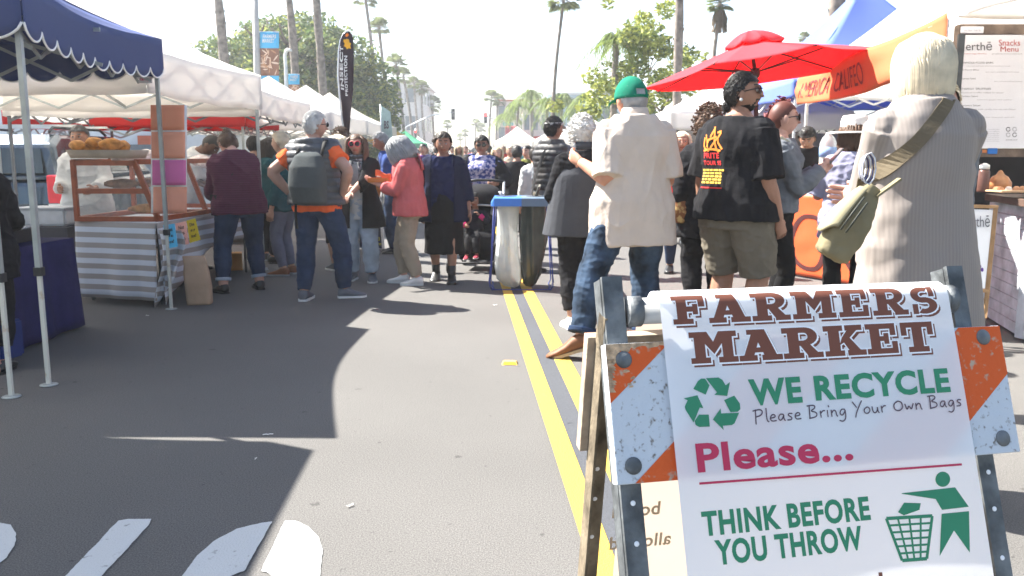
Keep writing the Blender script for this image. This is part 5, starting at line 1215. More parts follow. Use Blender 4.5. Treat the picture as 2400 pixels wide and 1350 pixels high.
def bagp(x, y, z): return bc + Mb @ V((x, y, z))
BS = [(-.150, .02, .02), (-.148, .045, .035), (-.135, .060, .05), (-.06, .068, .056), (.02, .062, .05), (.09, .046, .036), (.135, .030, .022), (.15, .022, .012)]
def bsec(z):
    for a, b in zip(BS, BS[1:]):
        if z <= b[0]: f = (z - a[0]) / (b[0] - a[0]); return a[1] + (b[1] - a[1]) * f, a[2] + (b[2] - a[2]) * f
    return BS[-1][1:]
g = MB(); g.loft([(bagp(0, 0, z), Mb @ V((1, 0, 0)), V((0, 1, 0)), a, b, .7) for z, a, b in BS], 26)
r_ = remesh(g, .006, 2, lambda p, n: .006 * nz(p, 14, 1) + .003 * nz(p, 40, 2)); r_.build('bag_body', m_canv, cb)
def flp(a, b):
    z = .125 - .19 * b + .02 * math.cos(a * math.pi * 2) * b; rx, ry = bsec(z); t = math.pi * (.62 + .76 * a) ; c, s_ = math.cos(t), math.sin(t)
    return bagp(rx * 1.0 * math.copysign(abs(c) ** .7, c) - .012 - .012 * b, ry * math.copysign(abs(s_) ** .7, s_) * 1.12 - .006, z)
mb = MB(); mb.grid(flp, 16, 12); mb.build('flap', mat('light canvas', (.27, .24, .15), rough=.9), cb, solid=.006)
mb = MB(); mb.bar(bagp(.018, -.01, .12), bagp(.055, -.02, .215), .045, .008); mb.build('strap_tab', m_canv, cb)
for k in range(2):
    mb = MB(); mb.tube([bagp(-.035 + .022 * k, -.062 + .004 * k, .09 - .01 * k), bagp(-.045 + .022 * k, -.074, .02), bagp(-.05 + .022 * k, -.076, -.05)], .0035, 6); mb.build('cord', mat('zip', (.04, .045, .035), rough=.6), cb)
rn = thing('folded_newspaper', P(2018, 400, 3.12), 0, 'rolled white and navy paper tucked under the cardigan elbow', 'newspaper'); mb = MB(); c = P(2022, 395, 3.05)
for k in range(5):
    mb.tube([c + V((math.cos(a * .7) * (.012 + .003 * k), 0, math.sin(a * .7) * (.04 + .004 * k) - .0)) + V((.004 * k, -.004 * k, 0)) for a in range(10)], .0028, 5, k % 2)
mb.build('pages', [mat('newsprint', (.55, .56, .6)), mat('navy print', (.03, .04, .12))], rn)
# ---- face behind the cardigan
person('person whose flushed face just shows past the blonde hair at the wooden menu frame', at(2176, 4.5), 155, 1.75, sk=SK_P, hair='ash', style={'k': 'short'}, hands=((-.02, .2, .62), (.02, .2, .64)), wid=.85, sh=.8, shirt=grey, sleeve=.9, pants=jean, shoes=(sh_blk, sh_blk))
# ---- maroon jumper
o = person('person in maroon jumper and turned up jeans leaning over the bakery table', at(562, 8.45), 38, 1.66, sk=SK_P, hair='brown', style={'k': 'short', 'th': .009, 'bun': (.0, -.03, .06, .022)}, fwd=20, shirt=maroon, sleeve=.97, hem=.47, loose=.022, wid=1.32, belly=.01, arm=1.25, legw=1.25, pants=jean, plen=.93, ploose=.008, cuff=jeanl, shoes=(sh_blk, sh_blk), hands=((-.08, .26, .56), (.08, .25, .56)), head=(0, -28, 0), feet=((-.13, -.02, -10), (.10, .0, 12)), face=False)
strap(o, [(.06, .09, .78), (.04, .04, .80), (0, -.02, .77), (-.06, -.05, .70), (-.11, -.03, .60), (-.13, .02, .50)], .03, m_web, 'bag_strap')
sb = thing('shoulder_bag', at(512, 8.4) + V((0, 0, .72)), 0, 'black shoulder bag against the maroon jumper', 'bag'); mb = MB(); mb.box(at(508, 8.35) + V((0, 0, .86)), (.07, .2, .26), R(40), bev=.03); mb.build('bag_body', blk, sb)
# ---- backpack man
o = person('white haired man in quilted vest wearing a grey backpack, hands on hips', at(742, 8.0), -14, 1.77, sk=SK_F, hair='white', style={'k': 'short', 'th': .006}, shirt=orgf, sleeve=.30, hem=.47, loose=.014, outer=vest_outer(m_vest, .036, -.10, bl=.068, amp=.012), hands=((-.155, .01, .555), (.15, .0, .555)), elb=((-1, -.55, .1), (1, -.55, .1)), pants=jean, ploose=.012, plen=.97, shoes=(sh_gry, rub_w), head=(38, 0, 0), arm=1.22, wid=1.1, side=-3, feet=((-.045, -.09, -12), (.12, .05, 62)), curl=(.6, .6), legw=1.08)
glasses(o, m_gfr, m_lens, .013, False, 'eyeglasses')
bp = thing('backpack', o['W'](V((.03, -.16, .52)) * o['H']), R(-14), 'dark grey backpack on the vest of the white haired man', 'backpack'); Wp = lambda x, y, z: o['W'](V((x, y, z)) * o['H'])
g = MB(); g.loft([(V((.035 + .02 * (.7 - z), y, z)) * o['H'], V((1, 0, 0)), V((0, 1, 0)), a * o['H'], b * o['H'], .62) for z, a, b, y in ((.508, .06, .03, -.15), (.52, .088, .048, -.155), (.60, .098, .06, -.165), (.70, .092, .055, -.155), (.755, .07, .04, -.14), (.775, .04, .025, -.13))], 26)
r_ = remesh(g, .009, 2, lambda p, n: .004 * nz(p, 7, 1)); r_.v = [o['W'](p) for p in r_.v]; r_.build('pack_body', m_pack, bp)
mb = MB(); mb.tube([Wp(.0 + .008 * k, -.135, .768 + .008 * math.sin(k)) for k in range(6)], .01, 6); mb.build('grab_handle', m_web, bp)
for sx_ in (-.045, .095):
    mb = MB(); pts = [Wp(sx_, -.12, .75), Wp(sx_ * .95, -.06, .835), Wp(sx_, .03, .83), Wp(sx_ * 1.1, .1, .74), Wp(sx_ * 1.3, .08, .6), Wp(sx_ * 1.3, -.06, .53)]; mb.tube(pts, [.018] * 5 + [.008], 8, flat=.4); mb.build('shoulder_strap', m_web, bp)
mb = MB(); mb.tube([Wp(-.045, -.15, .72), Wp(-.062, -.17, .64), Wp(-.055, -.17, .55)], .004, 5); mb.build('zip', m_web, bp)
mb = MB(); mb.tube([Wp(-.05, -.13, .53), Wp(-.07, -.1, .45), Wp(-.065, -.1, .38)], .012, 6, flat=.3); mb.build('loose_strap', m_web, bp)
# ---- woman in red sunglasses
o = person('woman with red round sunglasses and scarf reaching a hand toward the camera', at(842, 9.2), 178, 1.585, sk=SK_F, hair='brown', style={'k': 'long', 'len': .17, 'n': 300, 'vol': .014, 'line': .034}, shirt=whitef, sleeve=0, hem=.42, loose=.012, pants=jeanl, ploose=.022, shoes=(sh_gry, rub_w), outer=open_jacket(blk, .024, -.55, .74, .42, 'cardigan'), hands=((-.0, .26, .60), (.05, .12, .62)), elb=((-.6, -.5, -1), (.5, -.5, -1)), arm=1.05, feet=((-.085, .05, -12), (.06, -.02, 8)), palm=((0, .3, -1), (-1, 0, 0)), head=(3, 3, 2))
glasses(o, mat('red glasses frame', (.6, .02, .06), rough=.4), m_lens, .0175, True)
mb = MB(); scf = mat('patterned scarf', (.05, .055, .06), col2=(.34, .34, .35), scale=30, thresh=.55)
for k in range(3): mb.tube([Wq for Wq in [o['W'](V((math.cos(a * .45) * (.05 + .008 * k), math.sin(a * .45) * .05 + .01, .845 - .022 * k - .012 * math.sin(a * .45))) * o['H']) for a in range(15)]], .024, 8)
mb.tube([o['W'](V((x, .085 + .01 * k, z)) * o['H']) for k, (x, z) in enumerate(((.03, .81), (.04, .76), (.035, .70), (.045, .65), (.04, .60)))], [.03, .036, .04, .04, .03], 8, flat=.5); mb.tube([o['W'](V((x, .09, z)) * o['H']) for x, z in ((-.02, .8), (-.03, .72), (-.02, .66))], [.025, .033, .028], 8, flat=.5); mb.build('scarf', scf, o['t'])
# ---- pink hoodie woman
o = person('grey haired woman in coral pink hoodie and white sneakers holding a food tray', at(960, 8.9), 92, 1.585, sk=SK_P, hair='grey', style={'k': 'bob', 'len': .10, 'n': 700, 'vol': .026, 'open': .8, 'tuck': -.05}, shirt=pinkf, sleeve=.84, hem=.46, loose=.032, flare=.03, pants=khaki, ploose=.016, plen=.95, shoes=(sh_wht, rub_w), hands=((-.04, .21, .665), (.03, .19, .655)), elb=((-.3, -.6, -1), (.3, -.7, -1)), head=(0, -26, 0), fwd=5, feet=((-.05, -.05, -5), (.05, .05, 10)), palm=((0, 0, 1), (0, 0, 1)), vfold=1)
mb = MB(); mb.loft([(o['W'](V((0, y, z)) * o['H']), o['M'].to_3x3() @ V((1, 0, 0)), o['M'].to_3x3() @ V((0, .4, .9)), a * o['H'], b * o['H']) for y, z, a, b in ((-.06, .84, .04, .02), (-.075, .825, .075, .05), (-.085, .785, .06, .035), (-.08, .755, .03, .01))], 18); mb.build('hood', pinkf, o['shirt'])
tr = thing('food_tray', P(893, 424, 8.86), 0, 'orange paper food tray held out by the pink hoodie woman', 'tray'); c = P(890, 426, 8.86); m_tray = mat('orange card', (.5, .17, .04), rough=.8)
mb = MB(); mb.box(c, (.22, .15, .008)); mb.build('tray_base', m_tray, tr); mb = MB()
for dx, dy, sx_, sy_ in ((-.11, 0, .006, .15), (.11, 0, .006, .15), (0, -.075, .22, .006), (0, .075, .22, .006)): mb.box(c + V((dx, dy, .02)), (sx_, sy_, .04))
mb.build('tray_rim', m_tray, tr)
nk = thing('orange_napkin', P(885, 400, 8.8), 0, 'orange wrapper raised over the food tray', 'wrapper'); mb = MB(); mb.grid(lambda a, b: P(880 + 38 * a, 398 + 14 * b + 12 * a, 8.8) + V((0, .02 * math.sin(a * 5), .01 * math.sin(b * 6 + a * 8))), 8, 5); mb.build('sheet', mat('orange wrapper', (.75, .14, .05)), nk, solid=.004)
# ---- navy woman
o = person('woman in navy jacket, navy blouse and long black skirt walking toward the camera', at(1040, 9.15), 180, 1.60, sk=SK_M, hair='dark', style={'k': 'short', 'th': .010, 'line': .040, 'bun': (.035, -.04, .02, .03)}, shirt=navy2, sleeve=.3, hem=.50, loose=.020, belly=.012, wid=1.12, skirt=blkl, skem=.19, skw=.125, outer=open_jacket(navy, .026, -.42, .8, .75, 'jacket'), shoes=(sh_blk, sh_blk), shoe='boot', hands=((-.17, .03, .47), (.15, .0, .47)), feet=((-.055, .10, -4), (.06, -.04, 4, .01, 12)), head=(-4, -2, 0), arm=1.1)
mb = MB(); rr = random.Random(3)
for k in range(40):
    p = V((.03 + rr.gauss(0, .012), -.03 + rr.gauss(0, .015), .03 + rr.gauss(0, .02))); mb.tube([HW_(o, p + V((.012 * math.cos(j + k) - .0, .01 * math.sin(j + k), -.009 * j))) for j in range(6)], .004, 4)
mb.build('curls', hairm('dark'), o['t'])
# ---- stroller woman
m_patt = mat('blue patterned blouse', (.04, .06, .22), col2=(.5, .45, .55), scale=26, thresh=.52)
o = person('woman in sunglasses and patterned blouse with black sleeves pushing a stroller', at(1130, 10.9), 178, 1.60, sk=SK_M, hair='black', style={'k': 'short', 'th': .010}, shirt=m_patt, sleeve=.3, hem=.46, loose=.022, bust=.03, belly=.03, wid=1.28, arm=1.25, outer=open_jacket(blk, .026, -.1, .9, 1.1, 'cardigan'), pants=blk, shoes=(sh_blk, sh_blk), hands=((-.11, .16, .62), (.09, .2, .60)), elb=((-1, -.5, -.5), (1, -.5, -.5)), curl=(1.2, 1.2))
glasses(o, m_gfr, m_lens, .015, False)
# ---- man in blue shirt behind the hoodie
person('man in blue shirt and flared jeans behind the pink hoodie', at(925, 11.8), 100, 1.70, sk=SK_M, hair='grey', style='short', shirt=bluef, sleeve=.5, hem=.47, fwd=14, pants=jean, plen=.98, ploose=.018, pfl=.03, shoes=(sh_blk, sh_blk), hands=((-.05, .22, .62), (.05, .2, .62)), head=(0, -12, 0))
# ---- people glimpsed between
person('blonde woman between the backpack and the red sunglasses', at(797, 10.0), 30, 1.60, hair='ash', style={'k': 'bob', 'len': .06, 'vol': .016}, shirt=blk, sleeve=.9, pants=blk, plen=.66, shoes=(sh_gry, rub_w), face=False)
person('curly brown haired person glimpsed above the blonde woman beside the black flag', at(803, 11.2), 10, 1.69, hair='brown', style={'k': 'curly', 'n': 180, 'vol': .028}, shirt=orgf, sleeve=.9, pants=jean, shoes=(sh_blk, rub_w), face=False)
person('dark haired woman in teal glimpsed between two tent poles', at(632, 10.7), -70, 1.58, sk=SK_M, hair='dark', style={'k': 'long', 'len': .10}, shirt=teal, sleeve=.95, pants=blk, shoes=(sh_blk, sh_blk), hands=((-.04, .2, .62), (.04, .2, .62)))
person('person in pale grey jeans standing behind the hands-on-hips man', at(668, 9.6), 75, 1.62, hair='ash', style={'k': 'short'}, shirt=teal, sleeve=.9, pants=fabric('grey denim', (.13, .14, .19)), shoes=(mat('brown sandal', (.2, .08, .04)), rub_g), face=False)
person('person in flip flops waiting behind the maroon jumper', at(600, 10.9), 20, 1.6, hair='black', style='short', shirt=blk, sleeve=.9, pants=blk, shoes=(sh_blk, rub_g), face=False)
# ---- bakers
o = person('grey haired baker in white shirt behind the wooden display case', at(205, 9.1), 184, 1.67, sk=SK_M, hair='salt', style={'k': 'short', 'th': .006}, shirt=whitef, sleeve=.9, loose=.03, hem=.4, pants=beige, shoes=(sh_blk, sh_blk), hands=((-.13, .22, .6), (.1, .15, .6)), fwd=6, head=(0, 2, 0), wid=1.2, group='stall keepers')
o = person('bald man in white T-shirt bending over the bakery table', at(440, 10.0), -100, 1.72, sk=SK_D, hair='black', style={'k': 'buzz'}, shirt=whitef, sleeve=.5, loose=.024, pants=blk, shoes=(sh_blk, sh_blk), fwd=30, head=(0, -30, 0), hands=((-.1, .3, .55), (.1, .3, .55)), wid=1.15, group='stall keepers')
# ---- person cut by the left edge
o = person('dark clothed person cut off by the left edge of the picture, bare heels showing', V((-3.27, 5.15, 0)), 20, 1.52, sk=(.4, .2, .15), hair='brown', style={'k': 'long', 'len': .12}, shirt=blk, sleeve=.95, loose=.03, hem=.4, pants=blk, ploose=.02, plen=.86, shoes=(sh_blk, sh_blk), shoe='sandal', face=False, wid=1.2, hands=((-.1, .2, .6), (.1, .2, .6)))
sb = thing('tote_bag', V((-3.08, 5.22, .05)), 0, 'dark blue tote bag hanging low by the left edge', 'bag'); mb = MB(); mb.box(V((-3.16, 5.25, .2)), (.05, .2, .24), R(-10), bev=.015); b_ = mb.build('bag_body', mat('royal blue cloth', (.012, .025, .12), rough=.85), sb)
# ---- mid distance shoppers in the street
mid = [(1212, 12.5, 5, 1.50, 'black', blk, blk, 'person in long black coat seen from behind above the blue bin lid', 'short', .3), (1166, 14.5, 180, 1.50, 'blonde', pinkf, jean, 'smiling woman with long wavy blonde hair down the street', 'long', .2),
       (1254, 11.6, 20, 1.46, 'dark', whitef, redf, 'person in white top and red trousers left of the quilted vest', 'short', .9), (1196, 17, 170, 1.55, 'ash', beige, jean, 'person with pale hair between the blonde woman and the black coat', 'short', .9),
       (1236, 15, 150, 1.52, 'black', fabric('olive', (.12, .13, .03)), jean, 'person in olive jacket behind the black coat', 'short', .9), (1076, 21, 185, 1.6, 'blonde', beige, jean, 'pale haired person right of the curly bun in the distance', 'long', .9),
       (1024, 24, 10, 1.6, 'dark', navy, blk, 'dark figure in the distance left of the bun', 'short', .9), (1092, 26, 170, 1.62, 'brown', grey, jean, 'distant shopper in grey left of the sunglasses woman with stroller', 'short', .9), (1148, 24, 20, 1.62, 'black', blk, jean, 'distant shopper in black just right of the stroller woman', 'short', .9),
       (1180, 28, 180, 1.64, 'brown', redf, jean, 'distant shopper in a red jacket', 'short', .9), (1060, 31, 175, 1.66, 'black', whitef, jean, 'distant shopper in a white top', 'short', .9), (1108, 34, 0, 1.66, 'grey', bluef, jean, 'distant shopper in a blue shirt', 'short', .5),
       (1238, 22, 0, 1.6, 'dark', teal, blk, 'distant shopper in teal near the right white tents', 'short', .9), (1000, 29, 180, 1.62, 'brown', lav, jean, 'distant shopper in lavender beside the green tent', 'short', .9), (1268, 19, 0, 1.6, 'black', grey, jean, 'distant shopper in grey behind the quilted vest', 'short', .9), (992, 19, 190, 1.6, 'black', fabric('purple', (.08, .03, .15)), blk, 'distant shopper in purple left of the navy jacket', 'short', .9)]
for px, Y, yw, h, hc_, top_, bot_, lab, stl, slv in mid:
    person(lab, at(px, Y), yw, h, sk=random.Random(px).choice([SK_F, SK_M, SK_P]), hair=hc_, style={'k': stl, 'len': .13 if stl == 'long' else 0, 'n': 80}, shirt=top_, sleeve=max(slv, .5), hem=.42, loose=.02, pants=bot_, shoes=(sh_blk, sh_blk), vox=.018, face=Y < 16, group='shoppers in the distance')
# ================================================================ STALLS ON THE LEFT
m_wood2 = mat('reddish varnished wood', (.30, .07, .022), rough=.4, var=.25, scale=14, spec=.5); m_glass = mat('display glass', (.75, .8, .8), rough=.05, alpha=.13, spec=.5)
m_strp = stripes('striped tablecloth', (.56, .58, .63), (.33, .295, .275), 10.6, 2, .5); m_bluec = fabric('navy tablecloth', (.018, .018, .075), var=.15)
m_plas = mat('translucent white plastic', (.5, .52, .55), rough=.4, trans=.2); m_kraft = mat('kraft paper bag', (.36, .25, .17), rough=.9, bump=.5, bscale=12)
m_bread = mat('golden bread crust', (.42, .19, .05), rough=.7, var=.45, scale=22, bump=.5, bscale=50); m_bread2 = mat('brown loaf crust', (.2, .09, .035), rough=.7, var=.4, scale=20, bump=.5, bscale=40)
m_film = mat('cling film', (.62, .5, .46), rough=.15, var=.3, scale=18, spec=.8, bump=.6, bscale=22)
def cloth_box(mb, c4, zt, drops, amp=.02, fq=22, seed=0):
    # tablecloth over a four cornered top: skirt of folds, drops = hem height per side
    n = 40
    for i in range(4):
        a, b = V((*c4[i], 0)), V((*c4[(i + 1) % 4], 0)); nn = (b - a).cross(V((0, 0, 1))).normalized()
        z0 = drops[i]; L = (b - a).length
        def fn(s, q, a=a, b=b, nn=nn, z0=z0, L=L, i=i):
            p = a.lerp(b, s); hz = z0(s) if callable(z0) else z0
            fold = amp * math.sin(s * L * fq + i * 2 + seed + .8 * nz(V((s * 4, i, 0)), 1)) * q ** .8 * (1 - .6 * max(0, 1 - 8 * min(s, 1 - s)))
            return V((p.x, p.y, zt - (zt - hz) * q)) + nn * (.006 + fold + .035 * q)
        mb.grid(fn, n, 10)
    mb.add([V((p[0], p[1], zt)) for p in c4], [(0, 1, 2, 3)])
def table(name, c4, zt, label):
    t = thing(name, (sum(p[0] for p in c4) / 4, sum(p[1] for p in c4) / 4, 0), 0, label, 'table'); ce = V(t.location)
    mb = MB(); mb.add([V((p[0], p[1], z)) for z in (zt - .035, zt - .004) for p in c4], [(3, 2, 1, 0), (4, 5, 6, 7), (0, 1, 5, 4), (1, 2, 6, 5), (2, 3, 7, 6), (3, 0, 4, 7)]); mb.build('tabletop', m_plas, t)
    for p in c4:
        q = V((p[0], p[1], 0)).lerp(ce, .12); mb = MB(); mb.tube([(q.x, q.y, 0), (q.x, q.y, zt - .03)], .014, 8); mb.build('leg', m_poled, t)
    return t
# bakery table
TB = [(-3.98, 7.78), (-3.14, 7.52), (-3.02, 9.95), (-4.15, 10.05)]
table('bakery_table', TB, .74, 'long bakery table under the striped tablecloth')
mb = MB(); cloth_box(mb, TB, .75, [.06, lambda s: .05 + .38 * min(1, s * 2.2) if s > .02 else .02, .3, .25], .014, 16)
tag(mb.build('tablecloth', m_strp, loc=(-3.7, 8.8, .75), solid=.002), 'grey and white striped tablecloth hanging from the bakery table', 'tablecloth')
# hanging corner of the cloth
mb = MB(); mb.grid(lambda a, b: P(372 + 52 * a + 10 * math.sin(b * 5), 540 + 185 * b * (1 - .45 * a), 7.5 - .05 * math.sin(a * 6 + b * 3)), 14, 14)
tag(mb.build('cloth_corner', m_strp, loc=P(395, 560, 7.5), solid=.002), 'twisted corner of striped cloth hanging beside the tent pole', 'cloth')
# display case
dc = thing('display_case', (-3.6, 8.5, .75), 0, 'varnished wooden bakery display case with sloping glass front', 'display case')
def dcp(u, v, w): # u along street, v out to the street, w up
    a = V((-3.93, 7.72, .755)); b = V((-3.78, 9.75, .755)); base = a.lerp(b, u); return base + V((v, -.02 * v, 0)) + V((0, 0, w))
ends = {0: .745, 1: .745}
for u in (0, .5, 1):
    th = .05
    for (v0, w0, v1, w1) in ((0, 0, 0, .545), (0, .52, .57, .52), (.555, .53, .745, .0), (0, .02, .745, .02)) + (((.0, .27, .64, .27),) if u == 0 else ()):
        mb = MB(); mb.bar(dcp(u, v0, w0), dcp(u, v1, w1), .035, .045); mb.build('frame', m_wood2, dc)
for (v, w) in ((0, .02), (.745, .02), (.57, .53), (0, .53)):
    mb = MB(); mb.bar(dcp(0, v, w), dcp(1, v, w), .04, .045); mb.build('rail', m_wood2, dc)
mb = MB(); mb.add([dcp(0, .735, .04), dcp(1, .735, .04), dcp(1, .565, .51), dcp(0, .565, .51)], [(0, 1, 2, 3)]); mb.build('glass_front', m_glass, dc)
mb = MB(); mb.add([dcp(0, .02, .04), dcp(0, .72, .04), dcp(0, .56, .51), dcp(0, .02, .51)], [(0, 1, 2, 3)]); mb.build('glass_end', m_glass, dc)
mb = MB(); mb.add([dcp(0, .02, .275), dcp(.98, .02, .275), dcp(.98, .62, .275), dcp(0.02, .62, .275)], [(0, 1, 2, 3)]); mb.build('shelf', m_glass, dc)
mb = MB(); mb.add([dcp(0, .0, .545), dcp(1, .0, .545), dcp(1, .58, .545), dcp(0, .58, .545)], [(0, 1, 2, 3)]); mb.build('top_panel', m_glass, dc, solid=.006)
def loaf(c, L, w, h, rz, m, label, grp='loaves on the bakery stall', seed=0):
    mb = MB(); M = Matrix.Rotation(rz, 3, 'Z'); g = MB(); secs = []
    for i in range(11):
        q = i / 10; k = math.sin(math.pi * min(max(q, .03), .97)) ** .5; secs.append((V(c) + M @ V(((q - .5) * L, 0, h * .5)), M @ V((0, 1, 0)), V((0, 0, 1)), w / 2 * k, h / 2 * k))
    g.loft(secs, 14)
    for i, v in enumerate(g.v): g.v[i] = v + V((0, 0, 1)) * .008 * nz(v, 22, seed) + M @ V((0, .01 * nz(v, 18, seed + 3), 0))
    return tag(g.build('loaf', m, loc=c), label, 'bread', grp)
tray = thing('bread_basket', dcp(.06, .3, .56), 0, 'shallow basket of golden loaves on top of the display case', 'basket'); m_bask = mat('pale paper liner', (.42, .34, .26), rough=.9, bump=.5, bscale=40)
c = dcp(.07, .25, .56); mb = MB(); mb.loft([(c + V((0, 0, z)), V((1, 0, 0)), V((0, 1, 0)), a, b, .6) for z, a, b in ((0, .29, .2), (.0, .30, .21), (.075, .335, .24), (.075, .325, .23), (.012, .29, .2), (.01, .01, .01))], 26); mb.build('basket_body', m_bask, tray)
for i, (px, py, L) in enumerate(((182, 345, .17), (205, 352, .2), (236, 346, .17), (262, 343, .22), (222, 338, .17), (290, 348, .13))):
    loaf(P(px, py + 9, 7.90 + .07 * (i % 3)), L, .125, .10 + .01 * (i % 2), .35 * i - .3, m_bread, ['golden loaf at the left end of the basket', 'golden loaf lying across the front of the basket', 'golden loaf right of the middle of the basket', 'longest golden loaf at the right of the basket', 'golden loaf heaped at the back of the basket', 'small golden roll at the far right of the basket'][i], seed=i * 3)
for i, (px, py) in enumerate(((290, 366), (325, 370), (345, 362), (470, 372), (488, 380))):
    c = P(px, py + 12, 8.2 + .1 * i if i < 3 else 9.6); mb = MB(); mb.ball(c + V((0, 0, .04)), (.13, .1, .055), 14)
    for k, v in enumerate(mb.v): mb.v[k] = v + V((0, 0, .02 * nz(v, 16, i)))
    tag(mb.build('wrapped_bread', m_film, loc=c), ['film wrapped loaf beside the golden loaf basket', 'film wrapped loaf in the middle of the case top', 'film wrapped loaf against the orange paper column', 'film wrapped loaf in front of the bald man', 'film wrapped loaf at the far end of the case top'][i], 'bread', 'wrapped loaves on the display case')
for i, (u, v, w, L) in enumerate(((.10, .32, .285, .3), (.22, .42, .285, .25), (.35, .36, .285, .3), (.15, .5, .05, .35), (.45, .4, .05, .3))):
    loaf(dcp(u, v, w), L, .12, .09, .5 + i, m_bread2 if i < 3 else m_bread, ['brown loaf nearest the glass on the case shelf', 'brown loaf second on the case shelf', 'brown loaf deep on the case shelf', 'pale loaf on the floor of the display case', 'pale loaf far back on the case floor'][i], seed=9 + i)
# orange and pink sheets taped to the pole
sheet = thing('paper_sheets', P(395, 500, 7.36), 0, 'column of orange and pink paper sheets taped behind the tent pole', 'poster')
for k, (y0, y1, c_) in enumerate(((246, 305, (.82, .34, .2)), (309, 371, (.82, .38, .25)), (375, 434, (.68, .18, .42)), (438, 499, (.82, .38, .26)))):
    mb = MB(); mb.grid(lambda a, b: P(353 + 79 * a + 2.0 * k, y0 + (y1 - y0) * b, 7.46 + .014 * math.sin(a * 5 + k) + .006 * math.sin(b * 7)), 10, 6); mb.build('sheet', mat('paper sheet %d' % k, c_, rough=.8, var=.03, trans=.25), sheet, solid=.0015)
mb = MB(); mb.grid(lambda a, b: P(354 + 84 * a, 246 + 253 * b, 7.49), 2, 2); mb.build('tape_backing', mat('clear sleeve', (.7, .7, .7), rough=.4), sheet, solid=.001)
# price cards
for k, (pts, c_, nm, lab) in enumerate((([(382, 528), (409, 524), (417, 578), (392, 583)], (.10, .48, .75), 'blue', 'blue price card pinned left on the striped cloth'), ([(411, 524), (436, 518), (443, 572), (418, 577)], (.85, .42, .34), 'pink', 'pink price card pinned in the middle on the striped cloth'), ([(437, 517), (458, 512), (470, 562), (445, 570)], (.62, .48, .03), 'mustard', 'mustard yellow price card pinned right on the striped cloth'))):
    Yk = 7.44 + .22 * k; q = [P(x, y, Yk) for x, y in pts]; mb = MB(); mb.add(q, [(3, 2, 1, 0)]); o = mb.build('price_card', mat('card ' + nm, c_, rough=.8, var=.03), loc=q[0], solid=.002); tag(o, lab, 'price card', 'cards pinned to the striped tablecloth')
    f = lambda u, v, off: (q[3].lerp(q[2], u)).lerp(q[0].lerp(q[1], u), v) + V((0, -.004, 0))
    for j, (a, b) in enumerate(((.70, .86), (.44, .56), (.2, .34))):
        mb = MB(); text_fit(mb, ['Bread', '$6', 'loaf', 'Nut', '$5', 'each', 'Olive', '$7', 'loaf'][k * 3 + j], (.25, a, .75, b), f, 0, bold=.03)
        mb.build('print', mat('card ink', (.04, .03, .03)), o)
# kraft paper bag
g = MB(); b0 = G(468, 712); g.loft([(b0 + V((dx, 0, z)), Matrix.Rotation(R(12), 3, 'Z') @ V((1, 0, 0)), Matrix.Rotation(R(12), 3, 'Z') @ V((0, 1, 0)), a, b, .35) for z, a, b, dx in ((.0, .105, .075, .0), (.02, .108, .078, 0), (.15, .112, .075, 0), (.28, .11, .06, -.01), (.38, .1, .04, -.02), (.44, .095, .022, -.03))], 28)
for i, v in enumerate(g.v): g.v[i] = v + V((.006, .01, 0)) * nz(v, 14, 2)
tag(g.build('paper_bag', m_kraft, loc=b0), 'tall kraft paper bag standing on the road by the striped cloth', 'paper bag')
bx = G(520, 640); mb = MB(); mb.box(bx + V((0, .3, .1)), (.28, .2, .2), .3, bev=.004); tag(mb.build('cardboard_box', mat('cardboard', (.4, .2, .06), rough=.9), loc=bx + V((0, .3, 0))), 'orange brown cardboard box under the bakery table', 'box')
# blue cloth table near left
TN = [(-5.6, 5.35), (-3.42, 5.30), (-3.42, 6.62), (-5.6, 6.75)]
table('stall_table', TN, .70, 'near stall table under the navy blue cloth')
mb = MB(); cloth_box(mb, TN, .71, [.02, .02, .02, .02], .022, 14, 1); tag(mb.build('tablecloth', m_bluec, loc=(-4.5, 6, .71), solid=.002), 'navy blue tablecloth reaching the road at lower left', 'tablecloth')
bn = thing('black_tray', (-4.0, 6.3, .715), 0, 'shallow black plastic tray on the navy tablecloth', 'tray'); mb = MB(); mb.box((-3.85, 6.15, .77), (.62, .5, .10), R(3), bev=.01); mb.build('tray_body', m_plast, bn); mb = MB(); mb.box((-3.85, 6.15, .823), (.66, .54, .008), R(3)); mb.build('lid', mat('clear lid', (.25, .27, .28), rough=.15, spec=.8), bn)
tb = thing('plastic_tub', P(115, 525, 8.6), 0, 'translucent white plastic tub behind the black tray', 'tub'); c = P(115, 507, 8.6)
mb = MB(); mb.box(c, (.50, .34, .17), bev=.02); mb.build('tub_body', m_plas, tb); mb = MB(); mb.box(c + V((0, 0, .09)), (.52, .36, .015), bev=.005); mb.build('lid', m_plas, tb); mb = MB(); mb.box((c.x, c.y, (c.z - .09) / 2), (.6, .5, c.z - .09)); tag(mb.build('supply_crate', mat('dark crate', (.05, .05, .06)), loc=(c.x, c.y, 0)), 'dark crate under the white plastic tub', 'crate')
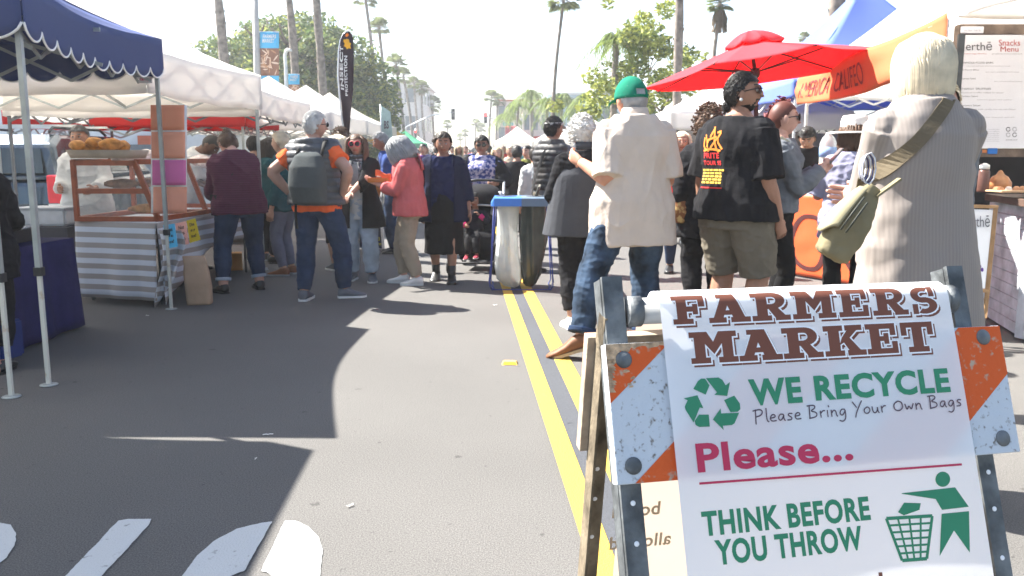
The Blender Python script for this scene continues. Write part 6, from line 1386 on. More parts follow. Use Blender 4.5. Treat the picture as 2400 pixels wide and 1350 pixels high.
# ================================================================ VEHICLES
m_car = mat('silver blue car paint', (.045, .07, .10), rough=.25, var=.02, metal=.6, spec=.7, coat=.6); m_carw = mat('white car paint', (.6, .61, .63), rough=.3, var=.02, coat=.6); m_cglass = mat('car glass', (.035, .05, .06), rough=.12, spec=.5); m_tail = mat('red tail lamp', (.6, .01, .03), rough=.2, spec=.8); m_tyre = mat('tyre rubber', (.018, .018, .02), rough=.9); m_rim = mat('alloy rim', (.35, .36, .38), rough=.35, metal=.8); m_bump = mat('dark bumper', (.06, .07, .08), rough=.6)
def vehicle(label, loc, rz, paint, L=4.7, W_=1.85, Hh=1.82, rack=True, name='parked_suv'):
    t = thing(name, loc, rz, label, 'car'); M = rootmat(t); w = lambda x, y, z: M @ V((x, y, z))
    # side profile x forward, z up ; rear at -L/2
    lower = [(-L / 2, .45), (-L / 2 - .03, .75), (-L / 2, 1.02), (L / 2 - 1.35, 1.06), (L / 2 - .25, .98), (L / 2, .82), (L / 2 + .02, .45), (L / 2 - .4, .28), (-L / 2 + .3, .28)]
    mb = MB(); hw = W_ / 2; n = len(lower)
    vs = [w(x, s * hw * (1 if .4 < z < 1 else .96), z) for s in (-1, 1) for x, z in lower]; mb.add(vs, [tuple(range(n))[::-1], tuple(range(n, 2 * n))] + [(i, (i + 1) % n, n + (i + 1) % n, n + i) for i in range(n)]); mb.build('body', paint, t, bevel=.06)
    top = [(-L / 2 + .02, 1.03), (-L / 2 + .18, Hh - .12), (-L / 2 + .4, Hh), (L / 2 - 2.3, Hh), (L / 2 - 1.95, Hh - .06), (L / 2 - 1.2, 1.05)]; n = len(top); mb = MB()
    vs = [w(x, s * (hw - (.04 if z < 1.1 else .17)), z) for s in (-1, 1) for x, z in top]; mb.add(vs, [tuple(range(n))[::-1], tuple(range(n, 2 * n))] + [(i, (i + 1) % n, n + (i + 1) % n, n + i) for i in range(n)]); cab = mb.build('cabin', paint, t, bevel=.05)
    for s in (-1, 1):
        for x0, x1, x2, x3 in ((-L / 2 + .3, -L / 2 + 1.25, -L / 2 + 1.25, -L / 2 + .42), (-L / 2 + 1.35, -L / 2 + 2.15, -L / 2 + 2.1, -L / 2 + 1.35), (-L / 2 + 2.25, L / 2 - 1.55, L / 2 - 2.1, -L / 2 + 2.2)):
            y0, y1 = hw - .045, hw - .152; mb = MB(); mb.add([w(x0, s * y0, 1.12), w(x1, s * y0, 1.12), w(x2, s * y1, Hh - .16), w(x3, s * y1, Hh - .16)], [(0, 1, 2, 3)]); mb.build('side_window', m_cglass, cab, solid=.02)
        mb = MB(); mb.box((0, 0, 0), (.10, .18, .36)); mb.v = [M @ (p + V((-L / 2 + .02, s * (hw - .10), .92))) for p in mb.v]; mb.build('tail_lamp', m_tail, t, bevel=.02)
        mb = MB(); mb.box((0, 0, 0), (.09, .16, .10)); mb.v = [M @ (p + V((-L / 2 + .012, s * (hw - .10), .70))) for p in mb.v]; mb.build('reverse_lamp', rub_w, t)
        if rack:
            mb = MB(); mb.tube([w(-L / 2 + .4, s * .62, Hh + .03), w(-L / 2 + .5, s * .62, Hh + .09), w(L / 2 - 2.5, s * .62, Hh + .09), w(L / 2 - 2.3, s * .62, Hh + .02)], .018, 8); mb.build('roof_rail', m_bump, t)
        for x in (-L / 2 + .85, L / 2 - .9):
            ax = (M.to_3x3() @ V((0, 1, 0))).normalized(); mb = MB(); mb.lathe(w(x, s * (hw - .11), .36), [(.0, -.1), (.30, -.1), (.36, -.06), (.36, .06), (.30, .1), (0, .1)], 26, axis=ax); wh = mb.build('wheel', m_tyre, t); mb = MB(); mb.lathe(w(x, s * (hw - .11), .36), [(0, -.115), (.1, -.11), (.22, -.105), (.22, .105), (.1, .11), (0, .115)], 20, axis=ax); mb.build('rim', m_rim, wh)
    if rack:
        for x in (-L / 2 + .8, L / 2 - 2.8):
            mb = MB(); mb.bar(w(x, -.85, Hh + .12), w(x, .85, Hh + .12), .05, .03); mb.build('cross_bar', rub_w, t)
    mb = MB(); mb.add([w(-L / 2 - .0, -.7, 1.12), w(-L / 2 - .0, .7, 1.12), w(-L / 2 + .145, .62, Hh - .18), w(-L / 2 + .145, -.62, Hh - .18)], [(0, 1, 2, 3)]); mb.build('rear_window', m_cglass, cab, solid=.02)
    mb = MB(); mb.box((0, 0, 0), (.16, W_ * .98, .24)); mb.v = [M @ (p + V((-L / 2 - .02, 0, .46))) for p in mb.v]; mb.build('bumper', m_bump, t, bevel=.04)
    return t
vehicle('silver blue estate car with roof bars and red tail lamp behind the bakery', (-6.55, 12.7, 0), R(93), m_car, Hh=1.60, L=4.4)
# ================================================================ TRASH STAND
m_bblue = mat('blue plastic lid', (.04, .17, .55), rough=.35, var=.05, spec=.6); m_bgry = mat('slate plastic lid', (.10, .15, .21), rough=.4, var=.05, spec=.6); m_wire = mat('blue wire', (.02, .04, .22), rough=.5)
m_clear = mat('clear plastic bag', (.72, .74, .72), rough=.25, var=.08, scale=10, trans=.35, alpha=.72, spec=.6, bump=.8, bscale=14); m_blkbag = mat('black bag film', (.035, .042, .035), rough=.25, var=.35, scale=5, spec=.7, bump=.7, bscale=10)
t0 = G(1222, 682); ts = thing('recycling_stand', (t0.x, t0.y, 0), R(-2), 'blue and grey two bag recycling stand on the yellow lines', 'bin'); bxc = t0 + V((0, .22, 0)); zt = .93; WX = .30
for sg, m_, nm in ((-1, m_bblue, 'blue_lid'), (1, m_bgry, 'grey_lid')):
    mb = MB(); x0 = bxc.x + (-WX if sg < 0 else .0); x1 = x0 + WX; y0, y1 = bxc.y - .24, bxc.y + .24
    prof = [(y0, zt - .085), (y0 + .015, zt - .01), (y0 + .06, zt), (y1 - .06, zt + .0), (y1 - .01, zt - .02), (y1, zt - .085)]
    e = .045; xa = x0 - (0 if sg > 0 else .0); pts = []
    for k, x in enumerate((x0, x0 + .03, x1 - .03, x1)):
        out_ = (k == 0 and sg < 0) or (k == 3 and sg > 0); pts.append([(x, y if not out_ else bxc.y + (y - bxc.y) * .94, z if not out_ else min(z, zt - .05)) for y, z in prof])
    vs = [p for r_ in pts for p in r_]; fs = [(i * 6 + j, i * 6 + j + 1, (i + 1) * 6 + j + 1, (i + 1) * 6 + j) for i in range(3) for j in range(5)]; mb.add(vs, fs); mb.build(nm, m_, ts, solid=.006)
    mb = MB(); mb.lathe((bxc.x + sg * WX / 2, bxc.y, zt + .003), [(0, .004), (.085, .004), (.10, .003), (.105, 0)], 24); mb.build('opening', m_plast, ts)
for sx_ in (-1, 1):
    xs_ = bxc.x + sx_ * (WX + .0)
    pts = [(xs_ - sx_ * .03, bxc.y - .23, zt - .05), (xs_ + sx_ * .015, bxc.y - .24, .05), (xs_ - sx_ * .01, bxc.y - .22, .012), (xs_ - sx_ * .01, bxc.y + .22, .012), (xs_ + sx_ * .015, bxc.y + .24, .05), (xs_ - sx_ * .03, bxc.y + .22, zt - .05)]
    mb = MB(); mb.tube(pts, .006, 8); mb.build('wire_leg', m_wire, ts)
    mb = MB(); mb.tube([(xs_ - sx_ * .06, bxc.y - .22, zt - .05), (xs_ + sx_ * .01, bxc.y - .05, .25), (xs_ + sx_ * .03, bxc.y - .05, .06), (xs_ - sx_ * .03, bxc.y - .2, .02)], .005, 8); mb.build('wire_leg', m_wire, ts)
mb = MB(); mb.tube([(bxc.x - WX, bxc.y - .22, .014), (bxc.x + WX, bxc.y - .22, .014)], .005, 8); mb.build('base_wire', m_wire, ts)
def bag(cx, m_, prof, nm, seed):
    g = MB(); g.loft([(V((cx + dx, bxc.y - .03, z)), V((1, 0, 0)), V((0, 1, 0)), a, b, .9) for z, a, b, dx in prof], 48)
    for i, v in enumerate(g.v):
        a = math.atan2(v.y - bxc.y, v.x - cx); k = (.012 * math.sin(a * 9 + seed + v.z * 3) + .007 * math.sin(a * 17 + seed * 2)) * min(1, abs(v.z - zt + .05) * 4); d = V((math.cos(a), math.sin(a), 0)); g.v[i] = v + d * (k + .012 * nz(v, 6, seed))
    return g.build(nm, m_, ts)
bag(bxc.x - .135, m_clear, ((zt - .06, .115, .15, 0), (zt - .11, .115, .14, 0), (.72, .095, .11, 0), (.55, .085, .10, 0), (.4, .10, .11, -.01), (.22, .125, .13, 0), (.10, .12, .12, .02), (.03, .08, .08, .04), (.012, .03, .03, .05)), 'clear_bag', 1)
bag(bxc.x + .14, m_blkbag, ((zt - .06, .14, .17, 0), (zt - .11, .14, .16, 0), (.7, .135, .15, -.01), (.5, .13, .14, -.02), (.3, .11, .13, -.03), (.15, .09, .11, -.04), (.05, .06, .08, -.05), (.02, .03, .04, -.05)), 'black_bag', 3)
mb = MB(); rr = random.Random(2)
for k in range(16):
    c = V((bxc.x - .11 + rr.uniform(-.07, .07), bxc.y - .03 + rr.uniform(-.07, .07), .06 + rr.uniform(0, .11))); mb.ball(c, (rr.uniform(.02, .04), rr.uniform(.02, .04), .02), 7, k % 2)
mb.build('rubbish', [mat('rubbish tan', (.5, .28, .18)), mat('rubbish white', (.6, .58, .55))], ts)
mb = MB(); mb.tube([(bxc.x + .14, bxc.y, zt - .02), (bxc.x + .18, bxc.y - .02, zt + .1)], .03, 8, flat=.3); mb.tube([(bxc.x + .15, bxc.y, zt - .02), (bxc.x + .19, bxc.y + .03, zt + .12)], .018, 8, flat=.3); mb.build('poking_rubbish', mat('dark paper', (.12, .12, .1)), ts)
# ================================================================ PUSHCHAIRS
m_alu = mat('brushed aluminium', (.5, .52, .53), rough=.3, metal=.7)
def stroller(label, loc, rz, canopy=True, sc=1.0):
    t = thing('stroller', loc, rz, label, 'stroller'); M = rootmat(t); w = lambda x, y, z: M @ (V((x, y, z)) * sc)
    for s in (-1, 1):
        mb = MB(); mb.tube([w(s * .24, .42, 1.02), w(s * .25, .30, .85), w(s * .25, -.38, .10)], .014, 8); mb.build('frame_tube', m_alu, t)
        mb = MB(); mb.tube([w(s * .24, .05, .55), w(s * .26, .38, .12)], .013, 8); mb.build('rear_leg', m_alu, t)
        ax = (M.to_3x3() @ V((1, 0, 0))).normalized()
        for y, rw in ((-.40, .075), (.40, .10)):
            for d in ((-.022, .022) if y < 0 else (0,)):
                mb = MB(); mb.lathe(w(s * .26 + d, y, rw), [(0, -.012), (rw * .55, -.012), (rw, -.014), (rw * 1.03, 0), (rw, .014), (rw * .55, .012), (0, .012)], 20, axis=ax); wh = mb.build('wheel', m_tyre, t)
                mb = MB(); mb.lathe(w(s * .26 + d, y, rw), [(0, -.016), (rw * .5, -.015), (rw * .5, .015), (0, .016)], 14, axis=ax); mb.build('rim', m_bump, wh)
    mb = MB(); mb.tube([w(-.24, .42, 1.02), w(-.1, .45, 1.04), w(.1, .45, 1.04), w(.24, .42, 1.02)], .018, 8); mb.build('handle', m_plast, t)
    mb = MB(); mb.tube([w(-.25, -.2, .24), w(.25, -.2, .24)], .012, 8); mb.tube([w(-.26, -.38, .12), w(.26, -.38, .12)], .012, 8); mb.build('crossbar', m_plast, t)
    g = MB(); 
    mb = MB(); mb.grid(lambda a, b: w((a - .5) * .40, -.22 + .36 * b + (.12 * max(0, b - .55) if b > .55 else 0), .42 + .03 * math.sin(a * 3) + (.0 if b < .55 else (b - .55) * 1.0) - (.0 if b > .15 else (.15 - b) * 1.6)), 10, 18); mb.build('seat', blk, t, solid=.02)
    mb = MB(); mb.box((0, 0, 0), (.42, .45, .16)); mb.v = [w(p.x, p.y + .08, p.z + .2) for p in mb.v]; mb.build('basket', blk, t, bevel=.02)
    if canopy:
        mb = MB(); mb.grid(lambda a, b: w(math.cos(math.pi * a) * .25, .26 - (.34 * math.sin(b * 1.9)) * (.6 + .4 * math.sin(math.pi * a)), .66 + (.26 * math.cos(b * 1.5) + .08) * (.35 + .65 * math.sin(math.pi * a) ** .6)), 20, 12); cn = mb.build('canopy', blk, t, solid=.006)
        mb = MB(); mb.tube([w(math.cos(math.pi * a / 16) * .252, .26 - .34 * .95 * (.6 + .4 * math.sin(math.pi * a / 16)), .67 + (.26 * .07 + .08) * (.35 + .65 * math.sin(math.pi * a / 16) ** .6)) for a in range(17)], .014, 6); mb.build('canopy_trim', m_alu, cn)
    return t
sl_ = G(1120, 640) + V((0, .35, 0)); stroller('black pushchair with a hood and a toddler in it', sl_, R(-8))
g2 = G(1610, 575); stroller('folding pushchair behind the patterned handbag', g2 + V((0, .2, 0)), R(20), canopy=False)
# ---- toddler
o = person('toddler in a pink and black jacket sitting in the pushchair', sl_ + V((-.04, -.02, .03)), 172, .84, sk=SK_M, hair='black', style={'k': 'short', 'th': .008}, shirt=fabric('black toddler jacket', (.02, .02, .03)), sleeve=.95, hem=.52, loose=.022, drop=.02, pants=blk, ploose=.016, feet=((-.07, .30, 0, .16), (.07, .30, 0, .14)), shoes=(mat('red toddler shoe', (.25, .02, .04)), rub_w), hscale=1.5, hands=((-.08, .10, .74), (.10, .20, .60)), elb=((-1, 0, -1), (1, 0, -1)), legw=1.15, arm=1.3, group=None, neck=-.01)
for i in range(2):
    mb = MB(); mb.tube([o['W'](o['El'][i].lerp(o['Wr'][i], q)) for q in (.1, .5, .95)], [.036, .034, .030], 12); mb.build('pink_sleeve', fabric('hot pink', (.6, .03, .16)), o['t'])
wb = thing('white_bag', P(1170, 500, 10.2), 0, 'white carrier bag hung on the pushchair handle', 'bag'); mb = MB(); c = P(1172, 500, 10.2); mb.loft([(c + V((0, 0, z)), V((1, 0, 0)), V((0, 1, 0)), a, b, .7) for z, a, b in ((-.16, .06, .05), (-.14, .13, .07), (.0, .14, .08), (.14, .08, .04), (.26, .03, .02))], 20); mb.build('bag_body', mat('white carrier plastic', (.62, .63, .65), rough=.5, trans=.2), wb)
# ================================================================ RIGHT STALLS
m_orc = mat('orange stall vinyl', (.60, .10, .03), rough=.45, var=.05, bump=.3, bscale=5, spec=.4)
oc = [V((3.08, 9.80, 0)), V((3.62, 8.62, 0)), V((5.4, 9.4, 0)), V((4.9, 10.6, 0))]
st = thing('crepe_stall', (3.9, 9.5, 0), 0, 'crepe stall counter behind the orange hand lettered banner', 'stall')
mb = MB(); mb.add([V((p.x, p.y, z)) for z in (.91, .95) for p in oc], [(3, 2, 1, 0), (4, 5, 6, 7), (0, 1, 5, 4), (1, 2, 6, 5), (2, 3, 7, 6), (3, 0, 4, 7)]); mb.build('counter_top', m_plas, st)
for p in oc: q = p.lerp(V((4.2, 9.6, 0)), .08); mb = MB(); mb.tube([q, q + V((0, 0, .91))], .018, 8); mb.build('leg', m_poled, st)
def ocm(u, v, off=0):
    a, b = oc[0] + V((-.02, -.02, 0)), oc[1] + V((-.02, -.02, 0)); p = a.lerp(b, u); n = (b - a).cross(V((0, 0, 1))).normalized(); n = -n if n.x > 0 else n
    return p + n * (off + .02 + .012 * math.sin(u * 7 + v * 3) + .01 * nz(V((u * 4, v * 4, 0)), 1.4)) + V((0, 0, .02 + v * .90))
mb = MB(); mb.grid(ocm, 24, 20); fb = mb.build('front_banner', m_orc, st, solid=.002)
mb = MB(); mb.grid(lambda u, v: oc[1].lerp(oc[2], u) + V((0, -.02 + .01 * math.sin(u * 20), .02 + .9 * v)), 20, 4); mb.build('side_banner', m_orc, st, solid=.002)
mb = MB(); ik_ = mat('brush ink', (.07, .02, .02), rough=.5)
stroke2(mb, [(.50, .60), (.49, .70), (.44, .735), (.30, .735), (.22, .62), (.18, .40), (.22, .2), (.34, .10), (.48, .10), (.53, .18), (.55, .30)], .05, ocm, .006, 0, 2)
stroke2(mb, [(.60, .74), (.65, .12)], .055, ocm, .0062, 0, 0); stroke2(mb, [(.58, .735), (.80, .74), (.88, .6), (.80, .45), (.64, .42)], .045, ocm, .0064, 0, 2); stroke2(mb, [(.70, .42), (.92, .10)], .045, ocm, .0066); stroke2(mb, [(.60, .12), (.74, .115)], .03, ocm, .0068)
mb.build('hand_lettering', ik_, fb)
mb = MB(); mb.grid(lambda u, v: V((3.35 + .5 * u, 10.35 + .02 * math.sin(u * 20), .05 + .7 * v)), 12, 3); tag(mb.build('blue_cloth', fabric('bright blue cloth', (.02, .03, .32)), loc=(3.5, 10.35, .05), solid=.003), 'bright blue cloth hanging behind the orange banner', 'cloth')
mb = MB(); mb.box(P(1905, 434, 9.6), (.34, .26, .05), bev=.008); tag(mb.build('salad_tray', mat('lettuce green', (.25, .5, .04), rough=.6, bump=.8, bscale=30, var=.4, scale=20), loc=P(1905, 440, 9.6)), 'bright green salad tray on the stall counter', 'tray')
nb_ = P(1935, 432, 9.5); mb = MB(); mb.grid(lambda a, b: nb_ + V((.16 * (a - .5), .12 * (b - .5), .05 * abs(math.sin(a * 7 + b * 5)))), 8, 6); tag(mb.build('napkins', rub_w, loc=nb_, solid=.004), 'crumpled white napkins beside the green tray', 'napkin')
c = P(1938, 396, 9.35); mb = MB(); mb.box((c.x, c.y, (c.z + .95) / 2), (.24, .22, c.z - .95), bev=.005); tag(mb.build('riser_box', m_plas, loc=(c.x, c.y, .95)), 'white riser box under the clear jug', 'box')
jg = thing('plastic_jug', c, 0, 'clear plastic jug with blue label in front of the server', 'jug'); k_ = 1.42
mb = MB(); mb.lathe(c, [(r * k_, z * k_) for r, z in ((0, .0), (.055, .0), (.062, .02), (.062, .19), (.045, .235), (.022, .26), (.022, .275), (0, .276))], 20); mb.build('bottle', mat('clear jug plastic', (.6, .62, .6), rough=.15, alpha=.5, spec=.6), jg)
mb = MB(); mb.lathe(c, [(.0635 * k_, .09 * k_), (.0635 * k_, .165 * k_)], 20); mb.build('label', mat('blue label', (.2, .34, .6)), jg); mb = MB(); mb.lathe(c, [(0, .005), (.058 * k_, .005), (.058 * k_, .07 * k_), (0, .07 * k_)], 18); mb.build('contents', mat('grain', (.3, .26, .18)), jg)
# ---- menu booth
m_oldw = mat('old brown timber', (.16, .12, .095), rough=.85, var=.4, scale=8, bump=.5, bscale=24); m_wash = mat('white washed planks', (.42, .45, .49), rough=.85, var=.3, scale=7, bump=.5, bscale=30); m_menu = mat('menu board white', (.72, .72, .77), rough=.5, var=.01)
bo = thing('snack_booth', (4.1, 6.6, 0), 0, 'wooden snack booth with white menu board and white washed plank counter', 'booth')
YM = 6.95; mp = lambda px, py, dy=0: P(px, py, YM + dy)
def prect(mb, x0, y0, x1, y1, dy, th): a = mp(x0, y1, dy); b = mp(x1, y0, dy); mb.box(((a.x + b.x) / 2, YM + dy, (a.z + b.z) / 2), (abs(b.x - a.x), th, abs(b.z - a.z)), bev=.004)
for nm, r_ in (('post', (2218, 60, 2243, 455)), ('beam', (2243, 58, 2560, 82)), ('lower_rail', (2243, 348, 2560, 368))):
    mb = MB(); prect(mb, *r_, 0, .09); mb.build(nm, m_oldw, bo)
mb = MB(); a = mp(2236, 347, -.06); b = mp(2540, 82, -.06); mb.box(((a.x + b.x) / 2, YM - .06, (a.z + b.z) / 2), (b.x - a.x, .012, b.z - a.z)); mbd = mb.build('menu_board', m_menu, bo)
mb = MB(); prect(mb, 2240, 80, 2246, 348, -.06, .03); mb.build('board_edge', m_bump, mbd)
mf = lambda x, y, off: mp(x, y, -.068 - off); m_txt = mat('menu grey text', (.12, .12, .14)); m_txr = mat('menu red text', (.55, .12, .12)); m_txl = mat('menu light text', (.36, .36, .40))
def mtext(s, x0, y0, x1, y1, m_, nm, bold=0):
    mb = MB(); text_fit(mb, s, (x0, y1, x1, y0), mf, .001, bold=bold); mb.build(nm, m_, mbd)
mtext('erth\u0113', 2264, 98, 2325, 118, m_txt, 'menu_heading', 0); mtext('Snacks', 2341, 93, 2391, 107, m_txr, 'menu_title', 0); mtext('Menu', 2345, 109, 2387, 121, m_txr, 'menu_title', 0)
rr = random.Random(12)
for k, (y, x0, x1, b, s) in enumerate([(126, 2260, 2312, 1, 'catering, drinks'), (126, 2325, 2396, 0, 'all made with care from whole foods'), (147, 2257, 2328, 2, 'WHOLE FOOD BARS'), (155, 2265, 2368, 0, 'nuts seeds dates and dried fruit bound with honey'), (164, 2256, 2294, 2, 'Cherry Bliss'), (169, 2310, 2388, 0, 'tart cherry and almond with cocoa'), (184, 2255, 2286, 2, 'Lemon Seed'), (191, 2330, 2396, 0, 'zest coconut and hemp seed'), (208, 2252, 2322, 2, 'ENERGY TRUFFLES'), (217, 2252, 2352, 0, 'hazelnut truffle rolled in cacao'), (226, 2252, 2292, 2, 'Golden Spice'), (234, 2290, 2372, 0, 'turmeric ginger and cashew'), (247, 2250, 2298, 2, 'Coconut Snow'), (256, 2252, 2380, 0, 'soft coconut with vanilla and sea salt flakes'), (275, 2280, 2378, 0, 'ask us about seasonal specials'), (296, 2284, 2312, 2, 'Our promise')]):
    h = 4 if b == 2 else 3; mtext(s, x0, y - h / 2, x1, y + h / 2, (m_txl, m_txr, m_txt)[b], 'menu_line')
for k in range(7): mtext('simple food made by hand in small batches', 2288, 302 + k * 4.6, 2342, 304.6 + k * 4.6, m_txl, 'menu_line')
for k, (x, y) in enumerate(((2363, 303), (2378, 303), (2363, 316), (2378, 316))):
    mb = MB(); pts = [(x + 4.6 * math.cos(a * .45), y + 4.6 * math.sin(a * .45)) for a in range(14)]; stroke2(mb, pts, 1.6, mf, .001); mb.build('menu_badge', m_txt if k in (0, 3) else m_txl, mbd)
mtext('proudly local', 2358, 326, 2384, 330, m_txt, 'menu_line')
mb = MB(); prect(mb, 2251, 62, 2306, 78, -.055, .012); cp = mb.build('header_card', m_menu, bo); mb = MB(); text_fit(mb, 'order here', (2260, 73, 2298, 68), lambda x, y, o_: mp(x, y, -.063), 0); mb.build('card_print', m_txl, cp)
mb = MB(); prect(mb, 2314, 347, 2338, 361, -.055, .012); cp = mb.build('payment_card', mat('blue sticker', (.03, .16, .5), rough=.5), bo)
mb = MB(); prect(mb, 2296, 351, 2313, 358, -.055, .01); mb.build('payment_card', mat('orange sticker', (.6, .2, .06), rough=.5), bo)
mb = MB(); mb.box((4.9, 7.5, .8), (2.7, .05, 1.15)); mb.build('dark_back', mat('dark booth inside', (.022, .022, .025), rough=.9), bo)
ca, cb_ = V((3.98, 7.0, 0)), V((3.60, 5.45, 0)); cc, cd2 = V((5.2, 5.2, 0)), V((5.4, 6.9, 0))
mb = MB(); mb.add([V((p.x, p.y, z)) + V((dx, 0, 0)) for z in (.98, 1.035) for p, dx in ((ca, -.12), (cb_, -.12), (cc, 0), (cd2, 0))], [(0, 1, 2, 3)[::-1], (4, 5, 6, 7), (0, 1, 5, 4), (1, 2, 6, 5), (2, 3, 7, 6), (3, 0, 4, 7)]); mb.build('counter_top', mat('dark timber top', (.085, .055, .042), rough=.5, var=.4, scale=6), bo, bevel=.006)
mb = MB(); vs = [V((p.x, p.y, z)) for z in (.015, .98) for p in (ca, cb_, cc, cd2)]; mb.add(vs, [(0, 1, 5, 4), (1, 2, 6, 5), (2, 3, 7, 6), (3, 0, 4, 7)]); mb.build('counter_core', m_bump, bo)
for k in range(11):
    z = .02 + k * .087; jl = [0, .38 if k % 2 else .62, 1]
    for a_, b_ in zip(jl, jl[1:]):
        mb = MB(); p, q = ca.lerp(cb_, a_ + .003), ca.lerp(cb_, b_ - .003); mb.bar(p + V((-.02, 0, z + .043)), q + V((-.02, 0, z + .043)), .022, .082); mb.build('plank', m_wash, bo)
    mb = MB(); mb.bar(cb_ + V((0, -.02, z + .043)), cc + V((0, -.02, z + .043)), .022, .082); mb.build('plank', m_wash, bo)
for q in (.0, .55, 1.0):
    mb = MB(); p = ca.lerp(cb_, q) + V((-.038, 0, 0)); mb.box(p + V((0, 0, .49)), (.016, .075, .95), R(14)); mb.build('batten', m_wash, bo)
# things on the counter
zc = 1.035
ps = thing('peppermill_jar', (3.70, 6.45, zc), 0, 'tall brown glass jar with pale lid on the snack counter', 'jar'); mb = MB(); mb.lathe(P(2303, 450, 6.45) * 1, [(0, 0), (.04, 0), (.042, .01), (.04, .15), (.03, .17), (0, .17)], 18); mb.build('jar_body', mat('brown jar', (.1, .05, .04), rough=.3), ps); mb = MB(); mb.lathe(P(2303, 450, 6.45) + V((0, 0, .17)), [(0, 0), (.035, 0), (.035, .03), (.01, .045), (0, .045)], 18); mb.build('lid', rub_w, ps)
mb = MB(); mb.lathe(P(2341, 450, 6.5), [(0, 0), (.05, .0), (.082, .035), (.082, .07), (.055, .115), (.03, .13), (.012, .16), (0, .165)], 24); tag(mb.build('wooden_gourd', mat('polished gourd', (.36, .16, .06), rough=.35, var=.3, scale=10, spec=.5), loc=P(2341, 450, 6.5)), 'round wooden gourd shaped pot on the snack counter', 'pot')
bd_ = P(2368, 450, 6.35); mb = MB(); mb.box(bd_ + V((.1, 0, .008)), (.5, .22, .016), R(5), bev=.004); tag(mb.build('serving_board', mat('light board', (.5, .33, .2), rough=.6), loc=bd_), 'pale serving board with snack samples on the dark counter', 'board')
for k, (px, r_) in enumerate(((2340, .03), (2364, .024), (2382, .026), (2396, .026))):
    c = P(px, 444, 6.33); mb = MB()
    if k == 0: mb.box(c, (.07, .05, .04), .4, bev=.008)
    else: mb.ball(c, r_, 12)
    tag(mb.build('snack_sample', mat('snack tan' if k != 1 else 'snack coconut', (.42, .22, .12) if k != 1 else (.6, .55, .5), bump=.4, bscale=60), loc=c), ['square tan snack bar on the serving board', 'white coconut ball on the serving board', 'brown snack ball on the serving board, left of the last', 'brown snack ball at the right edge of the serving board'][k], 'snack', 'snack samples on the serving board')
# A-board of the booth
ab = thing('sandwich_board', G(2280, 775), 0, 'wooden framed white sandwich board reading erth\u0113 by the booth', 'sign'); YA = 6.0
aq = lambda x, y, off=0: P(x, y, YA + (y - 480) * -.0004 - off)
for nm, (x0, y0), (x1, y1) in (('side_rail', (2256, 482), (2262, 690)), ('side_rail', (2334, 484), (2308, 745)), ('top_rail', (2252, 483), (2338, 485)), ('bottom_rail', (2258, 678), (2318, 682))):
    mb = MB(); mb.bar(aq(x0, y0), aq(x1, y1), .028, .022); mb.build(nm, mat('honey wood', (.32, .19, .09), rough=.6, var=.25, scale=12), ab)
mb = MB(); mb.bar(aq(2310, 700), V((aq(2300, 700).x, YA - .1, .0)), .026); mb.build('leg', mat('honey wood', (.32, .19, .09)), ab)
mb = MB(); mb.add([aq(2262, 490, -.004), aq(2328, 492, -.004), aq(2308, 676, -.004), aq(2264, 674, -.004)], [(0, 1, 2, 3)]); pn = mb.build('panel', mat('glossy white panel', (.75, .75, .76), rough=.15, var=.01, spec=.7), ab, solid=.006)
mb = MB(); text_fit(mb, 'erth\u0113', (2268, 532, 2320, 505), lambda x, y, o_: aq(x, y, .006), 0); mb.build('lettering', m_txt, pn)
mb = MB()
for k, (x, y, r_) in enumerate(((2288, 612, 8), (2296, 625, 6), (2292, 640, 7), (2302, 632, 5))): mb.add([aq(x + r_ * math.cos(a * .7) * .7, y + r_ * math.sin(a * .7), .0062 + k * .0002) for a in range(9)], [tuple(range(9))], k % 2)
mb.build('berry_print', [mat('print berry', (.5, .06, .06)), mat('print violet', (.08, .03, .2))], pn)
# ================================================================ FLAGS, SIGNS, LAMPS
fl = thing('feather_flag', at(815, 12.2), 0, 'black feather flag with orange leaves reading PROTECTION', 'flag'); YF_ = 12.2; m_fb = mat('black flag cloth', (.03, .017, .024), rough=.7, var=.15, trans=.08); fq = lambda x, y, off=0: P(x, y, YF_ - off)
L_ = [(797, 175), (798, 130), (800, 100), (804, 85), (812, 75), (820, 73)]; Rt = [(830, 230), (829, 150), (827, 110), (825, 90), (823, 78), (820, 73)]
lp = [(803, 330), (801, 270), (796, 215), (793, 175), (795, 120), (799, 95), (806, 80), (816, 73)]; rp = [(817, 330), (823, 270), (829, 215), (830, 170), (829, 120), (826, 92), (824, 80), (818, 73)]
def fm(u, v, off=0):
    n = len(lp) - 1; k = min(int(v * n), n - 1); f = v * n - k; a = fq(*lp[k]).lerp(fq(*lp[k + 1]), f); b = fq(*rp[k]).lerp(fq(*rp[k + 1]), f); p = a.lerp(b, u); p.y += .05 * math.sin(u * 3 + v * 6) - off; return p
mb = MB(); mb.grid(fm, 8, 40); fc = mb.build('flag_cloth', m_fb, fl, solid=.002)
mb = MB(); mb.tube([at(812, 12.2)] + [fq(lp[k][0] - 1 + (8 if k < 1 else 0), lp[k][1]) for k in range(8)], .012, 8); mb.build('flag_pole', m_alu, fl)
mb = MB(); text_fit(mb, 'PROTECTION', (0, 0, 1, 1), lambda a, b, o_: fm(.40 + (1 - b) * .22, .26 + a * .28, .012), 0, bold=.03); text_fit(mb, 'INSECT', (0, 0, 1, 1), lambda a, b, o_: fm(.08 + (1 - b) * .24, .30 + a * .33, .012), 0, bold=.03, shear=.1); mb.build('white_lettering', rub_w, fc)
mb = MB(); mb.add([fm(u, v, .012) for u, v in ((.38, .905), (.58, .87), (.62, .83), (.5, .78), (.34, .80), (.3, .86))], [tuple(range(6))]); mb.build('orange_leaf', mat('leaf orange', (.85, .22, .02)), fc)
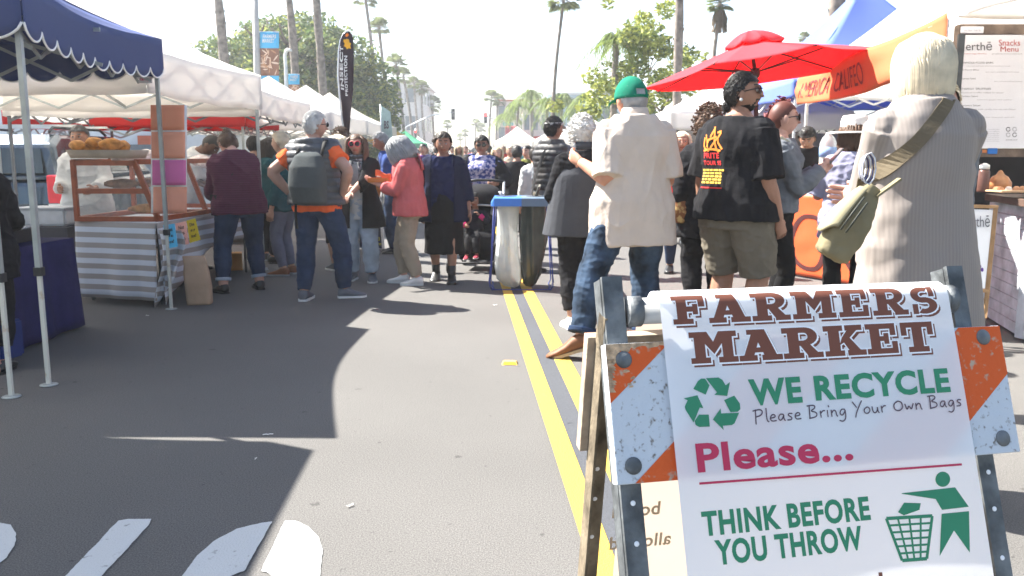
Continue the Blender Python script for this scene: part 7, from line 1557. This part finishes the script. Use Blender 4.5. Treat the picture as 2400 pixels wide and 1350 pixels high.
mb = MB(); lv = [(.3, .72), (.42, .715), (.52, .735), (.7, .72), (.74, .68), (.86, .665), (.8, .635), (.84, .60), (.7, .605), (.58, .59), (.5, .615), (.36, .63), (.42, .66), (.3, .69)]; mb.add([fm(u, v, .012) for u, v in lv], [tuple(range(14))]); mb.build('yellow_leaf', mat('leaf amber', (.85, .42, .02)), fc)
# lamp post with bread banner
lp_ = thing('lamp_post', (P(604, 300, 26).x, 26, 0), 0, 'tall pale concrete lamp post carrying the bread banner', 'lamp post'); a = P(596, -60, 26); b = V((P(607, 362, 26).x, 26, 0)); mb = MB(); mb.tube([b, a], [.13, .085], 12); mb.build('post', mat('pale concrete post', (.38, .36, .34), rough=.8), lp_)
def street_banner(x0, y0, x1, y1, Y, label, split, full=True):
    t = thing('street_banner', P(x0, y1, Y), 0, label, 'banner'); q = lambda u, v, off=0: P(x0 + (x1 - x0) * u, y1 + (y0 - y1) * v, Y - off + .04 * math.sin(u * 3 + v * 4))
    mb = MB(); mb.grid(q, 6, 12); bn_ = mb.build('banner_cloth', mat('sky blue banner', (.07, .38, .62), rough=.7, var=.05), t, solid=.004)
    mb = MB(); mb.bar(q(-.12, 1, 0), q(1, 1, 0), .03); mb.build('bracket', m_alu, t)
    mb = MB(); text_fit(mb, 'FARMERS', (.15, split + (1 - split) * .62, .85, .95), q, .02, bold=.02, shear=.2); text_fit(mb, 'MARKET', (.12, split + (1 - split) * .34, .75, split + (1 - split) * .58), q, .02, bold=.02, shear=.2); mb.build('banner_text', rub_w, bn_)
    mb = MB(); s0 = .14; N_ = 5
    vs = [q(a_ / 4, s0 + (split - s0) * b_ / 4, .015) for b_ in range(5) for a_ in range(5)]; mb.add(vs, [(j * 5 + i, j * 5 + i + 1, j * 5 + i + 6, j * 5 + i + 5) for i in range(4) for j in range(4)]); mb.build('bread_picture_ground', mat('picture ground', (.22, .1, .06)), bn_)
    rr = random.Random(int(x0)); mb = MB()
    for k in range(26):
        u, v = rr.uniform(.10, .88), rr.uniform(s0 + .05, split - .05); L = rr.uniform(.06, .13); an = rr.uniform(0, 3.1); pts = []
        for a_ in range(10): ca_, sa_ = math.cos(a_ * .628), math.sin(a_ * .628); du, dv = ca_ * L * 2.1, sa_ * L * .38; pts.append(q(min(.99, max(.01, u + (du * math.cos(an) - dv * math.sin(an)) * .8)), min(split, max(s0, v + (du * math.sin(an) + dv * math.cos(an)) * .42)), .018 + k * .0006))
        mb.add(pts, [tuple(range(10))], k % 3)
    mb.build('bread_picture', [mat('picture bun', (.62, .4, .27)), mat('picture bun pale', (.66, .48, .36)), mat('picture bun brown', (.42, .21, .11))], bn_); return t
street_banner(609, 75, 654, 194, 26, 'tall blue street banner with a picture of bread rolls', .68)
street_banner(676, 174, 702, 222, 30, 'smaller blue street banner lower down to the right', .5)
m_gr = mat('signal grey', (.1, .11, .12), rough=.7)
# curved street lamp
sl2 = thing('street_lamp', (P(672, 300, 31).x, 31, 0), 0, 'white curved street lamp between two palm trunks', 'lamp post'); mb = MB(); x0 = P(671, 362, 31).x; mb.tube([(x0, 31, 0), P(670, 160, 31), P(668, 130, 31), P(671, 119, 31), P(676, 115, 31)], .06, 8); mb.build('post', rub_w, sl2); mb = MB(); mb.lathe(P(677, 120, 31), [(0, 0), (.12, .0), (.1, .06), (.03, .09), (0, .09)], 14); mb.build('lamp_head', rub_w, sl2)
# pale feather flag
f2 = thing('feather_flag', at(902, 20), 0, 'pale grey green feather flag above the white tents', 'flag'); mb = MB()
mb.add([P(893, 247, 20), P(915, 262, 20), P(921, 330, 20), P(921, 345, 20), P(896, 345, 20)], [(0, 1, 2, 3, 4)]); c2 = mb.build('flag_cloth', mat('pale flag', (.35, .45, .43), rough=.7, trans=.3), f2, solid=.004)
mb = MB(); mb.tube([at(895, 20), P(895, 345, 20), P(892, 246, 20)], .015, 6); mb.build('flag_pole', m_alu, f2)
mb = MB(); text_fit(mb, 'BS', (900, 302, 911, 283), lambda x, y, o_: P(x, y, 19.97), 0, bold=.03); mb.build('lettering', m_ink['grey'], c2)
# chalk style A-board
a2 = thing('sandwich_board', G(888, 582), 0, 'black sandwich board with yellow and white lettering behind the pointing woman', 'sign'); YB = 12.3; q = lambda x, y, off=0: P(x, y, YB - off)
mb = MB(); mb.add([q(842, 470), q(890, 470), q(898, 583), q(842, 583)], [(3, 2, 1, 0)]); b_ = mb.build('board', mat('board black', (.02, .025, .045), rough=.6), a2, solid=.01); mb = MB(); mb.bar(q(890, 468), q(899, 586), .035); mb.bar(q(842, 584), q(899, 586), .04); mb.build('frame', rub_w, a2)
mb = MB(); text_fit(mb, 'market', (850, 515, 884, 500), lambda x, y, o_: q(x, y, .012), 0, bold=.02); text_fit(mb, 'artist', (848, 532, 885, 518), lambda x, y, o_: q(x, y, .012), 0, bold=.02); mb.build('yellow_lettering', mat('yellow chalk', (.6, .6, .05)), b_)
mb = MB(); text_fit(mb, '555 0073', (852, 564, 890, 556), lambda x, y, o_: q(x, y, .012), 0); text_fit(mb, 'visit.com', (852, 575, 893, 568), lambda x, y, o_: q(x, y, .012), 0); mb.build('small_lettering', mat('yellow chalk', (.6, .6, .05)), b_)
# orange sandwich sign / leaning thing behind the pointing woman
mb = MB(); c = P(880, 470, 11.9); mb.box(P(877, 455, 11.9), (.16, .02, .55), bev=.003, M=Matrix.Rotation(R(14), 3, 'Y')); tag(mb.build('orange_sign', mat('amber sign', (.45, .17, .03)), loc=(c.x, c.y, .6)), 'amber cardboard sign edge behind the pointing woman', 'sign')
# traffic lights
def signal(px, py, Y, label, red=False, arm=None, base=None, sc=1):
    t = thing('traffic_light', P(px, py, Y), 0, label, 'traffic light'); c = P(px, py, Y); mb = MB(); mb.box(c, (.36 * sc, .28 * sc, 1.05 * sc), bev=.03); mb.build('housing', m_gr, t)
    for k in range(3):
        on = red and k == 0; mb = MB(); mb.lathe(c + V((0, -.145 * sc, (.33 - .33 * k) * sc)), [(0, .02), (.13 * sc, .02), (.13 * sc, 0)], 16, axis=V((0, -1, 0)))
        mb.build('lens', mat('lit red lens', (.9, .02, .02), emit=2) if on else m_plast, t)
    if arm:
        mb = MB(); mb.tube([c + V((0, 0, .5)), *[P(x, y, Y) for x, y in arm]], .07, 8); mb.build('mast_arm', m_alu, t)
    return t
signal(1062, 268, 80, 'grey traffic signal hanging from the long mast arm', arm=[(1062, 262), (1010, 271), (952, 298), (948, 362)])
signal(1138, 277, 88, 'right hand traffic signal showing red above the street end', True, arm=[(1145, 275), (1170, 282), (1210, 297), (1212, 362)])
signal(1214, 310, 84, 'traffic signal showing red near the hanging red street banners', True, arm=[(1214, 362)], sc=.9)
signal(974, 314, 84, 'small traffic signal showing red above the green tent', True, arm=[(976, 362)], sc=.7)
sg_ = thing('street_name_sign', P(1190, 291, 84), 0, 'green street name sign on the signal arm', 'sign'); mb = MB(); mb.box(P(1191, 291, 84), (1.0, .05, .3)); mb.build('plate', mat('street sign green', (.02, .3, .28)), sg_); mb = MB(); text_fit(mb, 'AVENUE', (1181, 293.5, 1201, 288.5), lambda x, y, o_: P(x, y, 83.95), 0); mb.build('lettering', rub_w, sg_)
for k, (x0, x1) in enumerate(((1184, 1195), (1197, 1209))):
    mb = MB(); mb.grid(lambda a, b: P(x0 + (x1 - x0) * a, 295 + 28 * b, 78 + .1 * math.sin(a * 5)), 3, 5); tag(mb.build('red_street_banner', mat('red banner', (.5, .09, .08)), loc=P(x0, 323, 78), solid=.01), ['left one of two red street banners under the green sign', 'right one of two red street banners under the green sign'][k], 'banner', 'red banners below the green sign')
fw = thing('feather_flag', at(1392, 30), 0, 'blank white feather flag behind the cream shirt', 'flag'); mb = MB(); mb.grid(lambda a, b: P(1382 + 22 * a * (1 if b < .85 else (1 - (b - .85) * 3)), 262 - 60 * b, 30 + .1 * math.sin(a * 4)), 6, 10); mb.build('flag_cloth', c_white, fw, solid=.004); mb = MB(); mb.tube([at(1392, 30), P(1392, 262, 30)], .02, 6); mb.build('flag_pole', m_gr, fw)
# far off crowd that reads as one mass
rr = random.Random(77); mb = MB(); cols = [(.02, .02, .03), (.3, .3, .32), (.06, .08, .16), (.3, .06, .05), (.35, .27, .2), (.03, .02, .02)]
for k in range(150):
    Y = rr.uniform(38, 130); x = lx(0, Y) + rr.uniform(-4.5, 5.5) + .5; h = rr.uniform(1.5, 1.8); c = V((x, Y, 0)); m_i = rr.randrange(5)
    X_, Y_ = V((1, 0, 0)), V((0, 1, 0))
    mb.loft([(c + V((sg2 * .09, 0, z)), X_, Y_, r_, r_) for sg2 in (0,) for z, r_ in ((0, .09), (.45 * h, .16))], 8, rr.choice((0, 2)))
    mb.loft([(c + V((0, 0, z * h)), X_, Y_, a, b) for z, a, b in ((.45, .17, .12), (.6, .18, .12), (.8, .23, .11), (.85, .07, .06))], 8, m_i)
    mb.ball(c + V((0, 0, .925 * h)), (.085, .1, .12), 8, 5)
tag(mb.build('distant_crowd', [fabric('crowd %d' % i, c_) for i, c_ in enumerate(cols)], loc=(-3, 60, 0)), 'far off market crowd filling the end of the street', 'crowd', kind='stuff')
# ================================================================ HAZE
hz = MB(); hz.add([V((x, y, z)) for z in (-1, 34) for x, y in ((-130, -20), (130, -20), (130, 320), (-130, 320))], [(3, 2, 1, 0), (4, 5, 6, 7), (0, 1, 5, 4), (1, 2, 6, 5), (2, 3, 7, 6), (3, 0, 4, 7)])
mh = bpy.data.materials.new('haze'); mh.use_nodes = True; n = mh.node_tree.nodes; n.remove(n['Principled BSDF']); pv = n.new('ShaderNodeVolumePrincipled')
pv.inputs['Color'].default_value = (.97, .985, 1, 1); pv.inputs['Density'].default_value = .0014; pv.inputs['Anisotropy'].default_value = .45
mh.node_tree.links.new(pv.outputs[0], n['Material Output'].inputs['Volume'])
ho = hz.build('haze', mh); ho['kind'] = 'stuff'; ho['label'] = 'pale bright haze filling the street air'; ho['category'] = 'haze'
SC.cycles.volume_bounces = 1; SC.cycles.volume_max_steps = 64
